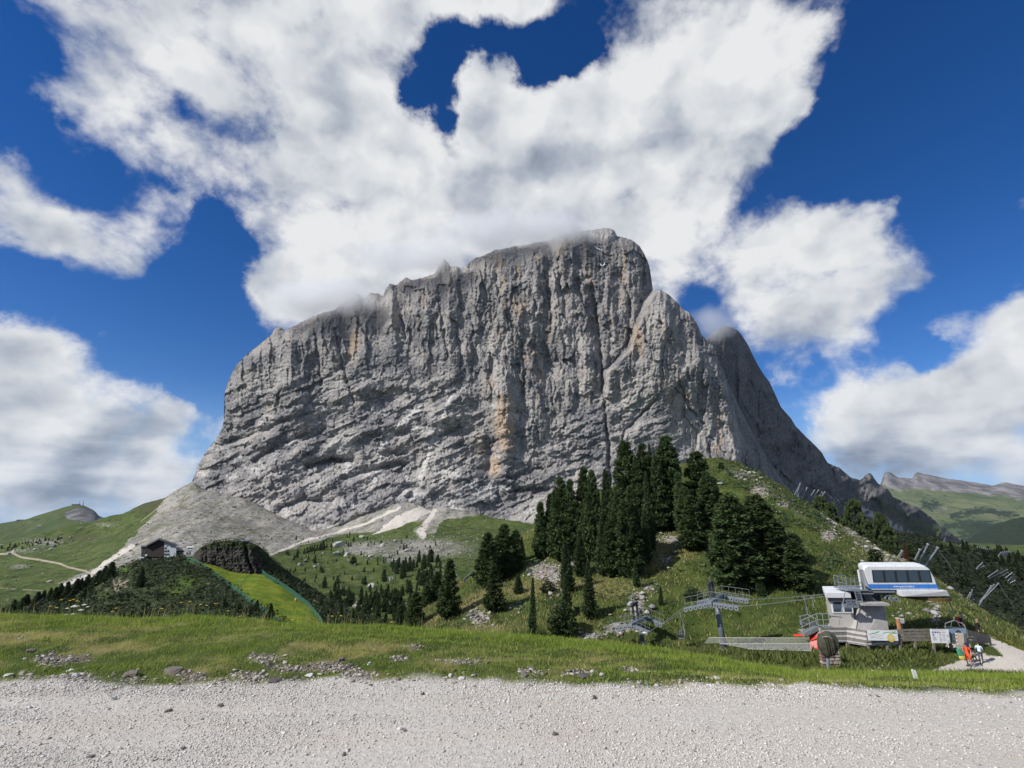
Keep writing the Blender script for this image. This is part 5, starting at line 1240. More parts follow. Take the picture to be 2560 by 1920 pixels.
for k, (px, py, wp, hp, lb) in enumerate([
 (848, 1366, 46, 30, 'largest pale boulder with a shaded right face at the top of the meadow'), (866, 1390, 30, 16, 'ochre boulder below the largest pale one'), (840, 1386, 36, 14, 'flat ochre boulder left under the largest pale one'), (748, 1414, 16, 13, 'grey boulder beside the tree row at the meadow\'s left edge'), (786, 1418, 12, 9, 'small grey boulder under a dark conifer in the meadow'),
 (890, 1412, 14, 10, 'boulder right beside a clump of three conifers'), (975, 1452, 22, 18, 'light boulder next to the tall conifer in mid meadow'), (929, 1468, 30, 18, 'dark wide boulder with a conifer at its left'), (851, 1476, 22, 16, 'slanted dark slab low in the meadow'), (990, 1406, 26, 22, 'rugged grey outcrop on the right of the meadow'), (905, 1344, 26, 14, 'boulder at the upper edge of the block field'), (955, 1366, 22, 13, 'dark boulder within the block field'), (928, 1392, 20, 12, 'pale boulder under the block field'), (968, 1392, 26, 12, 'dark flat boulder under the block field'), (1020, 1378, 28, 16, 'grey boulder right of two conifers in the block field'),
 (886, 1518, 20, 14, 'white block on the valley floor just above the grass brow'), (905, 1520, 16, 12, 'white block on the valley floor right of the larger one'), (110, 1352, 10, 7, 'grey boulder on the far left slope'), (135, 1366, 16, 9, 'pale boulder in the far left boulder patch'), (128, 1374, 18, 9, 'dark boulder in the far left boulder patch'), (86, 1375, 18, 9, 'boulder beside the far left track'), (150, 1345, 14, 8, 'dark boulder high on the far left slope')]):
    g = hit(px, py, B_VAL)
    if g is None: continue
    wm, hm = msize(wp, g.y, g.z), msize(hp, g.y, g.z)
    rock('boulder', g + Vector((0, 0, hm * .15)), (wm * .9, wm * .75, hm * 1.0), lb, BOULDER, 'boulders in the meadow', k)
NS = 'loose stones beside the road'
for k, (px, py, wp, hp, mt, lb) in enumerate([
 (18, 1690, 26, 9, WHITEST, 'flat white stone at the left end of the road edge'), (108, 1644, 14, 8, WHITEST, 'white pebble on the upper bare patch of the bank'), (174, 1680, 26, 9, WHITEST, 'flat pale stone in the left rubble patch'), (188, 1692, 24, 14, WHITEST, 'largest pale stone of the left rubble patch'), (158, 1690, 16, 10, WHITEST, 'pale stone at the left of the largest one in the rubble'), (665, 1658, 24, 12, DARKST, 'dark brown stone in the grass above the middle rubble'), (434, 1682, 56, 16, DARKST, 'wide brown slab sunk in the turf edge'), (329, 1690, 44, 18, DARKST, 'dark clod of earth and rock at the turf edge'), (687, 1700, 44, 8, DARKST, 'flat dark slate lying along the gravel edge'), (80, 1630, 26, 14, DARKST, 'brown stone in the grass on the left bank'),
 (423, 1778, 20, 10, DARKST, 'dark pointed stone lying out on the gravel'), (282, 1750, 16, 12, WHITEST, 'pale round stone out on the gravel'), (74, 1770, 14, 9, WHITEST, 'pale stone on the gravel at the far left'), (553, 1765, 18, 7, DARKST, 'dark splinter lying on the gravel'), (231, 1892, 16, 9, DARKST, 'grey stone at the lower left of the road'), (459, 1872, 14, 10, DARKST, 'brown stone near the bottom of the road'),
 (922, 1661, 14, 7, WHITEST, 'pale flat stone in the middle rubble'), (873, 1667, 22, 10, DARKST, 'dark stone in the middle rubble'), (1125, 1692, 12, 12, WHITEST, 'upright white stone at the gravel edge'), (1154, 1700, 20, 12, WHITEST, 'tilted white stone beside the green tuft at the gravel edge'), (1325, 1672, 26, 10, DARKST, 'dark stone in the turf right of the green tuft'), (1308, 1692, 36, 9, DARKST, 'flat dark slab at the gravel edge right of the green tuft'), (1056, 1737, 12, 9, DARKST, 'grey stone on the gravel below the green tuft'), (1487, 1746, 12, 12, DARKST, 'dark chip standing up on the gravel'), (1388, 1836, 16, 12, DARKST, 'dark angular stone out in the open gravel'), (999, 1823, 18, 9, WHITEST, 'pale stone in front of a dark one on the gravel'), (1011, 1828, 14, 7, DARKST, 'dark stone touching a pale one on the gravel'), (861, 1889, 12, 11, DARKST, 'grey stone at the bottom middle of the road'), (1460, 1690, 40, 10, DARKST, 'long brown slab in the turf edge on the right'), (770, 1690, 26, 9, WHITEST, 'pale stone in the rubble under the bank'), (740, 1696, 22, 10, DARKST, 'brown stone in the rubble under the bank'), (850, 1652, 26, 9, DARKST, 'brown stone at the top of the middle rubble')]):
    g = hit(px, py, B_GRO)
    wm, hm = msize(wp, g.y, g.z), msize(hp, g.y, g.z)
    rock('stone', g + Vector((0, 0, hm * .18)), (wm * 1.15, wm * .9, hm * 1.3), lb, mt, NS, k)
# ------------------------------------------------------------------ builder for made things
class MB:
    def __init__(s):
        s.v, s.f = [], []
    def quad(s, *p):
        b = len(s.v); s.v += [tuple(q) for q in p]; s.f.append(tuple(range(b, b + len(p)))); return s
    def hexa(s, lo, hi):
        """lo, hi: four corners each, same winding"""
        b = len(s.v); s.v += [tuple(q) for q in lo] + [tuple(q) for q in hi]
        s.f += [(b + 3, b + 2, b + 1, b), (b + 4, b + 5, b + 6, b + 7)] + [(b + i, b + (i + 1) % 4, b + 4 + (i + 1) % 4, b + 4 + i) for i in range(4)]
        return s
    def box(s, x0, x1, y0, y1, z0, z1):
        return s.hexa([(x0, y0, z0), (x1, y0, z0), (x1, y1, z0), (x0, y1, z0)], [(x0, y0, z1), (x1, y0, z1), (x1, y1, z1), (x0, y1, z1)])
    def beam(s, a, b, w, h=None, up=(0, 0, 1)):
        a, b = Vector(a), Vector(b); h = h or w
        d = (b - a).normalized(); u = Vector(up)
        if abs(d.dot(u)) > .98: u = Vector((0, 1, 0))
        r = d.cross(u).normalized() * w * .5; t = r.cross(d).normalized() * h * .5
        return s.hexa([a - r - t, a + r - t, a + r + t, a - r + t], [b - r - t, b + r - t, b + r + t, b - r + t])
    def tube(s, pts, r, seg=6):
        pts = [Vector(p) for p in pts]; n = len(pts); b = len(s.v)
        rr = r if isinstance(r, (list, tuple)) else [r] * n
        for i, p in enumerate(pts):
            d = (pts[min(i + 1, n - 1)] - pts[max(i - 1, 0)]).normalized()
            u = d.orthogonal().normalized() if i == 0 else (u - d * u.dot(d)).normalized()
            w_ = d.cross(u)
            for k in range(seg):
                a = 2 * math.pi * k / seg
                s.v.append(tuple(p + (u * math.cos(a) + w_ * math.sin(a)) * rr[i]))
        for i in range(n - 1):
            for k in range(seg):
                k2 = (k + 1) % seg
                s.f.append((b + i * seg + k, b + i * seg + k2, b + (i + 1) * seg + k2, b + (i + 1) * seg + k))
        s.f.append(tuple(b + k for k in range(seg))[::-1]); s.f.append(tuple(b + (n - 1) * seg + k for k in range(seg)))
        return s
    def disc(s, c, axis, r, th, seg=16, hole=0.0):
        c, ax = Vector(c), Vector(axis).normalized(); u = ax.orthogonal().normalized(); w_ = ax.cross(u)
        b = len(s.v)
        rings = [(r, -.5), (r, .5)] if hole == 0 else [(r, -.5), (r, .5), (hole, .5), (hole, -.5)]
        for (q, t) in rings:
            for k in range(seg):
                a = 2 * math.pi * k / seg
                s.v.append(tuple(c + (u * math.cos(a) + w_ * math.sin(a)) * q + ax * t * th))
        m = len(rings)
        for j in range(m if hole else 1):
            for k in range(seg):
                k2 = (k + 1) % seg; j2 = (j + 1) % m
                s.f.append((b + j * seg + k, b + j * seg + k2, b + j2 * seg + k2, b + j2 * seg + k))
        if not hole:
            s.f.append(tuple(b + k for k in range(seg))[::-1]); s.f.append(tuple(b + seg + k for k in range(seg)))
        return s
    def extrude(s, prof, d):
        """prof: list of points of a flat outline; d: vector"""
        d = Vector(d); n = len(prof); b = len(s.v)
        s.v += [tuple(p) for p in prof] + [tuple(Vector(p) + d) for p in prof]
        s.f.append(tuple(range(b, b + n))); s.f.append(tuple(range(b + n, b + 2 * n))[::-1])
        for i in range(n):
            j = (i + 1) % n
            s.f.append((b + i, b + j, b + n + j, b + n + i))
        return s
    def mesh(s, name, bevel=0.0, smooth=False):
        me = bpy.data.meshes.new(name)
        me.from_pydata(s.v, [], s.f)
        bm = bmesh.new(); bm.from_mesh(me)
        bmesh.ops.recalc_face_normals(bm, faces=bm.faces)
        if bevel:
            bmesh.ops.bevel(bm, geom=list(bm.edges), offset=bevel, segments=2, affect='EDGES', clamp_overlap=True)
        bm.to_mesh(me); bm.free()
        if smooth:
            me.polygons.foreach_set('use_smooth', np.ones(len(me.polygons), bool))
        me.update()
        return me
    def build(s, name, mt, parent=None, bevel=0.0, smooth=False, **pr):
        me = s.mesh(name, bevel, smooth)
        if parent is not None:
            me.transform(world_of(parent).inverted())
        return link(name, me, mt, parent, **pr)
def world_of(o):
    m = o.matrix_basis.copy()
    while o.parent is not None:
        o = o.parent; m = o.matrix_basis @ m
    return m
def thing(name, label, category, loc, group=None, rz=0.0):
    o = bpy.data.objects.new(name, None); COL.objects.link(o)
    o.location = loc; o.rotation_euler = (0, 0, rz); o.empty_display_size = .3
    return set_props(o, label, category, group)
def place_tree_copy(o, parent=None):
    c = o.copy(); COL.objects.link(c)
    if parent is not None: c.parent = parent
    for ch in list(o.children): place_tree_copy(ch, c)
    return c

STEEL = simple('galvanised_steel', (.23, .255, .28), .5, .35, .10, 4)
DSTEEL = simple('dark_steel', (.045, .05, .055), .55, .2, .15, 4)
GSTEEL = simple('painted_steel', (.20, .235, .27), .45, .2, .10, 3)
POLE = simple('tower_steel', (.145, .165, .19), .5, .25, .22, 2.5)
WHITE = simple('white_paint', (.72, .73, .735), .4, 0, .09, 1.6)
OFFW = simple('cream_panel', (.50, .49, .455), .6, 0, .06, 2)
BLUE = simple('blue_paint', (.055, .205, .60), .35, 0, .05, 2)
CONC = simple('concrete', (.36, .355, .345), .85, 0, .14, 2.2, .15)
WOOD = simple('weathered_wood', (.19, .17, .155), .9, 0, .28, 5, .2)
WOODL = simple('silver_wood', (.46, .455, .45), .8, 0, .14, 5, .1)
WOODO = simple('orange_wood', (.36, .165, .07), .75, 0, .2, 5, .1)
DECKW = simple('deck_wood', (.33, .255, .19), .85, 0, .2, 4, .2)
RUBBER = simple('black_rubber', (.02, .02, .022), .7)
RED = simple('red_net', (.56, .035, .022), .7, 0, .1)
PINK = simple('faded_red_cloth', (.55, .20, .18), .8, 0, .15, 8)
NETW = simple('white_net', (.48, .48, .46), .8)
OLIVE = simple('olive_canvas', (.052, .052, .034), .85, 0, .35, 3.5, .5)
SIGNW = simple('sign_white', (.72, .74, .76), .45, 0, .02)
INK = simple('sign_ink', (.22, .24, .28), .6)
SBLUE = simple('sign_blue', (.03, .07, .26), .5)
SORANGE = simple('sign_orange', (.60, .20, .10), .5)
GREENP = simple('print_green', (.12, .38, .18), .6)
GREYP = simple('print_grey', (.40, .42, .44), .6)
YELP = simple('print_yellow', (.62, .47, .10), .6)
BEIGE = simple('sign_beige', (.42, .36, .29), .7, 0, .1, 6)
REDP = simple('print_red', (.55, .07, .06), .6)
PANO = simple('panorama_print', (.10, .14, .17), .5, 0, .6, 3)
PANOS = simple('panorama_sky', (.22, .32, .44), .5, 0, .1, 3)
m_, nt_, bs_ = mat('window_glass')
bs_.inputs['Base Color'].default_value = (.10, .15, .21, 1); bs_.inputs['Metallic'].default_value = .55; bs_.inputs['Roughness'].default_value = .05; bs_.inputs['Specular IOR Level'].default_value = .6
GLASS = m_

def S(px, py, Y): return place(px, py, Y)
def xz(px, py, Y):
    p = place(px, py, Y); return p.x, p.z

# ------------------------------------------------------------------ upper station of the chairlift
YF = 42.6                                           # front face of the white housing
def Z(py, Y=YF): return float(zat(py, Y))
def Xp(px, py, Y=YF): return place(px, py, Y).x
base_z = drop(Xp(2165, 1574, 43), 43.0)
stn = thing('chairlift_station', 'white and blue drive housing on a flared concrete base with a glazed control booth', 'chairlift station', (Xp(2170, 1560, 43), 43.0, base_z))
# housing: rounded body with sloping ends
zt, zb = Z(1414), Z(1474)
xl, xr = Xp(2172, 1470), Xp(2347, 1472)
def section(y, ins_):
    h = zt - zb
    k = .18
    pts = [(xl + .12, zb), (xr, zb), (xr - .12, zb + h * .45), (xr - .38, zt - .28), (xr - .62, zt - .08), (xr - 1.0, zt), (xl + .15, zt), (xl - .12, zt - .10), (xl - .22, zt - .32), (xl - .05, zb + h * .35)]
    return [(x + (ins_ if x < (xl + xr) / 2 else -ins_) + (y - YF) * .52, y, z - (ins_ * .8 if z > zt - .4 else 0)) for (x, z) in pts]
mb = MB()
secs = [section(YF, .10), section(YF + .16, .03), section(YF + .5, 0), section(YF + 2.3, 0), section(YF + 2.64, .03), section(YF + 2.8, .10)]
for sct in secs: mb.v += sct
n = len(secs[0])
for i in range(len(secs) - 1):
    for k in range(n):
        k2 = (k + 1) % n
        mb.f.append((i * n + k, i * n + k2, (i + 1) * n + k2, (i + 1) * n + k))
mb.f.append(tuple(range(n))); mb.f.append(tuple(range((len(secs) - 1) * n, len(secs) * n))[::-1])
housing = mb.build('housing', WHITE, stn, smooth=False)
# window band: dark surround, five panes each a piece of its own
f0, f1 = YF - .02, YF + .03
A, B_, C_, D_ = (Xp(2179, 1425), Z(1425)), (Xp(2324, 1425), Z(1425)), (Xp(2331, 1456), Z(1456)), (Xp(2183, 1456), Z(1456))
win = MB().hexa([(D_[0], f0, D_[1]), (C_[0], f0, C_[1]), (B_[0], f0, B_[1]), (A[0], f0, A[1])], [(D_[0], f1, D_[1]), (C_[0], f1, C_[1]), (B_[0], f1, B_[1]), (A[0], f1, A[1])]).build('window_band', RUBBER, stn)
for k in range(5):
    t0, t1 = (k + .10) / 5, (k + .90) / 5
    def lp(t, top, m=.05):
        p, q = (A, B_) if top else (D_, C_)
        return (p[0] + (q[0] - p[0]) * t, f0 - .012, (p[1] + (q[1] - p[1]) * t) + (-m if top else m))
    a_, b_, c_, d_ = lp(t0, False), lp(t1, False), lp(t1, True), lp(t0, True)
    MB().hexa([a_, b_, c_, d_], [(q[0], q[1] + .008, q[2]) for q in (a_, b_, c_, d_)]).build('pane', GLASS, win)
stz0, stz1 = Z(1471.5), Z(1460.5)
MB().hexa([(xl + .03, YF - .012, stz0), (xr - .02, YF - .012, stz0), (xr - .10, YF - .012, stz1), (xl - .02, YF - .012, stz1)], [(xl + .03, YF + .05, stz0), (xr - .02, YF + .05, stz0), (xr - .10, YF + .05, stz1), (xl - .02, YF + .05, stz1)]).build('stripe', BLUE, stn)
seam = MB()
for k in range(1, 7):
    x = xl + (xr - xl) * k / 7
    seam.box(x - .012, x + .012, YF - .016, YF + .01, stz0, stz1)
seam.build('panel_seams', simple('stripe_seam', (.03, .10, .32), .5), stn)
tc = bpy.data.curves.new('lettering_curve', 'FONT'); tc.body = 'www.poma-italia.it'; tc.size = .23; tc.extrude = .004; tc.align_x = 'CENTER'; tc.align_y = 'CENTER'
tmp_ = bpy.data.objects.new('lettering_tmp', tc); COL.objects.link(tmp_)
tme = bpy.data.meshes.new_from_object(tmp_.evaluated_get(bpy.context.evaluated_depsgraph_get())); bpy.data.objects.remove(tmp_); tme.materials.clear()
tx = link('lettering', tme, SIGNW, stn, kind='stuff'); tx.location = Vector((Xp(2259, 1465), YF - .02, (stz0 + stz1) / 2)) - stn.location; tx.rotation_euler = (math.pi / 2, 0, 0)
jn = MB()
for k in range(1, 7):
    x = xl + (xr - xl) * k / 7; jn.box(x - .008, x + .008, YF - .004, YF + .02, Z(1459.5), Z(1457)); jn.box(x - .008, x + .008, YF - .004, YF + .02, zb + .02, stz0 - .02)
    xo = .5 * .52; jn.box(x - .01 + .1, x + .01 + .1, YF + .02, YF + .12, zt - .30, zt - .04)
jn.build('panel_joints', simple('joint_grey', (.20, .21, .22), .6), stn, kind='stuff')
# nose shelf under the housing
x0, x1, x2 = Xp(2243, 1480), Xp(2362, 1480), Xp(2382, 1483)
zs1, zs0 = Z(1476.5, YF - .25), Z(1491.5, YF - .25)
mb = MB()
for (ya, yb) in ((YF - .35, YF + 3.1),):
    mb.hexa([(x0 + .12, ya, zs0), (x1 + .3, ya + .25, zs0), (x1 + .3, yb - .25, zs0), (x0 + .12, yb, zs0)], [(x0, ya, zs1), (x1, ya + .1, zs1), (x1, yb - .1, zs1), (x0, yb, zs1)])
    mb.hexa([(x1 + .3, ya + .25, zs0), (x2, ya + .9, zs0 + .10), (x2, yb - .9, zs0 + .10), (x1 + .3, yb - .25, zs0)], [(x1, ya + .1, zs1), (x2, ya + .9, zs1 - .17), (x2, yb - .9, zs1 - .17), (x1, yb - .1, zs1)])
mb.build('nose_cover', WHITE, stn, bevel=.03)
bw = MB().disc((Xp(2312, 1495, 44), 44.0, zs0 - .26), (0, 0, 1), 1.75, .22, 32, 1.45)
for k in range(6):
    a = k * math.pi / 3
    c0 = Vector((Xp(2312, 1495, 44), 44.0, zs0 - .26)); bw.beam(c0, c0 + Vector((math.cos(a), math.sin(a), 0)) * 1.5, .14, .1)
bw.build('bullwheel', simple('rusty_yellow', (.13, .085, .03), .7, .2, .3), stn)
MB().tube([(Xp(2312, 1495, 44), 44.0, zs0 - .6), (Xp(2312, 1495, 44), 44.0, zs0 + .1)], .22, 12).build('drive_shaft', DSTEEL, stn)
for (px, py) in ((2227, 1498), (2240, 1499)):
    MB().disc((Xp(px, py, 42.5), 42.5, Z(py, 42.5)), (0, 1, 0), .19, .12, 18, .09).build('sheave_wheel', STEEL, stn)
mb = MB()
for q in range(14):
    px, py = 2212 + 14 * random.random(), 1490 + 8 * random.random()
    x, z = xz(px, py, 42.7); r = random.uniform(.04, .11); mb.box(x - r, x + r, 42.55, 42.9 + r, z - r, z + r)
mb.build('gear_motor', STEEL, stn)
# underside girders and dark frame between the housing and the base
mb = MB(); mb.box(Xp(2150, 1479), Xp(2236, 1479), YF - .1, YF + .12, Z(1481.5), Z(1477)); mb.box(Xp(2150, 1479), Xp(2236, 1479), YF + 2.5, YF + 2.75, Z(1481.5), Z(1477))
mb.build('girder', GSTEEL, stn)
mb = MB(); mb.box(Xp(2160, 1484), Xp(2240, 1484), YF + .35, YF + 2.5, Z(1489), Z(1478)); mb.box(Xp(2152, 1490), Xp(2216, 1490), YF + .7, YF + 2.2, Z(1511), Z(1487))
mb.build('drive_frame', DSTEEL, stn)
mb = MB(); mb.extrude([(Xp(2184, 1492), YF + .45, Z(1490)), (Xp(2190, 1511), YF + .45, Z(1511)), (Xp(2212, 1511), YF + .45, Z(1511)), (Xp(2206, 1508), YF + .45, Z(1507))], (0, .3, 0))
mb.build('gusset', CONC, stn)
# flared concrete base
zt_, zb_ = Z(1512, 42.4), base_z - 1.2
T = [(Xp(2150, 1512, 43.3), 43.3, zt_), (Xp(2211, 1512, 43.3), 43.3, zt_), (Xp(2211, 1512), 45.0, zt_), (Xp(2150, 1512), 45.0, zt_)]
Bt = [(Xp(2112, 1574, 41.3), 41.2, zb_), (Xp(2222, 1574, 41.8), 41.8, zb_), (Xp(2222, 1574, 42), 45.6, zb_), (Xp(2112, 1574, 41.3), 45.6, zb_)]
mb = MB().hexa(Bt, T)
mb.build('concrete_base', CONC, stn)
mb = MB().box(Xp(2146, 1512), Xp(2214, 1512), 42.1, 45.2, zt_ - .02, zt_ + .16); mb.build('base_cap', CONC, stn)
# steel walkway, ladders and rails at the left end
zp = Z(1474, YF)
wx0, wx1 = Xp(2116, 1474), Xp(2168, 1474)
mb = MB().box(wx0, wx1, YF - .15, YF + 1.6, zp - .09, zp); mb.box(wx0 + .9, wx1 + .4, YF - .1, YF + 1.2, zp - .34, zp - .12)
mb.build('walkway', GSTEEL, stn)
mb = MB()
zr = Z(1445, YF)
for y in (YF - .1, YF + 1.5):
    for k in range(4):
        x = wx0 + .05 + (Xp(2150, 1474) - wx0 - .1) * k / 3
        mb.tube([(x, y, zp), (x, y, zr)], .025, 5)
    for t in (.33, .66, 1.0):
        mb.tube([(wx0 + .05, y, zp + (zr - zp) * t), (Xp(2150, 1474) - .05, y, zp + (zr - zp) * t)], .022, 5)
for t in (.5, 1.0): mb.tube([(wx0 + .05, YF - .1, zp + (zr - zp) * t), (wx0 + .05, YF + 1.5, zp + (zr - zp) * t)], .022, 5)
mb.build('railing', STEEL, stn)
dx0, dx1, dz1 = Xp(2147, 1422), Xp(2166, 1466), Z(1422)
fr = MB(); fr.box(dx0 - .02, dx0 + .08, YF + .1, YF + .2, zp, dz1); fr.box(dx0 - .02, dx1, YF + .1, YF + .2, dz1 - .08, dz1); fr.build('door_frame', WHITE, stn)
MB().box(dx0 + .08, dx1, YF + .13, YF + .17, zp, dz1 - .08).build('door', simple('grey_door', (.30, .29, .29), .5), stn)
mb = MB()
lx0, lx1 = Xp(2134, 1490), Xp(2147, 1490)
for x in (lx0, lx1): mb.beam((x, YF - .2, zp - .05), (x + .1, YF - .3, Z(1518)), .05)
for k in range(9):
    z = zp - .1 - k * .14; mb.beam((lx0, YF - .22, z), (lx1 + .05, YF - .22, z), .04)
for k in range(4): mb.beam((Xp(2165 + 5 * k, 1481), YF + .35, Z(1482)), (Xp(2178 + 5 * k, 1508), YF + .4, Z(1508)), .10, .03)
mb.build('ladder', GSTEEL, stn, kind='stuff')
mb = MB()
bx0, bx1 = Xp(2110, 1505, 42.2), Xp(2138, 1505, 42.2)
mb.box(bx0, bx1, 41.9, 42.5, Z(1518, 42.2), Z(1511, 42.2))
for py in (1499, 1505): mb.beam((bx0, 41.9, Z(py, 42.2)), (bx1, 41.9, Z(py, 42.2)), .05, .09)
for x in (bx0, (bx0 + bx1) / 2, bx1): mb.beam((x, 41.9, Z(1518, 42.2)), (x, 41.9, Z(1498, 42.2)), .05)
mb.build('service_balcony', GSTEEL, stn)
MB().tube([S(2114, 1474, 42.3), S(2097, 1563, 41.2)], .03, 5).build('stay_rod', STEEL, stn)
# control booth
YB = 43.0
cx0, cx1, cz0, cz1 = Xp(2072, 1535, YB), Xp(2134, 1535, YB), base_z - .6, Z(1500, YB)
sh_ = 2.6 * .58
booth = MB().hexa([(cx0, YB, cz0), (cx1, YB, cz0), (cx1 + sh_, YB + 2.6, cz0), (cx0 + sh_, YB + 2.6, cz0)], [(cx0, YB, cz1), (cx1, YB, cz1), (cx1 + sh_, YB + 2.6, cz1), (cx0 + sh_, YB + 2.6, cz1)]).build('control_booth', OFFW, stn)
rx0, rx1 = Xp(2063, 1485, YB - .35), Xp(2127, 1485, YB - .35)
MB().hexa([(rx0, YB - .35, Z(1493, YB)), (rx1, YB - .35, Z(1493, YB)), (rx1 + 1.8, YB + 2.9, Z(1493, YB)), (rx0 + 1.8, YB + 2.9, Z(1493, YB))], [(rx0, YB - .35, Z(1480, YB)), (rx1, YB - .35, Z(1480, YB)), (rx1 + 1.8, YB + 2.9, Z(1480, YB)), (rx0 + 1.8, YB + 2.9, Z(1480, YB))]).build('booth_roof', WHITE, stn, bevel=.02)
rx0, rx1 = Xp(2068, 1485, YB - .2), Xp(2130, 1485, YB - .2)
MB().hexa([(rx0, YB - .2, Z(1501, YB)), (rx1, YB - .2, Z(1501, YB)), (rx1 + 1.7, YB + 2.7, Z(1501, YB)), (rx0 + 1.7, YB + 2.7, Z(1501, YB))], [(rx0, YB - .2, Z(1493.2, YB)), (rx1, YB - .2, Z(1493.2, YB)), (rx1 + 1.7, YB + 2.7, Z(1493.2, YB)), (rx0 + 1.7, YB + 2.7, Z(1493.2, YB))]).build('roof_fascia', simple('brown_fascia', (.16, .14, .13), .7), stn)
for (a, b) in ((2080, 2106), (2107.5, 2130)):
    wx_, wy_ = Xp(a, 1517, YB), Xp(b, 1517, YB)
    wf = MB()
    z0_, z1_ = Z(1531, YB), Z(1503, YB)
    wf.box(wx_, wy_, YB - .05, YB + .02, z0_ - .05, z0_ + .03); wf.box(wx_, wy_, YB - .05, YB + .02, z1_ - .03, z1_ + .03)
    wf.box(wx_ - .03, wx_ + .05, YB - .05, YB + .02, z0_ + .03, z1_ - .03); wf.box(wy_ - .05, wy_ + .03, YB - .05, YB + .02, z0_ + .03, z1_ - .03)
    wfo = wf.build('window_frame', WHITE, stn)
    MB().box(wx_ + .05, wy_ - .05, YB - .03, YB + .01, z0_ + .03, z1_ - .03).build('pane', GLASS, wfo)
# timber deck with its plank front
YD = 40.5
zd = Z(1573, YD)
d_l, d_r = Xp(2055, 1575, YD), Xp(2250, 1575, 39.2)
mb = MB()
for k in range(11):
    y = 40.55 + k * .29
    mb.box(d_l - .1, Xp(2236, 1575, 41), y, y + .27, zd - .80, zd - .74)
mb.build('deck_boards', DECKW, stn)
mb = MB(); mb.box(d_l, Xp(2118, 1560, 41), 40.62, 40.9, zd - .7, zd + .02); mb.box(Xp(2186, 1570, 41), Xp(2242, 1570, 41), 40.4, 40.7, zd - .72, zd - .08)
mb.build('timber_curb', DECKW, stn)
# fence of planks in front of the deck: a thing of its own, plank by plank
fence = thing('plank_fence', 'long weathered plank fence below the station with two pale boards along its left bays', 'fence', (Xp(2150, 1600, 40), 40.0, drop(Xp(2150, 1600, 40), 40.0)))
path_ = [(2055, 40.5), (2117, 40.5), (2167, 39.6), (2246, 39.4), (2330, 39.6), (2416, 39.9), (2474, 41.6)]
tops = [1569, 1569, 1577, 1573, 1572, 1574, 1590]
bots = [1600, 1600, 1608, 1604, 1604, 1607, 1606]
def fpt(i, t):
    px = path_[i][0] * (1 - t) + path_[i + 1][0] * t; Y = path_[i][1] * (1 - t) + path_[i + 1][1] * t
    a = place(px, tops[i] * (1 - t) + tops[i + 1] * t, Y); b = place(px, bots[i] * (1 - t) + bots[i + 1] * t, Y)
    return a, b
for i in range(6):
    rows = {0: [(0, .15, 'g'), (.2, .38, 'w'), (.42, .58, 'g'), (.60, .77, 'w'), (.82, 1, 'g')], 1: [(0, .15, 'g'), (.2, .38, 'w'), (.42, .56, 'g'), (.58, .76, 'w'), (.80, 1, 'g')], 5: [(0, .2, 'g'), (.27, .47, 'g'), (.54, .74, 'g'), (.8, 1, 'g')]}.get(i, [(0, .17, 'g'), (.24, .42, 'g'), (.5, .68, 'g'), (.76, .95, 'g')])
    for (u0, u1, cc) in rows:
        a0, b0 = fpt(i, .0); a1, b1 = fpt(i, 1.0)
        j0, j1 = random.uniform(-.02, .02), random.uniform(-.02, .02)
        p0, p1 = a0.lerp(b0, (u0 + u1) / 2 + j0), a1.lerp(b1, (u0 + u1) / 2 + j1)
        MB().beam(p0, p1, .04, (a0 - b0).length * (u1 - u0)).build('plank', WOODL if cc == 'w' else WOOD, fence)
for (i, t, ext) in [(0, 0, .2), (0, .95, 1), (1, .0, 1), (1, 1, 1), (2, .6, 1), (3, 0, .3), (3, .45, .3), (3, 1, .3), (4, .5, .3), (5, 0, .3), (5, .5, .3), (5, 1, .3)]:
    a, b = fpt(i, t); o_ = Vector((0, .06, 0))
    g = drop(a.x, a.y) or b.z - .5
    MB().beam(a + o_, Vector((b.x + .06, b.y + .06, min(g - .2, b.z - .2))), .13).build('post', WOOD, fence)
mb = MB()
for i in (0, 1, 2):
    a, b = fpt(i, 0); c, d = fpt(i, 1)
    mb.beam(b + Vector((0, .03, -.06)), d + Vector((0, .03, -.06)), .10, .09); mb.beam(b + Vector((0, .1, -.18)), d + Vector((0, .1, -.18)), .06, .06)
mb.build('ledger', WOODL, fence)

# banner, boards and signs on and in front of the fence
def board(name, label, cat, pts, mt, th=.03, group=None):
    """pts: (px,py,Y) TL TR BR BL"""
    c = [place(*q) for q in pts]; mid = (c[0] + c[1] + c[2] + c[3]) / 4
    t = thing(name, label, cat, mid, group)
    nrm = (c[1] - c[0]).cross(c[3] - c[0]).normalized()
    if nrm.y > 0: nrm = -nrm
    MB().hexa([c[3], c[2], c[1], c[0]], [q - nrm * th for q in (c[3], c[2], c[1], c[0])]).build('panel', mt, t)
    def on(u, v, off=.006):
        a = c[0].lerp(c[1], u); b = c[3].lerp(c[2], u); return a.lerp(b, v) + nrm * off
    return t, on
def patch_on(on, u0, v0, u1, v1, mt, t, name, off=.006):
    MB().hexa([on(u0, v1, 0), on(u1, v1, 0), on(u1, v0, 0), on(u0, v0, 0)], [on(u0, v1, off), on(u1, v1, off), on(u1, v0, off), on(u0, v0, off)]).build(name, mt, t)
def strokes(on, lines, w_, mt, t, name, off=.008):
    mb = MB()
    for ln in lines:
        pts = [on(u, v, off) for u, v in ln]
        for a, b in zip(pts[:-1], pts[1:]): mb.beam(a, b, .004, w_, up=(0, 0, 1))
    mb.build(name, mt, t, kind='stuff')
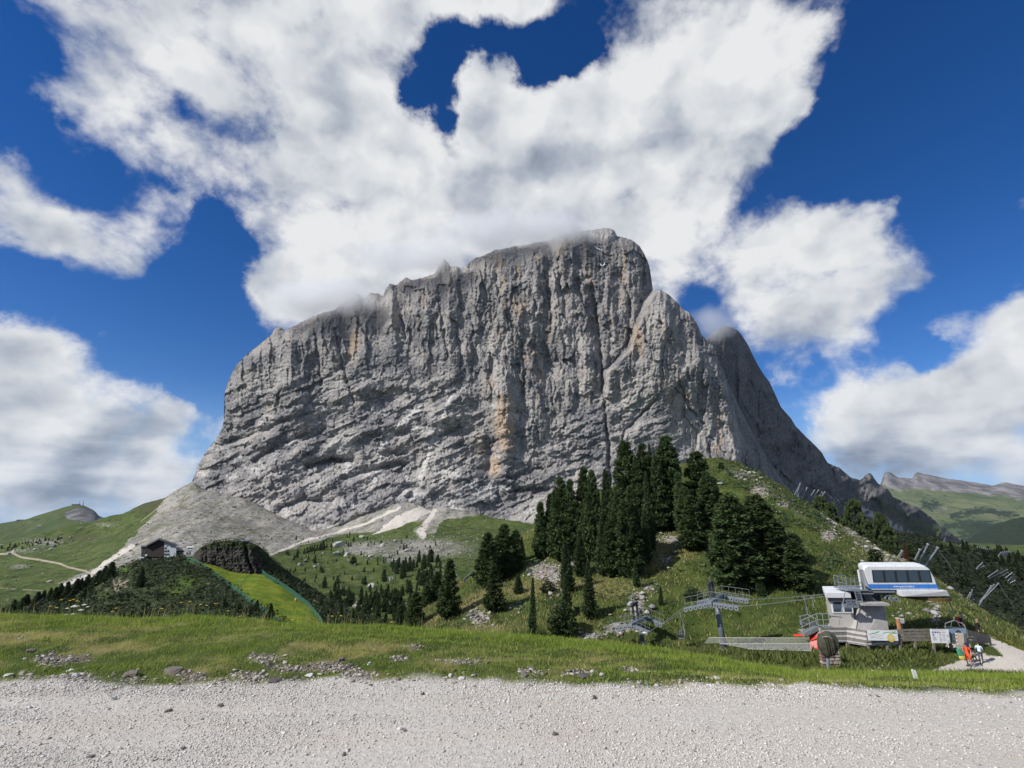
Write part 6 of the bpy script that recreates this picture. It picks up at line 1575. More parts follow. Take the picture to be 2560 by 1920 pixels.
ban, on = board('banner', 'white banner with green strokes and a yellow emblem hung on the plank fence', 'banner', [(2168, 1575.5, 39.35), (2243, 1576.5, 39.2), (2246, 1602, 39.2), (2171, 1601, 39.35)], SIGNW)
strokes(on, [[(.05, .42), (.16, .30), (.30, .22), (.40, .10)], [(.08, .36), (.22, .30), (.34, .12)], [(.50, .30), (.62, .18), (.80, .14), (.97, .10)], [(.72, .32), (.86, .26), (.97, .22)], [(.80, .12), (.92, .30)], [(.86, .10), (.97, .30)]], .035, GREENP, ban, 'green_strokes')
strokes(on, [[(.08, .75), (.22, .66), (.40, .82), (.52, .72)], [(.10, .60), (.28, .52), (.44, .66)], [(.20, .30), (.34, .44), (.50, .50)], [(.86, .66), (.97, .5)], [(.84, .86), (.97, .74)]], .018, GREYP, ban, 'grey_strokes')
mb = MB(); nr = (on(.5, .5, 1) - on(.5, .5, 0)).normalized()
mb.disc(on(.76, .74, .006), nr, .27, .01, 20); mb.build('emblem', YELP, ban)
strokes(on, [[(.68, .86), (.78, .62)], [(.74, .92), (.84, .68)], [(.70, .60), (.76, .54), (.82, .60)]], .03, SIGNW, ban, 'emblem_marks', .014)
inf_, on = board('info_board', 'white information board with a row of round blue pictograms on the fence', 'sign', [(2325, 1573, 39.2), (2371, 1573, 39.2), (2376, 1608, 39.2), (2330.5, 1607.5, 39.2)], SIGNW)
for k, (u, v, mm) in enumerate([(.12, .22, SBLUE), (.25, .22, SBLUE), (.38, .22, SBLUE), (.51, .22, SORANGE), (.13, .40, SBLUE)]):
    MB().disc(on(u, v, .008), (on(.5, .5, 1) - on(.5, .5, 0)), .062, .008, 14, .022).build('pictogram', mm, inf_)
mb = MB()
for v in (.05,): mb.beam(on(.12, v), on(.86, v), .006, .016)
for (u0, u1, vs) in ((.08, .30, (.54, .60, .66, .72, .78)), (.44, .58, (.34, .40, .48, .56, .62, .70, .76, .82, .90)), (.62, .80, (.20, .26, .40, .46, .56, .64, .72, .80))):
    for v in vs: mb.beam(on(u0, v), on(u1 - random.uniform(0, .05), v), .006, .013)
for v in (.42, .52, .84, .94): mb.beam(on(.86, v), on(.97, v), .006, .025)
mb.build('printed_lines', INK, inf_)
pan, on = board('panorama_board', 'dark panorama board with a printed mountain, beside the white information board', 'sign', [(2372, 1571.5, 39.35), (2414, 1570.5, 39.45), (2417, 1608, 39.45), (2377, 1608.5, 39.35)], PANO)
patch_on(on, .0, .0, 1, .34, PANOS, pan, 'printed_sky')
mb = MB(); b = [on(u, v, .012) for u, v in ((.34, .30), (.42, .14), (.56, .10), (.66, .18), (.74, .30))]; mb.extrude(b, (on(0, 0, 1) - on(0, 0, 0)) * .003); mb.build('printed_peak', simple('peak_print', (.05, .06, .08), .6), pan)
strokes(on, [[(.05, .9), (.3, .6), (.5, .72)], [(.1, .62), (.35, .48), (.6, .52)], [(.2, .95), (.5, .85), (.62, .6)]], .02, simple('trail_print', (.25, .30, .28), .6), pan, 'printed_trails')
bei, on = board('striped_board', 'beige notice board with a red and white striped edge before the panorama board', 'sign', [(2388, 1582, 38.9), (2408, 1582, 38.9), (2413, 1622, 38.7), (2394, 1621, 38.7)], BEIGE)
for k in range(7):
    v = .02 + k * .105
    MB().hexa([on(.0, v + .085, .002), on(.14, v + .055, .002), on(.14, v, .002), on(.0, v + .03, .002)], [on(.0, v + .085, .01), on(.14, v + .055, .01), on(.14, v, .01), on(.0, v + .03, .01)]).build('stripe', REDP if k % 2 else SIGNW, bei)
patch_on(on, .0, .76, 1, 1, simple('notice_grey', (.30, .28, .27), .7), bei, 'lower_panel')
for u in (.15, .85):
    a = on(u, .9, -.06); g = drop(a.x, a.y)
    MB().beam(a, Vector((a.x, a.y, g - .2)), .07).build('post', WOOD, bei)
p0 = on_ground(2250, 40.6); op = thing('wooden_post', 'upright orange-brown wooden post standing at the fence by the station', 'post', p0)
MB().tube([p0, place(2250, 1577, 40.6), place(2244, 1546, 40.6)], [.15, .15, .14], 12).build('shaft', WOODO, op); MB().disc(place(2244, 1545.5, 40.6), (0, 0, 1), .16, .04, 12).build('cap', WOODL, op)
sg, on = board('notice_sign', 'small white notice with dark lines on a thin pole beside the orange wooden post', 'sign', [(2249, 1546, 41.2), (2259.5, 1546, 41.2), (2261, 1558, 41.2), (2250.5, 1558, 41.2)], SIGNW)
mb = MB()
for v in (.2, .36, .52, .68, .82): mb.beam(on(.15, v), on(.85, v), .006, .02)
mb.build('printed_lines', INK, sg)
a = on(.5, .9, -.05); MB().tube([a, Vector((a.x, a.y, drop(a.x, a.y) - .1))], .025, 6).build('pole', DSTEEL, sg)

# stairs with green-grey rails at the left end of the deck
rl = thing('stair', 'steel stair with pale green rails down from the left end of the station deck', 'stairs', S(2050, 1575, 41.5))
mb = MB()
for Y in (41.2, 42.2):
    for dz in (0, .45, .9):
        a = S(2076, 1565, Y); b = S(2046, 1565, Y); c = S(2004, 1584, Y); u = Vector((0, 0, dz))
        mb.tube([a + u, b + u, c + u], .022, 5)
    for (px, py) in ((2075, 1565), (2060, 1565), (2046, 1565), (2026, 1574), (2008, 1582)):
        p = S(px, py, Y); mb.tube([p - Vector((0, 0, .3)), p + Vector((0, 0, .92))], .025, 5)
mb.build('handrails', simple('pale_green_steel', (.28, .34, .31), .5, .2), rl)
mb = MB()
for k in range(8):
    p = S(2046 - 5.6 * k, 1566 + 2.6 * k, 41.7); mb.box(p.x - .1, p.x + .16, 41.2, 42.2, p.z - .05, p.z)
p = S(2060, 1566, 41.7); mb.box(p.x - .5, p.x + .6, 41.2, 42.2, p.z - .06, p.z)
mb.build('treads', STEEL, rl)

# ------------------------------------------------------------------ chairlift towers, ropes and chairs
def tower(px, py_top, Y, tdir, label, n_wh, sp, tilt, pole_r, gant):
    top = place(px, py_top, Y); gx, gy = top.x, top.y
    g = drop(gx, gy)
    t = Vector(tdir).normalized(); nn = Vector((-t.y, t.x, 0))
    if nn.y < 0: nn = -nn
    foot = Vector((gx + .35, gy, g - .3))
    o = thing('lift_tower', label, 'lift tower', (foot.x, foot.y, g), 'chairlift towers on the slope')
    MB().tube([foot, foot.lerp(top, .5), top], [pole_r * 1.15, pole_r, pole_r * .85], 14).build('pole', POLE, o, smooth=True)
    MB().disc(foot + Vector((0, 0, .35)), (0, 0, 1), pole_r * 1.8, .3, 14).build('footing', CONC, o)
    mb = MB(); mb.beam(top - nn * 2.0 + Vector((0, 0, .12)), top + nn * 2.0 + Vector((0, 0, .12)), .32, .3); mb.build('crossarm', GSTEEL, o)
    ends = []
    for sgn in (-1, 1):
        c = top + nn * 1.9 * sgn + Vector((0, 0, -.05))
        L = n_wh * sp / 2
        def at(s, dz=0):                                    # along the train, s>0 downhill-left
            z = -tilt[0] * max(s, 0) - tilt[1] * max(-s, 0)
            return c + t * s + Vector((0, 0, z + dz))
        for k in range(n_wh):
            s = (k - (n_wh - 1) / 2) * sp
            w_ = MB().disc(at(s), nn, sp * .42, .10, 16, sp * .16); wo = w_.build('sheave', STEEL, o)
            MB().disc(at(s), nn, sp * .17, .12, 10).build('liner', RUBBER, wo)
        mb = MB()
        pts = [at(-L, .10), at(0, .14), at(L, .10)]
        for a, b in zip(pts[:-1], pts[1:]): mb.beam(a + nn * .1, b + nn * .1, .10, .16)
        for k in range(n_wh // 2):
            s = (2 * k + .5 - (n_wh - 1) / 2) * sp; mb.beam(at(s - sp * .5, .02) + nn * .08, at(s + sp * .5, .02) + nn * .08, .05, .14); mb.beam(at(s, .0) + nn * .08, at(s, .3) + nn * .08, .08)
        mb.build('sheave_train', GSTEEL, o)
        mb = MB()                                           # catwalk with rails
        for dz in (.45, .95):
            for a, b in zip([at(-L, dz), at(0, dz + .05)], [at(0, dz + .05), at(L, dz)]): mb.tube([a + nn * .45, b + nn * .45], .017, 5)
        for k in range(9):
            s = -L + 2 * L * k / 8; mb.tube([at(s, .1) + nn * .45, at(s, .97) + nn * .45], .015, 5)
        mb.build('catwalk_rail', STEEL, o)
        mb = MB()
        for a, b in zip(pts[:-1], pts[1:]): mb.beam(a + nn * .4 + Vector((0, 0, .02)), b + nn * .4 + Vector((0, 0, .02)), .45, .05)
        mb.build('catwalk', GSTEEL, o)
        ends.append((at(-L, sp * .42), at(L, sp * .42)))
    mb = MB()
    w_ = .75 * gant
    for sgn in (-1, 1): mb.beam(top + nn * .5 * sgn + t * .25, top + nn * .5 * sgn + t * .35 + Vector((0, 0, 1.45 * gant)), .2)
    mb.beam(top - nn * .75 + t * .35 + Vector((0, 0, 1.5 * gant)), top + nn * .75 + t * .35 + Vector((0, 0, 1.5 * gant)), .24, .16)
    mb.build('lifting_frame', DSTEEL, o)
    MB().tube([top + t * .35 + Vector((0, 0, 1.5 * gant)), top + t * .35 + Vector((0, 0, 2.05 * gant))], [.03, .015], 5).build('antenna', STEEL, o)
    return o, ends
TD = (-.80, .60, 0)
tw1, e1 = tower(1790, 1502, 46, TD, 'nearer lift tower with a long row of sheaves, between station and trees', 11, .42, (.30, .02), .24, 1.0)
tw2, e2 = tower(1597, 1556, 52, TD, 'farther, lower lift tower half hidden by the grass brow before the pale rock', 8, .42, (.25, .25), .22, 1.15)
ropes = []
st_n, st_f = place(2060, 1491, 42.0), place(2064, 1485, 45.8)
far_n, far_f = e2[0][1] + Vector((-26, 20, -15)), e2[1][1] + Vector((-26, 20, -15))
def catn(pts, sag):
    out = []
    for a, b in zip(pts[:-1], pts[1:]):
        for k in range(8):
            t = k / 8; p = a.lerp(b, t); out.append(p - Vector((0, 0, sag * 4 * t * (1 - t))))
    return out + [pts[-1]]
for nm, a, q1, q2, b in (('near', st_n, e1[0], e2[0], far_n), ('far', st_f, e1[1], e2[1], far_f)):
    pts = catn([a, q1[0], q1[1], q2[0], q2[1], b], .06)
    c0 = pts[0]
    r_ = link('haul_rope', MB().tube(pts, .022, 5).mesh('haul_rope'), DSTEEL if False else STEEL, label='%s steel haul rope running from the station over both lift towers' % ('front' if nm == 'near' else 'rear'), category='rope', group='haul ropes of the chairlift')
    ropes.append(pts)
def chair(loc, yaw, label, hang=2.3, w_=1.15):
    # a two-seat chair: hanger, bent frame, seat, backrest, bar
    """hangs from loc; seat looks along the local -y"""
    o = thing('lift_chair', label, 'chairlift chair', loc, 'chairs hanging on the lift', yaw)
    M = Matrix.Translation(loc) @ Matrix.Rotation(yaw, 4, 'Z')
    def W(x, y, z): return M @ Vector((x, y, z))
    MB().tube([W(0, 0, .1), W(0, .05, -.35), W(0, .25, -.9), W(0, .2, -hang + .95)], .042, 6).build('hanger', STEEL, o)
    mb = MB()
    for s in (-1, 1):
        mb.tube([W(0, .2, -hang + .98), W(s * w_ * .5, .2, -hang + .72), W(s * (w_ * .5 + .06), .16, -hang + .35), W(s * w_ * .5, .1, -hang + .02), W(s * w_ * .44, -.42, -hang + .02)], .036, 6)
        mb.tube([W(s * w_ * .12, .2, -hang + .98), W(s * w_ * .36, .24, -hang + .1)], .016, 5)
    mb.tube([W(-w_ * .5, .1, -hang), W(w_ * .5, .1, -hang)], .026, 6)
    mb.build('frame', STEEL, o)
    MB().hexa([W(-w_ * .46, .1, -hang + .02), W(w_ * .46, .1, -hang + .02), W(w_ * .46, -.42, -hang - .02), W(-w_ * .46, -.42, -hang - .02)], [W(-w_ * .46, .1, -hang + .09), W(w_ * .46, .1, -hang + .09), W(w_ * .46, -.42, -hang + .05), W(-w_ * .46, -.42, -hang + .05)]).build('seat', RUBBER, o, bevel=.01)
    MB().hexa([W(-w_ * .46, .12, -hang + .12), W(w_ * .46, .12, -hang + .12), W(w_ * .46, .18, -hang + .12), W(-w_ * .46, .18, -hang + .12)], [W(-w_ * .46, .2, -hang + .45), W(w_ * .46, .2, -hang + .45), W(w_ * .46, .26, -hang + .45), W(-w_ * .46, .26, -hang + .45)]).build('backrest', RUBBER, o, bevel=.01)
    mb = MB(); mb.tube([W(-w_ * .42, -.38, -hang + .35), W(w_ * .42, -.38, -hang + .35)], .018, 5)
    for s in (-1, 1): mb.tube([W(s * w_ * .42, -.38, -hang + .35), W(s * w_ * .46, .16, -hang + .42)], .018, 5)
    mb.build('safety_bar', STEEL, o)
    return o
def rope_at(pts, px):
    for a, b in zip(pts[:-1], pts[1:]):
        pa, pb = pix_of(*a)[0], pix_of(*b)[0]
        if (pa - px) * (pb - px) <= 0: return a.lerp(b, (px - pa) / (pb - pa + 1e-9))
    return pts[0]
yw = math.atan2(TD[1], TD[0]) + math.pi / 2
chair(rope_at(ropes[1], 1700), yw + .5, 'open lift chair seen end on between the two lift towers', 2.1, 1.4)
chair(rope_at(ropes[1], 2010), yw + 1.35, 'lift chair seen from the side, hanging left of the control booth', 2.5, 1.2)
chair(place(2370, 1492, 43.2), math.pi * .5 + 1.3, 'black framed lift chair hanging under the nose of the white station housing', 2.75, 1.3)
gr_ = rope_at(ropes[0], 2031)
o = thing('rope_grip', 'small empty grip on the front rope left of the control booth', 'rope grip', gr_)
MB().tube([gr_ + Vector((0, 0, .06)), gr_ - Vector((0, 0, .75))], .03, 6).build('hanger', STEEL, o); MB().box(gr_.x - .12, gr_.x + .12, gr_.y - .06, gr_.y + .06, gr_.z - .06, gr_.z + .08).build('clamp', STEEL, o)

# ------------------------------------------------------------------ nets
def lattice(mb, A, B, C, D, nu, nv, wu, wv):
    """A-B along the top, D-C along the bottom; crossing flat cords"""
    up = ((A - D).normalized()); al = (B - A).normalized(); nrm = al.cross(up).normalized() * .01
    for i in range(nu + 1):
        t = i / nu; a, d = A.lerp(B, t), D.lerp(C, t); mb.quad(a - al * wu, a + al * wu, d + al * wu, d - al * wu)
    for j in range(nv + 1):
        t = j / nv; a, b = A.lerp(D, t), B.lerp(C, t); mb.quad(a - up * wv + nrm, b - up * wv + nrm, b + up * wv + nrm, a + up * wv + nrm)
net = thing('safety_net', 'white safety net slung under the lift rope from the nearer tower to the red net', 'net', S(1900, 1610, 43))
mb = MB(); lattice(mb, S(1772, 1594, 45), S(2022, 1595, 43), S(2028, 1608, 42.0), S(1760, 1608, 44.2), 120, 9, .005, .006); mb.build('upper_mesh', NETW, net)
mb = MB(); lattice(mb, S(1800, 1609, 41.5), S(2026, 1609, 40.5), S(2028, 1627, 38.6), S(1870, 1622, 39.5), 110, 10, .009, .009); mb.build('lower_mesh', NETW, net)
mb = MB()
for a, b in ((S(1772, 1594, 45), S(2022, 1595, 43)), (S(1800, 1609, 41.5), S(2026, 1609, 40.5)), (S(1870, 1622.5, 39.5), S(2028, 1627.5, 38.6)), (S(2022, 1595, 43), S(2055, 1570, 42)), (S(2026, 1608, 41.6), S(2053, 1573, 41))): mb.tube([a, b], .022, 5)
mb.build('edge_rope', NETW, net)
rn = thing('red_net', 'red net and pink cloth sagging between the white safety net and the deck corner', 'net', S(2040, 1600, 41))
mb = MB(); lattice(mb, S(2024, 1592, 41.6), S(2052, 1571, 41.3), S(2054, 1590, 41), S(2025, 1602, 41.4), 26, 16, .024, .024); mb.build('red_mesh', RED, rn)
mb = MB(); mb.hexa([S(2024, 1605, 40.6), S(2049, 1598, 40.4), S(2051, 1618, 40.1), S(2026, 1626, 40.2)], [S(2024, 1605, 40.64), S(2049, 1598, 40.44), S(2051, 1618, 40.14), S(2026, 1626, 40.24)]); mb.build('pink_cloth', PINK, rn)
mb = MB(); mb.hexa([S(2026, 1624, 40.15), S(2051, 1616, 40.0), S(2049, 1622, 39.9), S(2030, 1630, 40.0)], [S(2026, 1624, 40.19), S(2051, 1616, 40.04), S(2049, 1622, 39.94), S(2030, 1630, 40.04)]); mb.build('red_hem', RED, rn)
mb = MB(); lattice(mb, S(1985, 1586, 46), S(2020, 1586, 45), S(2020, 1590, 44.8), S(1985, 1590, 45.8), 10, 3, .05, .04); link('red_net', mb.mesh('red_net'), RED, label='scrap of red net lying on the grass behind the white safety net', category='net')

# ------------------------------------------------------------------ covered post, stone hut, marker
gp = on_ground(2074, 33.0)
cz = place(2070, 1636, 33.0)
bag = thing('covered_post', 'olive canvas cover tied over a device on a steel post before the stone hut', 'covered device', gp)
MB().tube([gp - Vector((.1, 0, .3)), Vector((cz.x, cz.y, cz.z + .3))], .09, 10).build('post', GSTEEL, bag)
bm = bmesh.new(); bmesh.ops.create_icosphere(bm, subdivisions=4, radius=1)
for v in bm.verts:
    x, y, z = v.co
    k = (abs(x)**2.6 + abs(y)**2.6 + abs(z)**2.6)**(-1 / 2.6); v.co = Vector((x, y, z)) * k
    fold = .05 * math.sin(v.co.x * 9 + v.co.z * 1.5) + .05 * float(gnoise(v.co.x * 3, v.co.z * 2.2, 4))
    v.co.x *= .57 * (1 - .16 * max(0, v.co.z) ** 2) * (1.05 - .12 * (v.co.z < -.3)) + fold * .4
    v.co.y *= .42 + fold; v.co.z *= .70
    v.co.z += .06 * math.sin(v.co.x * 5)
me = bpy.data.meshes.new('canvas_cover'); bm.to_mesh(me); bm.free(); me.polygons.foreach_set('use_smooth', np.ones(len(me.polygons), bool))
cc_ = link('canvas_cover', me, OLIVE, bag); ctr = place(2069, 1610, 33.0); cc_.location = ctr - bag.location
mb = MB()
for k in range(3): mb.tube([ctr + Vector((-.42 + .16 * k, -.40, .55 - .02 * k)), ctr + Vector((-.38 + .15 * k, -.46, .0)), ctr + Vector((-.30 + .13 * k, -.40, -.6))], .014, 5)
mb.build('pleat', simple('olive_seam', (.075, .072, .045), .85), bag)
MB().tube([ctr + Vector((-.5, -.36, .48)), ctr + Vector((-.2, -.42, .54)), ctr + Vector((.1, -.4, .40))], .018, 5).build('tie_cord', NETW, bag)
# stone hut built stone by stone
hg = on_ground(2086, 35.2)
hx0, hx1 = place(2056, 1660, 35).x, place(2104, 1660, 35).x
hz0, hz1 = hg.z - .4, place(2090, 1620, 35).z
hut = thing('stone_hut', 'low hut of reddish and pale rough stones below the station deck', 'stone hut', (hg.x, 35.2, hg.z))
STN = [simple('red_stone', (.20, .125, .11), .9, 0, .25, 4, .4), simple('pale_stone', (.38, .345, .29), .9, 0, .2, 4, .4), simple('brown_hut_stone', (.145, .11, .095), .9, 0, .25, 4, .4)]
mb = MB().hexa([(hx0 + .1, 35.1, hz0), (hx1 - .1, 35.1, hz0), (hx1 - .1, 36.6, hz0), (hx0 + 1.0, 36.6, hz0)], [(hx0 + .1, 35.1, hz1 - .06), (hx1 - .1, 35.1, hz1 - .06), (hx1 - .1, 36.6, hz1 - .06), (hx0 + 1.0, 36.6, hz1 - .06)]); mb.build('core', STN[2], hut)
z = hz0; r0 = random.Random(3)
while z < hz1 - .05:
    hh = r0.uniform(.16, .26); hh = min(hh, hz1 - z)
    x = hx0
    while x < hx1 - .05:
        ww = r0.uniform(.22, .42); ww = min(ww, hx1 - x)
        last = x + ww > hx1 - .12
        pr_ = r0.uniform(0, .05)
        MB().box(x + .012, x + ww - .012, 35.0 - pr_, 35.3, z + .012, z + hh - .012).build('stone', STN[1] if last or r0.random() < .2 else STN[0 if r0.random() < .65 else 2], hut, bevel=.03)
        x += ww
    y = 35.3
    while y < 36.6:
        dd = r0.uniform(.25, .45)
        MB().box(hx1 - .2, hx1 + r0.uniform(0, .04), y + .012, min(y + dd, 36.65) - .012, z + .012, z + hh - .012).build('stone', STN[r0.choice((1, 0, 2))], hut, bevel=.03)
        y += dd
    z += hh
MB().hexa([(hx0 - .05, 34.95, hz1 - .02), (hx1 + .05, 34.95, hz1 - .02), (hx1 + .05, 36.7, hz1 - .02), (hx0 + .9, 36.7, hz1 - .02)], [(hx0 - .05, 34.95, hz1 + .08), (hx1 + .05, 34.95, hz1 + .08), (hx1 + .05, 36.7, hz1 + .08), (hx0 + .9, 36.7, hz1 + .08)]).build('roof_slab', STN[1], hut, bevel=.02)
mg = hit(2291, 1697, B_GRO)
mk = thing('marker_post', 'short white marker post with a dark stripe at the edge of the grass', 'marker post', mg)
s_ = msize(1, mg.y, mg.z)
lean = Vector((-4 * s_, 0, 20 * s_))
for dx in (-2.6, 2.6): MB().beam(mg + Vector((dx * s_, 0, -3 * s_)), mg + Vector((dx * s_, 0, 0)) + lean * (1.05 if dx < 0 else .95), 4.4 * s_, 2 * s_).build('white_slat', WHITE, mk)
MB().beam(mg + Vector((0, .3 * s_, -3 * s_)), mg + lean * .9 + Vector((0, .3 * s_, 0)), 1.2 * s_, 1.2 * s_).build('dark_slat', DSTEEL, mk)

# ------------------------------------------------------------------ snow fences on the slopes
def snow_fence(posts, Y, label, bv=None, r=.09, net=True):
    """posts: (foot px, foot py, tip px, tip py)"""
    a0 = place(posts[0][0], posts[0][1], Y)
    o = thing('snow_fence', label, 'snow fence', a0, 'steel snow fences on the slope')
    tops_ = []
    for k, q in enumerate(posts):
        Yk = Y + k * .35
        f, tp = place(q[0], q[1], Yk), place(q[2], q[3], Yk - .5)
        MB().tube([f + (f - tp) * .25, tp], r, 6).build('post', STEEL, o)
        MB().disc(tp, (tp - f), r * 1.9, r * 2, 8).build('cap', STEEL, o)
        tops_.append((f, tp))
    if net:
        mb = MB()
        for (f, tp), (f2, t2) in zip(tops_[:-1], tops_[1:]):
            L = max(2, int((t2 - tp).length / .5))
            lattice(mb, tp, t2, f2, f, min(L, 8), 6, .018 + Y * .00012, .018 + Y * .00012)
            mb.tube([tp, t2], .02, 4)
        mb.build('wire_net', GSTEEL, o)
    f, tp = tops_[-1]
    MB().tube([tp, tp + Vector((1.2, -1.0, -(tp - f).length * 1.2))], .02, 4).build('stay_wire', STEEL, o)
    return o
snow_fence([(1989, 1232, 2001, 1209), (1993, 1236, 2000, 1211), (1996, 1238, 2006, 1222), (1999, 1259, 2017.5, 1219.6), (2021, 1248, 2036.5, 1225.6), (2016, 1267, 2046, 1226), (2048, 1241, 2056, 1231), (2052, 1244, 2062.5, 1230)], 113, 'topmost snow fence with leaning posts against the dark rock flank', r=.10, net=False)
snow_fence([(2290, 1394, 2300, 1374), (2301, 1400, 2320, 1361), (2315, 1411, 2344, 1370)], 82, 'snow fence with two tall leaning posts right behind the white station roof', r=.12)
snow_fence([(2245, 1392, 2256, 1378), (2249, 1394, 2259, 1384)], 84, 'short snow fence left of the dead trunk behind the station', r=.12)
for (ps, Y, lb) in [([(2352, 1380, 2360, 1352), (2358, 1378, 2363, 1345), (2356, 1382, 2369, 1362)], 235, 'small snow fence at the left end of the bright crest of the dark slope'),
 ([(2397, 1377, 2406, 1352), (2401, 1377, 2408, 1354), (2404, 1376, 2411, 1360)], 225, 'snow fence of three steep posts on the crest of the dark slope'),
 ([(2437 + 5 * k, 1384 + .8 * k, 2444 + 5 * k, 1366 + 1.2 * k) for k in range(7)], 215, 'longest snow fence with seven posts below the bright crest'),
 ([(2491 + 5 * k, 1397 + .3 * k, 2502 + 5 * k, 1381 - .8 * k) for k in range(5)], 205, 'snow fence with a rising row of posts at the right end of the crest'),
 ([(2441, 1421, 2456, 1407), (2443, 1423, 2460, 1415)], 165, 'two slanting fence posts alone in the middle of the dark slope'),
 ([(2470, 1442, 2494, 1426), (2478, 1444, 2518, 1424), (2490, 1447, 2520, 1431)], 150, 'snow fence with long flat-lying posts on the dark slope'),
 ([(2517, 1442, 2530, 1432), (2522, 1450, 2534, 1436), (2526, 1457, 2538, 1451)], 150, 'snow fence close to the right edge, beside the flat-lying posts'),
 ([(2446, 1515, 2478, 1465), (2456, 1496, 2485, 1462), (2466, 1490, 2496, 1459)], 110, 'lowest snow fence with long leaning posts on the dark slope'),
 ([(2415, 1500, 2426, 1482), (2420, 1508, 2431, 1475), (2425, 1510, 2434, 1498)], 112, 'snow fence just over the grassy edge right of the station')]:
    snow_fence(ps, Y, lb, r=.11 if Y > 180 else .09)
# ridge rails
def rail(pts, label, Yf):
    P_w = [place(px, py, Y) for px, py, Y in pts]
    o = thing('guard_rail', label, 'railing', P_w[0], 'railings along the ridge path')
    for a, b in zip(P_w[:-1], P_w[1:]): MB().beam(a, b, .12, .35).build('rail', STEEL, o)
    for p in P_w:
        g = drop(p.x, p.y); MB().beam(p + Vector((0, 0, .15)), Vector((p.x, p.y, min(p.z - .6, (g if g else p.z) - .1))), .12).build('post', STEEL, o)
rail([(1812, 1168, 108), (1832, 1173, 106), (1850, 1182, 104)], 'grey guard rail beside the path at the ridge top', 0)
rail([(1852, 1184, 104), (1862, 1190, 103), (1884, 1200, 102)], 'second guard rail bending down the ridge path', 0)
rail([(1318, 1332, 95), (1330, 1325, 96), (1342, 1318, 97)], 'guard rail at the left shoulder where the tall tree row starts', 0)
rail([(1160, 1450, 86), (1172, 1440, 86.5), (1184, 1430, 87)], 'guard rail on the skyline left of the three crowded pines', 0)
# ------------------------------------------------------------------ hut, outcrop and nets on the left knoll
YH = 214.0
def H(px, py, dy=0.0): return place(px, py, YH + dy)
HBROWN = simple('dark_cladding', (.030, .022, .020), .85, 0, .2, .8)
HWHITE = simple('hut_plaster', (.44, .47, .49), .8, 0, .05, .5)
HROOF = simple('hut_roof', (.075, .07, .075), .7, 0, .2, .5)
HGLASS = simple('hut_window', (.02, .035, .05), .2)
PALE = simple('pale_sheet', (.55, .54, .50), .7)
g0 = H(400, 1392)
hutb = thing('mountain_hut', 'hut with a dark timber gable and a white plastered right half on the left knoll', 'mountain hut', g0)
def wall(pts, d, name, mt, o=hutb):
    d = min(d, 7); return MB().extrude([H(*p) for p in pts], (-.72 * d, d, 0)).build(name, mt, o)
wall([(367, 1398), (411, 1394), (411, 1356), (397, 1351.5), (367, 1366)], 14, 'timber_gable', HBROWN)
wall([(411, 1394), (440.3, 1392), (440.3, 1365), (411, 1356)], 13.8, 'plaster_wall', HWHITE)
mb = MB()
for (a, b) in (((365, 1366), (397, 1349.5)), ((397, 1349.5), (443, 1365.5))):
    A, B = H(*a, -1.2), H(*b, -1.2)
    mb.hexa([A, B, B + Vector((-6, 8.4, 0)), A + Vector((-6, 8.4, 0))], [A + Vector((0, 0, .35)), B + Vector((0, 0, .35)), B + Vector((-6, 8.4, .35)), A + Vector((-6, 8.4, .35))])
mb.build('roof', HROOF, hutb)
for (x, y, w_, h_) in [(413.5, 1370.5, 3.2, 3.6), (413.5, 1378, 4, 3.6), (420, 1377.5, 3.4, 4), (413, 1385.6, 4, 3), (420, 1385.5, 5, 3), (416.5, 1365.3, 2.4, 1.0), (429, 1367, 4, .8)]:
    wf = MB().extrude([H(x - w_ / 2 - .3, y + h_ / 2 + .3, -.12), H(x + w_ / 2 + .3, y + h_ / 2 + .3, -.12), H(x + w_ / 2 + .3, y - h_ / 2 - .3, -.12), H(x - w_ / 2 - .3, y - h_ / 2 - .3, -.12)], (0, .2, 0)).build('window', HROOF, hutb)
    MB().extrude([H(x - w_ / 2, y + h_ / 2, -.2), H(x + w_ / 2, y + h_ / 2, -.2), H(x + w_ / 2, y - h_ / 2, -.2), H(x - w_ / 2, y - h_ / 2, -.2)], (0, .1, 0)).build('pane', HGLASS, wf)
wall([(353, 1395), (367, 1395), (367, 1367.5), (353, 1367.5)], 9, 'annex', HBROWN)
MB().extrude([H(352, 1367.6, -.4), H(368, 1367.6, -.4), H(368, 1366.6, -.4), H(352, 1366.6, -.4)], (-4.5, 6.5, 0)).build('annex_roof', HROOF, hutb)
for (x, y, w_, h_) in [(357, 1377, 2, 8), (361.5, 1379.5, 3, 4), (361, 1386, 3, 3)]:
    wall([(x - w_ / 2, y + h_ / 2), (x + w_ / 2, y + h_ / 2), (x + w_ / 2, y - h_ / 2), (x - w_ / 2, y - h_ / 2)], .3, 'window', simple('annex_window', (.12, .12, .14), .3)).location.y -= .2
wall([(353, 1394.5), (368, 1394.5), (368, 1392.5), (353, 1392.5)], 2, 'balcony', HWHITE).location.y -= 1.6
wall([(353, 1409), (372, 1407), (396, 1396), (396, 1392), (353, 1393)], 8, 'base_wall', simple('grey_plinth', (.22, .215, .20), .85, 0, .1, .4))
o = thing('satellite_dish', 'white dish on the dark annex of the hut on the left knoll', 'dish', H(365.3, 1388, -1.3))
MB().disc(H(365.3, 1388, -1.3), (.2, -1, .3), .42, .14, 14).build('dish', HWHITE, o); MB().tube([H(365.3, 1388, -1.2), H(365.3, 1391, -.2)], .06, 5).build('mast', HROOF, o)
o = thing('terrace_roof', 'flat white awning left of the hut annex', 'awning', H(349, 1394))
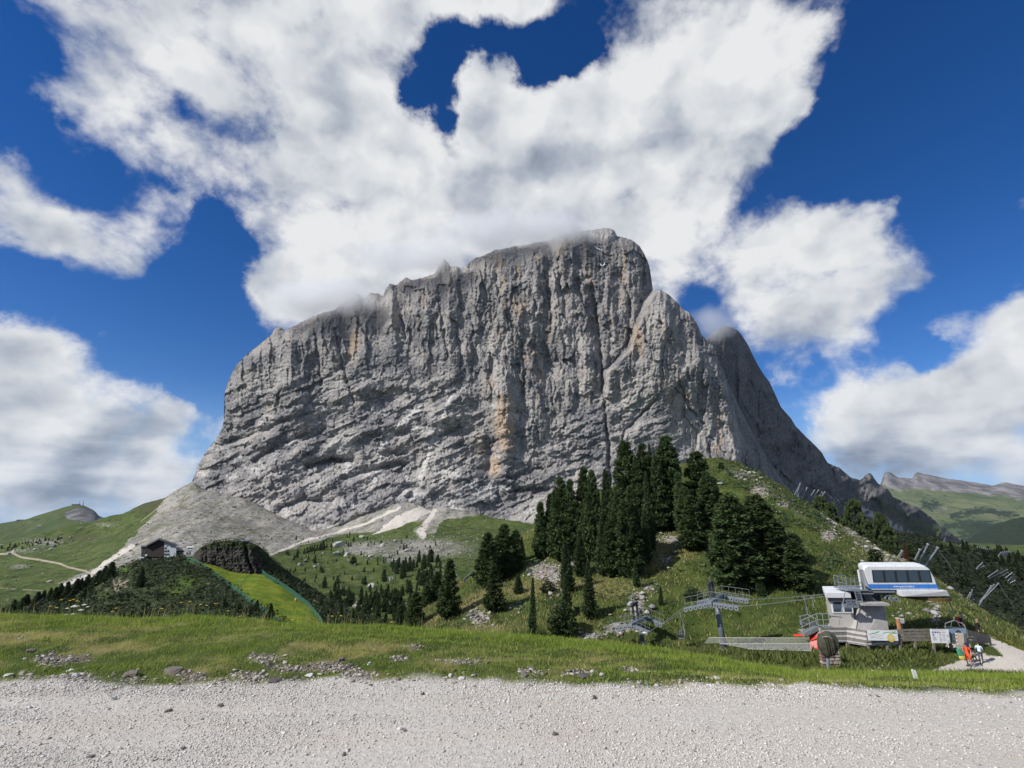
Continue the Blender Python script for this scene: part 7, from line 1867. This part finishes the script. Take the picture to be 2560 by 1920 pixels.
MB().hexa([H(345, 1395), H(354, 1395.5), H(354, 1394.8, 5), H(347, 1392.6, 5)], [H(345, 1394.2), H(354, 1394.7), H(354, 1394, 5), H(347, 1391.8, 5)]).build('sheet', PALE, o)
for px in (346, 353): MB().tube([H(px, 1395), H(px, 1401)], .08, 5).build('pole', HROOF, o)
for (px, py) in ((358, 1406), (368, 1408), (374, 1405.5)):
    b = H(px, py + 3, -3); t_ = H(px, py - 1.5, -3)
    o = thing('parasol', {358: 'left one of three white parasols below the hut', 368: 'middle and lowest of three white parasols below the hut', 374: 'right one of three white parasols below the hut'}[px], 'parasol', b, 'parasols at the hut')
    mb = MB(); n = 8; rim = [t_ + Vector((math.cos(2 * math.pi * k / n) * .75, math.sin(2 * math.pi * k / n) * .75, -.62)) for k in range(n)]
    for k in range(n): mb.quad(t_, rim[k], rim[(k + 1) % n])
    mb.build('canopy', PALE, o); MB().tube([b, t_], .05, 5).build('pole', HROOF, o)
o = thing('outbuilding', 'low white outbuilding with a pale flat gable right of the hut', 'outbuilding', H(450, 1388, 3))
MB().extrude([H(441, 1391, 3), H(459, 1388.5, 3), H(459, 1379, 3), H(441, 1380, 3)], (-3, 4, 0)).build('wall', HWHITE, o)
MB().extrude([H(440.6, 1380, 2.6), H(460, 1379, 2.6), H(462, 1375, 2.6), H(441, 1367.5, 2.6)], (-3, 4.5, 0)).build('roof', PALE, o)
MB().extrude([H(440.5, 1380.5, 2.5), H(460, 1379.4, 2.5), H(460, 1376.5, 2.5), H(440.5, 1377.4, 2.5)], (0, .3, 0)).build('eave', HBROWN, o)
for x in (445.5, 452): MB().extrude([H(x - 1.4, 1385, 2.8), H(x + 1.4, 1385, 2.8), H(x + 1.4, 1382, 2.8), H(x - 1.4, 1382, 2.8)], (0, .3, 0)).build('window', HGLASS, o)
o = thing('white_cabin', 'white boxy cabin with two small windows against the dark rock outcrop', 'cabin', H(474, 1386, 4))
MB().extrude([H(466.6, 1387, 4), H(482, 1386, 4), H(482, 1369, 4), H(466.6, 1370, 4)], (-3, 4.5, 0)).build('wall', HWHITE, o)
MB().extrude([H(466, 1370, 3.7), H(482.6, 1369, 3.7), H(482.6, 1367.8, 3.7), H(466, 1368.8, 3.7)], (-3.2, 5, 0)).build('roof', PALE, o)
for x in (470, 478): MB().extrude([H(x - .9, 1377.2, 3.8), H(x + .9, 1377.2, 3.8), H(x + .9, 1375.6, 3.8), H(x - .9, 1375.6, 3.8)], (0, .3, 0)).build('window', HGLASS, o)
MB().extrude([H(473.6, 1384, 3.8), H(474.6, 1384, 3.8), H(474.6, 1377, 3.8), H(473.6, 1377, 3.8)], (0, .3, 0)).build('door', HGLASS, o)

# dark rock outcrop above the ski run
oc = np.linspace(478, 800, 240)
topn = [(478, 1396), (484, 1390), (491, 1379), (500, 1370), (512, 1363), (532, 1357), (560, 1353.5), (588, 1354), (606, 1356.5), (618, 1361), (630, 1366), (642, 1374), (655, 1386), (668, 1400), (690, 1420), (720, 1442), (760, 1466), (800, 1492)]
botn = [(478, 1400), (500, 1402), (520, 1412), (545, 1422), (570, 1431), (600, 1436), (640, 1432), (660, 1446), (700, 1462), (760, 1490), (800, 1510)]
tp = curve_cols(topn, oc, 2) + 1.0 * fbm(oc / 7, oc * 0, 3, 3); bt = curve_cols(botn, oc, 3) + 3
t = np.linspace(0, 1, 90)[:, None]
Pm = np.repeat(oc[None], 90, 0); Qm = bt[None] * (1 - t) + tp[None] * t
dep = 203 + 5 * t + np.clip((Pm - 625) * .10, 0, 20) + 9 * np.clip((500 - Pm) / 22, 0, 1)
dep += 3.0 * np.exp(-((Pm - np.interp(Qm, [1355, 1400, 1430], [613, 620, 632])) / 4)**2)
dep -= 1.3 * ridged(Pm / 22, Qm / 34, 3, 21) + 1.0 * ridged(Pm / 8, Qm / 10, 3, 25)
Zm = zat(Qm, dep)
Yb = np.stack([dep[-1] + 4, dep[-1] + 26]); Zb = np.stack([Zm[-1] + .2, Zm[-1] - 12])
Xm = np.concatenate([xat(Pm, dep, Zm), np.repeat(xat(Pm[-1:], dep[-1:], Zm[-1:]), 2, 0)])
Vo = np.stack([Xm, np.concatenate([dep, Yb]), np.concatenate([Zm, Zb])], -1).reshape(-1, 3)
gr_m = np.concatenate([np.clip(sstep(t, .62, 1.0) * np.ones_like(Pm) + sstep(Pm, 640, 690) + .42 * sstep(fbm(Pm / 14, Qm / 12, 3, 31), 0, .4), 0, 1), np.ones((2, 240))])
m_, nt_, bs_ = mat('dark_outcrop')
P = nt_.pos(); n1 = nt_.noise(nt_.v('MULTIPLY', P, (1, 1, .4)), .8, 5, .65)
c = nt_.mix(nt_.sstep(n1, .35, .65), (.026, .026, .022), (.068, .062, .052))
c = nt_.mix(nt_.sstep(nt_.m('ADD', nt_.attr('green').outputs['Fac'], nt_.m('MULTIPLY', nt_.m('SUBTRACT', n1, .5), .9)), .5, .75), c, (.035, .045, .018))
finish(nt_, bs_, c, .95, n1, .8, .5)
Fo = grid_faces(92, 240)
link('rock_outcrop', np_mesh('rock_outcrop', Vo, Fo, True, dict(green=gr_m)), m_, kind='structure')
p, i_, w_ = sample(Vo, Fo, np.clip(gr_m * 1.2 - .35, 0, 1), 620)
bushes('outcrop_shrubs', p, RNG.uniform(.5, 1.3, len(p)), SHRUB, 16, kind='stuff')
o = thing('roof_shelter', 'low grey roof showing over the top of the dark rock outcrop', 'shelter', H(605, 1356, -6))
MB().extrude([H(588, 1357, -5), H(612, 1357, -5), H(610, 1351.5, -5), H(590, 1351.8, -5)], (0, 5, 0)).build('wall', simple('shelter_wall', (.26, .29, .31), .6), o)
MB().hexa([H(587, 1352.2, -5.6), H(622, 1353.5, -5.6), H(622, 1353, 1), H(588, 1351.6, 1)], [H(587, 1351.4, -5.6), H(622, 1352.6, -5.6), H(621, 1350.4, 1), H(589, 1350, 1)]).build('roof', simple('shelter_roof', (.10, .11, .14), .5), o)

# green nets on both sides of the ski run
GNET = simple('green_net', (.025, .105, .068), .8, 0, .15, .6)
def piste_net(pts, hpx, label, nseg=8):
    W = []
    for (px, py) in pts:
        g = hit(px, py, B_KNO)
        if g is not None: W.append(g)
    o = thing('net_fence', label, 'net fence', W[0], 'green nets along the ski run')
    mb = MB()
    for k, (a, b) in enumerate(zip(W[:-1], W[1:])):
        ha, hb = Vector((0, 0, msize(hpx, a.y, a.z))), Vector((0, 0, msize(hpx, b.y, b.z)))
        L = max(4, int((b - a).length / .55))
        lattice(mb, a + ha, b + hb, b + Vector((0, 0, .1)), a + Vector((0, 0, .1)), L, 7, .085, .06)
    mb.build('netting', GNET, o)
    for a in W:
        MB().tube([a - Vector((0, 0, .3)), a + Vector((0, 0, msize(hpx, a.y, a.z) * 1.25))], .07, 5).build('post', DSTEEL, o)
piste_net([(440, 1391), (466, 1400), (494, 1412), (522, 1430), (546, 1446), (570, 1464), (594, 1482), (612, 1496), (632, 1512), (654, 1526), (676, 1542), (700, 1558)], 9, 'green net along the left edge of the yellow ski run')
piste_net([(640, 1428), (654, 1434), (668, 1446), (690, 1458), (712, 1472), (734, 1488), (752, 1502), (770, 1516), (784, 1532), (796, 1546), (806, 1562)], 10, 'blue-green net along the right edge of the yellow ski run')
g = hit(593, 1431, B_KNO); o = thing('snow_lance', 'orange-red snow lance post with a white head at the foot of the dark outcrop', 'snow lance', g)
MB().tube([g, g + Vector((0, 0, 1.5))], .22, 8).build('post', simple('lance_orange', (.45, .10, .04), .6), o); MB().tube([g + Vector((0, 0, 1.5)), g + Vector((.1, 0, 2.5))], [.12, .3], 8).build('head', STEEL, o)
g = hit(739, 1504, B_KNO); o = thing('crash_pad', 'small orange and white pad beside the right-hand net of the ski run', 'crash pad', g)
MB().tube([g, g + Vector((0, 0, .6))], .34, 10).build('pad', simple('pad_orange', (.62, .22, .06), .6), o); MB().tube([g + Vector((0, 0, .6)), g + Vector((0, 0, 1.0))], .3, 10).build('white_band', PALE, o)

# masts and hut on the far hill, cabins by the track
def FH(px, py, Y=1890): return place(px, py, Y)
o = thing('summit_building', 'long flat building on the top of the far left hill', 'building', FH(187, 1264)); MB().extrude([FH(179, 1265), FH(193, 1264.5), FH(193, 1261.2), FH(180, 1261.4)], (0, 12, 0)).build('wall', HBROWN, o); MB().extrude([FH(178, 1261.5, 1888), FH(194, 1261.2, 1888), FH(194, 1260.3, 1888), FH(178, 1260.6, 1888)], (0, 16, 0)).build('roof', HROOF, o)
for (px, y0, y1, lb) in ((199, 1264, 1252, 'shorter mast on the far left hill'), (208.5, 1266, 1250.5, 'taller mast on the far left hill')):
    a, b = FH(px, y0), FH(px, y1); o = thing('radio_mast', lb, 'mast', a, 'masts on the far hill')
    MB().tube([a, a.lerp(b, .6)], .9, 6).build('lattice_shaft', DSTEEL, o); MB().tube([a.lerp(b, .6), b], .45, 6).build('aerial', DSTEEL, o)
    for t_ in (.55, .7): MB().disc(a.lerp(b, t_), (0, 1, 0), 1.3, .8, 10).build('dish', PALE, o)
for k, px in enumerate((43, 50, 57, 64)):
    q = FH(px, 1302.5 - .1 * k, 1870); o = thing('farmhouse', 'dark building in the short row on the saddle of the far hill', 'building', q, 'buildings on the far saddle')
    MB().box(q.x - 4, q.x + 4, q.y, q.y + 8, q.z - 2, q.z + 2.5).build('wall', HBROWN, o); MB().extrude([q + Vector((-5, -.5, 2.5)), q + Vector((5, -.5, 2.5)), q + Vector((0, -.5, 5))], (0, 9, 0)).build('roof', HROOF, o)
g = hit(17, 1386, B_VAL); o = thing('white_hut', 'tiny white hut beside the far left track', 'hut', g)
MB().box(g.x - 2, g.x + 2, g.y, g.y + 4, g.z - .5, g.z + 2.4).build('wall', HWHITE, o); MB().extrude([g + Vector((-2.4, -.3, 2.4)), g + Vector((2.4, -.3, 2.4)), g + Vector((0, -.3, 3.8))], (0, 4.6, 0)).build('roof', PALE, o)

# ------------------------------------------------------------------ snow patches high on the wall
SNOW = simple('old_snow', (.80, .81, .83), .6, 0, .03, .1)
B_MAS = BVHTree.FromObject(massif, bpy.context.evaluated_depsgraph_get())
for (poly, lb) in [([(1488, 617), (1494, 620), (1500, 622), (1505, 626), (1499, 625), (1492, 622)], 'slanting snow patch below the summit edge'), ([(1500, 657), (1502, 661), (1506, 662.5), (1510, 660), (1511, 656), (1513, 661), (1507, 665.5), (1501, 663)], 'small curved snow patch on the upper wall')]:
    pts = []
    for q in poly:
        h_ = B_MAS.ray_cast(EYE_V, Vector(pix_dir(*q)))[0]
        if h_ is not None: pts.append(h_)
    ym = sum(q.y for q in pts) / len(pts) - 4
    pts = [place(a, b, ym) for a, b in poly]
    link('snow_patch', MB().extrude(pts, (0, 14, 4)).mesh('snow_patch'), SNOW, label=lb, category='snow patch')

# ------------------------------------------------------------------ flowers on the brow
FY = simple('yellow_petals', (.70, .50, .03), .7); FW = simple('umbel_white', (.62, .62, .50), .8, 0, .1, 60); STEM = simple('flower_stem', (.07, .10, .03), .7)
def flower(px, py, kind, label, r_px, grp):
    Y = 8.0 if px < 700 else 7.4
    head = place(px, py, Y); gz = drop(head.x, head.y)
    if gz is None or gz > head.z - .03: gz = head.z - .12
    o = thing('yellow_flower' if kind == 'y' else 'white_umbel', label, 'flower', Vector((head.x, head.y, gz)), grp)
    r = msize(r_px, Y, head.z) * (1 if kind == 'y' else .72)
    MB().tube([Vector((head.x + .02, head.y, gz - .02)), Vector((head.x + .008, head.y, (gz + head.z) / 2)), head], [.003, .0025, .002], 5).build('stem', STEM, o)
    if kind == 'y':
        mb = MB(); n = 11
        for k in range(n):
            a = 2 * math.pi * k / n; u = Vector((math.cos(a), math.sin(a), .25)); s = Vector((-math.sin(a), math.cos(a), 0)) * r * .28
            mb.quad(head, head + u * r * .7 + s, head + u * r, head + u * r * .7 - s)
        mb.disc(head + Vector((0, 0, .002)), (0, 0, 1), r * .35, .006, 8); mb.build('petals', FY, o)
    else:
        mb = MB(); st_m = MB()
        for k in range(13):
            q = .0 if k == 0 else (.5 if k < 5 else .95); a = k * 2.4
            c = head + Vector((math.cos(a) * q * r, math.sin(a) * q * r, r * .32 * (1 - q * q)))
            mb.disc(c, (math.cos(a) * q * .4, math.sin(a) * q * .4, 1), r * .33, r * .22, 7); st_m.tube([head - Vector((0, 0, r * .6)), c], .0018, 4)
        mb.build('florets', FW, o); st_m.build('rays', STEM, o)
for (x, y) in [(153, 1500), (175, 1502), (183, 1499), (192, 1503), (196, 1505), (141, 1520), (126, 1516), (290, 1521), (281, 1529), (453, 1507), (475, 1504), (501, 1512), (516, 1514), (538, 1510), (570, 1528), (600, 1541), (404, 1522), (830, 1541), (852, 1540), (978, 1556), (730, 1550)]:
    flower(x, y, 'y', 'yellow hawkbit-like flower on a thin stem along the grass brow', 3.6, 'yellow flowers along the brow')
for (x, y, r, lb) in [(188, 1516, 10, 'largest white umbel in the cluster at the left grass brow'), (211, 1512, 6, 'white umbel at the upper right of the left cluster'), (169, 1521, 5, 'white umbel at the left of the cluster on the brow'), (203, 1525, 7, 'white umbel just right below the largest one'), (220, 1517, 4.5, 'small white umbel at the right end of the left cluster'), (167, 1537, 5, 'lowest white umbel of the left cluster'), (184, 1535, 6, 'faded umbel in the low middle of the left cluster'),
    (1592, 1578, 4, 'white umbel left of the lower lift tower'), (1612, 1582, 7, 'white umbel right in front of the lower lift tower')]:
    flower(x, y, 'w', lb, r, 'white umbels on the brow')
for (x, y) in [(2172, 1668), (2178, 1673), (2184, 1669), (2189, 1666), (2204, 1664), (2183, 1677), (2198, 1670), (2205, 1680)]:
    g = hit(x, y + 5, B_GRO); hd = place(x, y, g.y)
    o = thing('white_umbel', 'white umbel in the patch below the station deck', 'flower', g, 'white umbels below the deck')
    mb = MB(); r = msize(3.2, g.y, g.z)
    for k in range(9):
        q = 0 if k == 0 else .8; a = k * .785; mb.disc(hd + Vector((math.cos(a) * q * r, math.sin(a) * q * r, r * .2 * (1 - q))), (math.cos(a) * q * .3, math.sin(a) * q * .3, 1), r * .36, r * .25, 7)
    mb.build('florets', FW, o); MB().tube([g, hd], .012, 5).build('stem', STEM, o)

# ------------------------------------------------------------------ people and the dog
def skin(name, nodes, edges, sub=1, flip=1):
    """nodes: name -> (x,y,z,rx,ry)"""
    me = bpy.data.meshes.new(name)
    keys = list(nodes)
    me.from_pydata([nodes[k][:3] for k in keys], [(keys.index(a), keys.index(b)) for a, b in edges], [])
    o = bpy.data.objects.new(name, me); COL.objects.link(o)
    md = o.modifiers.new('skin', 'SKIN'); md.use_smooth_shade = True
    for i, k in enumerate(keys):
        sv = me.skin_vertices[0].data[i]; sv.radius = nodes[k][3:5]; sv.use_root = (i == 0)
    s_ = o.modifiers.new('sub', 'SUBSURF'); s_.levels = sub; s_.render_levels = sub
    dg = bpy.context.evaluated_depsgraph_get(); ev = o.evaluated_get(dg)
    out = bpy.data.meshes.new_from_object(ev)
    bpy.data.objects.remove(o); bpy.data.meshes.remove(me)
    return out
SKIN = simple('skin', (.42, .26, .19), .6, 0, .05); HAIRD = simple('dark_hair', (.035, .025, .02), .7); BOOT = simple('boot', (.05, .035, .03), .8)
def person(loc, h, yaw, label, shirt, trousers, shorts=False, sleeves='short', stride=.18, arms=(.1, .1), pack=None, hat=None, sit=False, bend=0.0, hair=HAIRD):
    s = h / 1.75
    st1, st2 = stride, -stride
    fw = -1                                                     # faces local -y
    N = {'hip': (0, 0, .95, .135, .105), 'waist': (0, -.01 * fw, 1.10, .125, .095), 'chest': (0, .02 * fw + bend * .1, 1.32, .155, .11), 'neck0': (0, .03 * fw + bend * .2, 1.46, .075, .065), 'neck': (0, .05 * fw + bend * .22, 1.52, .052, .055), 'head': (0, .08 * fw + bend * .25, 1.63, .082, .098), 'top': (0, .07 * fw + bend * .25, 1.70, .068, .082)}
    E = [('hip', 'waist'), ('waist', 'chest'), ('chest', 'neck0'), ('neck0', 'neck'), ('neck', 'head'), ('head', 'top')]
    for sd, stv, ar in ((-1, st1, arms[0]), (1, st2, arms[1])):
        L = 'l' if sd < 0 else 'r'
        N['th' + L] = (sd * .095, .0, .84, .095, .095); N['kn' + L] = (sd * .10, fw * (stv * .55 + .03), .50, .058, .062); N['cf' + L] = (sd * .10, fw * (stv * .75) + .02, .34, .058, .06); N['an' + L] = (sd * .10, fw * stv * 1.0 + .04, .10, .04, .042); N['ft' + L] = (sd * .11, fw * (stv * 1.0 + .12) + .02, .045, .045, .035)
        E += [('hip', 'th' + L), ('th' + L, 'kn' + L), ('kn' + L, 'cf' + L), ('cf' + L, 'an' + L), ('an' + L, 'ft' + L)]
        N['sh' + L] = (sd * .19, .02, 1.41, .062, .062); N['el' + L] = (sd * .25, .05 - fw * 0 + fw * ar * .3, 1.14, .043, .043); N['wr' + L] = (sd * .25, fw * ar, 1.14 - .24 * math.cos(min(ar * 2, 1.5)), .028, .03); N['pa' + L] = (sd * .25, fw * (ar + .03), 1.06 - .22 * math.cos(min(ar * 2, 1.5)), .018, .036)
        E += [('chest', 'sh' + L), ('sh' + L, 'el' + L), ('el' + L, 'wr' + L), ('wr' + L, 'pa' + L)]
        px_, py_, pz_ = N['pa' + L][:3]
        for q, (dy, ln) in enumerate(((-.026, .07), (-.009, .08), (.009, .075), (.026, .06))):
            N['f%d%s' % (q, L)] = (px_ - sd * .008, py_ + dy, pz_ - .05, .0085, .0085); N['g%d%s' % (q, L)] = (px_ - sd * .02, py_ + dy * 1.1 + fw * .008, pz_ - .05 - ln * .6, .007, .007)
            E += [('pa' + L, 'f%d%s' % (q, L)), ('f%d%s' % (q, L), 'g%d%s' % (q, L))]
        N['t' + L] = (px_ - sd * .02, py_ + fw * .045, pz_ - .01, .009, .009); N['u' + L] = (px_ - sd * .028, py_ + fw * .055, pz_ - .045, .008, .008)
        E += [('wr' + L, 't' + L), ('t' + L, 'u' + L)]
    me = skin('body', N, E, 1)
    for m__ in (SKIN, shirt, trousers, BOOT): me.materials.append(m__)
    for pl in me.polygons:
        c = pl.center; x, z = abs(c.x), c.z
        i = 0
        if z < .13: i = 3
        elif z < 1.0 and x < .21: i = 2 if (not shorts or z > .52) else 0
        elif z < 1.47 and x < .215: i = 1
        elif x >= .17 and z < 1.47: i = 1 if (sleeves == 'long' and z > .93) or z > 1.22 else 0
        pl.material_index = i
        pl.use_smooth = True
    o = thing('person', label, 'person', loc, 'hikers by the lift station', yaw); o.scale = (s, s, s)
    link('body', me, None, o)
    hx, hy = 0, .08 * fw + bend * .25
    bm = bmesh.new(); bmesh.ops.create_icosphere(bm, subdivisions=2, radius=1)
    for v in bm.verts:
        v.co = Vector((v.co.x * .098, v.co.y * .115 + .012, max(v.co.z, -.35 if v.co.y > 0 else .1) * .115)) + Vector((hx, hy, 1.655))
    me = bpy.data.meshes.new('hair'); bm.to_mesh(me); bm.free(); link('hair', me, hair, o)
    mb = MB(); mb.hexa([(-.013, hy - .09, 1.60), (.013, hy - .09, 1.60), (.010, hy - .07, 1.60), (-.010, hy - .07, 1.60)], [(-.006, hy - .085, 1.645), (.006, hy - .085, 1.645), (.006, hy - .07, 1.645), (-.006, hy - .07, 1.645)])
    f_ = MB()
    for sx in (-1, 1): f_.disc((sx * .032, hy - .094, 1.648), (0, 1, 0), .010, .012, 8)
    mb.v, mb.f = mb.v, mb.f
    link('nose', mb.mesh('nose'), SKIN, o); link('eyes', f_.mesh('eyes'), BOOT, o)
    m2 = MB(); m2.box(-.022, .022, hy - .094, hy - .08, 1.572, 1.580); link('mouth', m2.mesh('mouth'), simple('lips', (.30, .12, .10), .6), o)
    for sx in (-1, 1):
        e_ = MB().disc((sx * .086, hy + .012, 1.635), (1, 0, 0), .027, .018, 10); link('ear', e_.mesh('ear'), SKIN, o)
    if hat:
        mb = MB().disc((0, hy, 1.70), (0, 0, 1), .17, .015, 16); mb.tube([(0, hy, 1.69), (0, hy, 1.77), (0, hy, 1.80)], [.105, .10, .06], 14); link('hat', mb.mesh('hat', smooth=False), hat, o)
    if pack:
        mb = MB(); y0 = .12 - bend * -.1
        mb.hexa([(-.17, y0, 1.0), (.17, y0, 1.0), (.15, y0 + .22, 1.0), (-.15, y0 + .22, 1.0)], [(-.15, y0, 1.52), (.15, y0, 1.52), (.12, y0 + .18, 1.54), (-.12, y0 + .18, 1.54)])
        pk = link('backpack', mb.mesh('backpack', .03), pack, o)
        m2 = MB()
        for sx in (-1, 1): m2.tube([(sx * .11, y0 + .02, 1.48), (sx * .11, -.02, 1.49), (sx * .11, -.12, 1.34), (sx * .12, -.02, 1.10), (sx * .12, y0 + .02, 1.06)], .018, 5)
        m2.tube([(-.10, y0 + .23, 1.12), (0, y0 + .25, 1.15), (.10, y0 + .23, 1.12)], .05, 6)
        link('pack_straps', m2.mesh('pack_straps'), BOOT, pk)
    return o
def stand(px, py):
    return hit(px, py, B_GRO)
PORANGE = simple('orange_shirt', (.72, .085, .025), .8, 0, .05); PBLUEW = simple('pale_shirt', (.52, .66, .72), .8, 0, .1); NAVY = simple('navy_cloth', (.025, .03, .045), .8); PBLK = simple('black_cloth', (.018, .018, .02), .85); PGREY = simple('slate_trousers', (.055, .062, .075), .85); REDC = simple('red_pack', (.50, .06, .04), .7); BLUEP = simple('blue_pack', (.04, .10, .22), .7); STRAW = simple('straw_hat', (.60, .52, .40), .8); GREENC = simple('green_cloth', (.06, .30, .18), .8); YELC = simple('yellow_cloth', (.65, .55, .12), .8); TANH = simple('fair_hair', (.30, .17, .09), .7)
g1 = stand(2425, 1667)
hh = msize(54, g1.y, g1.z)
p1 = person(g1, hh, math.radians(-62), 'hiker in orange shirt and shorts with a blue backpack, on the path', PORANGE, PORANGE, shorts=True, stride=.06, arms=(.22, .05), pack=BLUEP)
o = thing('carried_bag', 'green and yellow bag carried by the hiker in orange', 'bag', g1 + Vector((-.55, -.1, .75 * hh / 1.75)))
b = o.location
MB().hexa([b + Vector((-.16, -.1, .1)), b + Vector((.12, -.1, .1)), b + Vector((.12, .1, .1)), b + Vector((-.16, .1, .1))], [b + Vector((-.2, -.12, .52)), b + Vector((.1, -.12, .56)), b + Vector((.1, .12, .56)), b + Vector((-.2, .12, .52))]).build('green_part', GREENC, o, bevel=.04)
MB().hexa([b + Vector((-.10, -.1, -.14)), b + Vector((.18, -.1, -.14)), b + Vector((.18, .1, -.14)), b + Vector((-.10, .1, -.14))], [b + Vector((-.12, -.12, .1)), b + Vector((.16, -.12, .1)), b + Vector((.16, .12, .1)), b + Vector((-.12, .12, .1))]).build('yellow_part', YELC, o, bevel=.04)
g2 = stand(2455, 1659); person(g2, msize(49, g2.y, g2.z), math.radians(140), 'hiker in a pale blue shirt and dark trousers walking beside the dog', PBLUEW, PGREY, sleeves='short', stride=.28, arms=(.30, .34), pack=None)
pk2 = thing('shoulder_bag', 'dark bag at the right side of the hiker in the pale shirt', 'bag', g2 + Vector((.34, .1, 1.1)))
b = pk2.location; MB().hexa([b + Vector((-.08, -.1, -.2)), b + Vector((.14, -.1, -.2)), b + Vector((.14, .14, -.2)), b + Vector((-.08, .14, -.2))], [b + Vector((-.1, -.1, .24)), b + Vector((.06, -.1, .3)), b + Vector((.06, .14, .3)), b + Vector((-.1, .14, .24))]).build('bag_body', PBLK, pk2, bevel=.03)
g3 = on_ground(2399, 43.5); g3t = place(2399, 1536, 43.5)
person(Vector((g3t.x, 43.5, g3t.z - 1.72)), 1.72, math.radians(60), 'hiker with a light hat and a red backpack behind the panorama board', NAVY, PBLK, stride=.1, pack=REDC, hat=STRAW, bend=-.3)
g4t = place(2439, 1547, 44.0)
person(Vector((g4t.x, 44.0, g4t.z - 1.70)), 1.70, math.radians(10), 'person in black with reddish hair, farthest right by the shaded fence', PBLK, PBLK, sleeves='long', stride=.08, arms=(.2, .2), hair=TANH)
# dog between the two hikers
gd = stand(2432, 1655)
N = {'rump': (.30, 0, .50, .10, .12), 'belly': (0, 0, .49, .10, .11), 'chest': (-.28, 0, .50, .12, .16), 'neck': (-.42, 0, .64, .08, .09), 'skull': (-.52, 0, .74, .085, .08), 'muzzle': (-.66, 0, .69, .045, .045), 'tail': (.44, 0, .56, .035, .035), 'tail2': (.60, 0, .70, .03, .03)}
E = [('rump', 'belly'), ('belly', 'chest'), ('chest', 'neck'), ('neck', 'skull'), ('skull', 'muzzle'), ('rump', 'tail'), ('tail', 'tail2')]
for sd in (-1, 1):
    L = str(sd)
    N.update({'hk' + L: (.26, sd * .09, .33, .06, .07), 'hh' + L: (.37, sd * .09, .18, .028, .03), 'hp' + L: (.33, sd * .09, .03, .03, .028), 'fe' + L: (-.24, sd * .08, .30, .045, .05), 'fw' + L: (-.25, sd * .08, .15, .028, .028), 'fp' + L: (-.28, sd * .08, .03, .032, .028), 'ea' + L: (-.48, sd * .07, .84, .025, .02)})
    E += [('rump', 'hk' + L), ('hk' + L, 'hh' + L), ('hh' + L, 'hp' + L), ('chest', 'fe' + L), ('fe' + L, 'fw' + L), ('fw' + L, 'fp' + L), ('skull', 'ea' + L)]
me = skin('fur', N, E, 1)
FUR1, FUR2 = simple('pale_fur', (.42, .34, .22), .9, 0, .2, 8), simple('dark_fur', (.05, .04, .03), .9)
me.materials.append(FUR1); me.materials.append(FUR2)
for pl in me.polygons: pl.material_index = 1 if pl.center.z < .40 or pl.center.x > .34 else 0; pl.use_smooth = True
dg_ = thing('dog', 'pale dog with dark legs between the two hikers on the path', 'dog', gd, None, math.radians(25)); link('body', me, None, dg_)

# ------------------------------------------------------------------ air and the cloud on the summit
HAZE = True
if HAZE:
    m_, nt_, bs_ = mat('haze'); m_.node_tree.nodes.remove(bs_)
    pv = nt_.n('ShaderNodeVolumePrincipled', ins={'Color': (.62, .76, 1.0, 1), 'Density': 1.3e-5, 'Anisotropy': .0})
    m_.node_tree.links.new(pv.outputs[0], m_.node_tree.nodes['Material Output'].inputs['Volume'])
    link('haze', MB().box(-12000, 12000, -12000, 12000, -902, 1000).mesh('haze'), m_, kind='stuff')

def cloud(px, py, Y, rx, ry, rz, label, dens, seed):
    c = place(px, py, Y)
    bm = bmesh.new(); bmesh.ops.create_icosphere(bm, subdivisions=3, radius=1); me = bpy.data.meshes.new('cloud'); bm.to_mesh(me); bm.free()
    m_, nt_, bs_ = mat('cloud_vapour'); m_.node_tree.nodes.remove(bs_)
    ob = nt_.obj(); r = nt_.v('LENGTH', ob)
    n = nt_.noise(nt_.v('ADD', nt_.pos(), (seed * 100.0, 0, 0)), .011, 4, .6)
    f = nt_.m('ADD', nt_.sstep(r, 1.0, .25), nt_.m('MULTIPLY', nt_.m('SUBTRACT', n, .5), 2.4))
    d = nt_.m('MULTIPLY', nt_.m('MULTIPLY', nt_.m('MAXIMUM', nt_.m('SUBTRACT', f, .25), 0.0), dens), nt_.sstep(r, 1.0, .8))
    pv = nt_.n('ShaderNodeVolumePrincipled', ins={'Color': (.99, .99, 1, 1), 'Density': d, 'Anisotropy': .3})
    m_.node_tree.links.new(pv.outputs[0], m_.node_tree.nodes['Material Output'].inputs['Volume'])
    m_.cycles.volume_step_rate = .5
    o = link('cloud', me, m_, label=label, kind='stuff')
    o.location = c; o.scale = (rx, ry, rz)
cloud(1310, 580, 1135, 340, 75, 86, 'cloud drifting over the summit', .030, 1)
cloud(1030, 640, 1120, 200, 70, 66, 'cloud veiling the notches of the left crest', .022, 4)
cloud(800, 745, 1110, 210, 75, 74, 'cloud lying along the left crest', .028, 2)
cloud(1768, 815, 1295, 125, 90, 75, 'thin cloud between the main wall and the back tower', .011, 3)
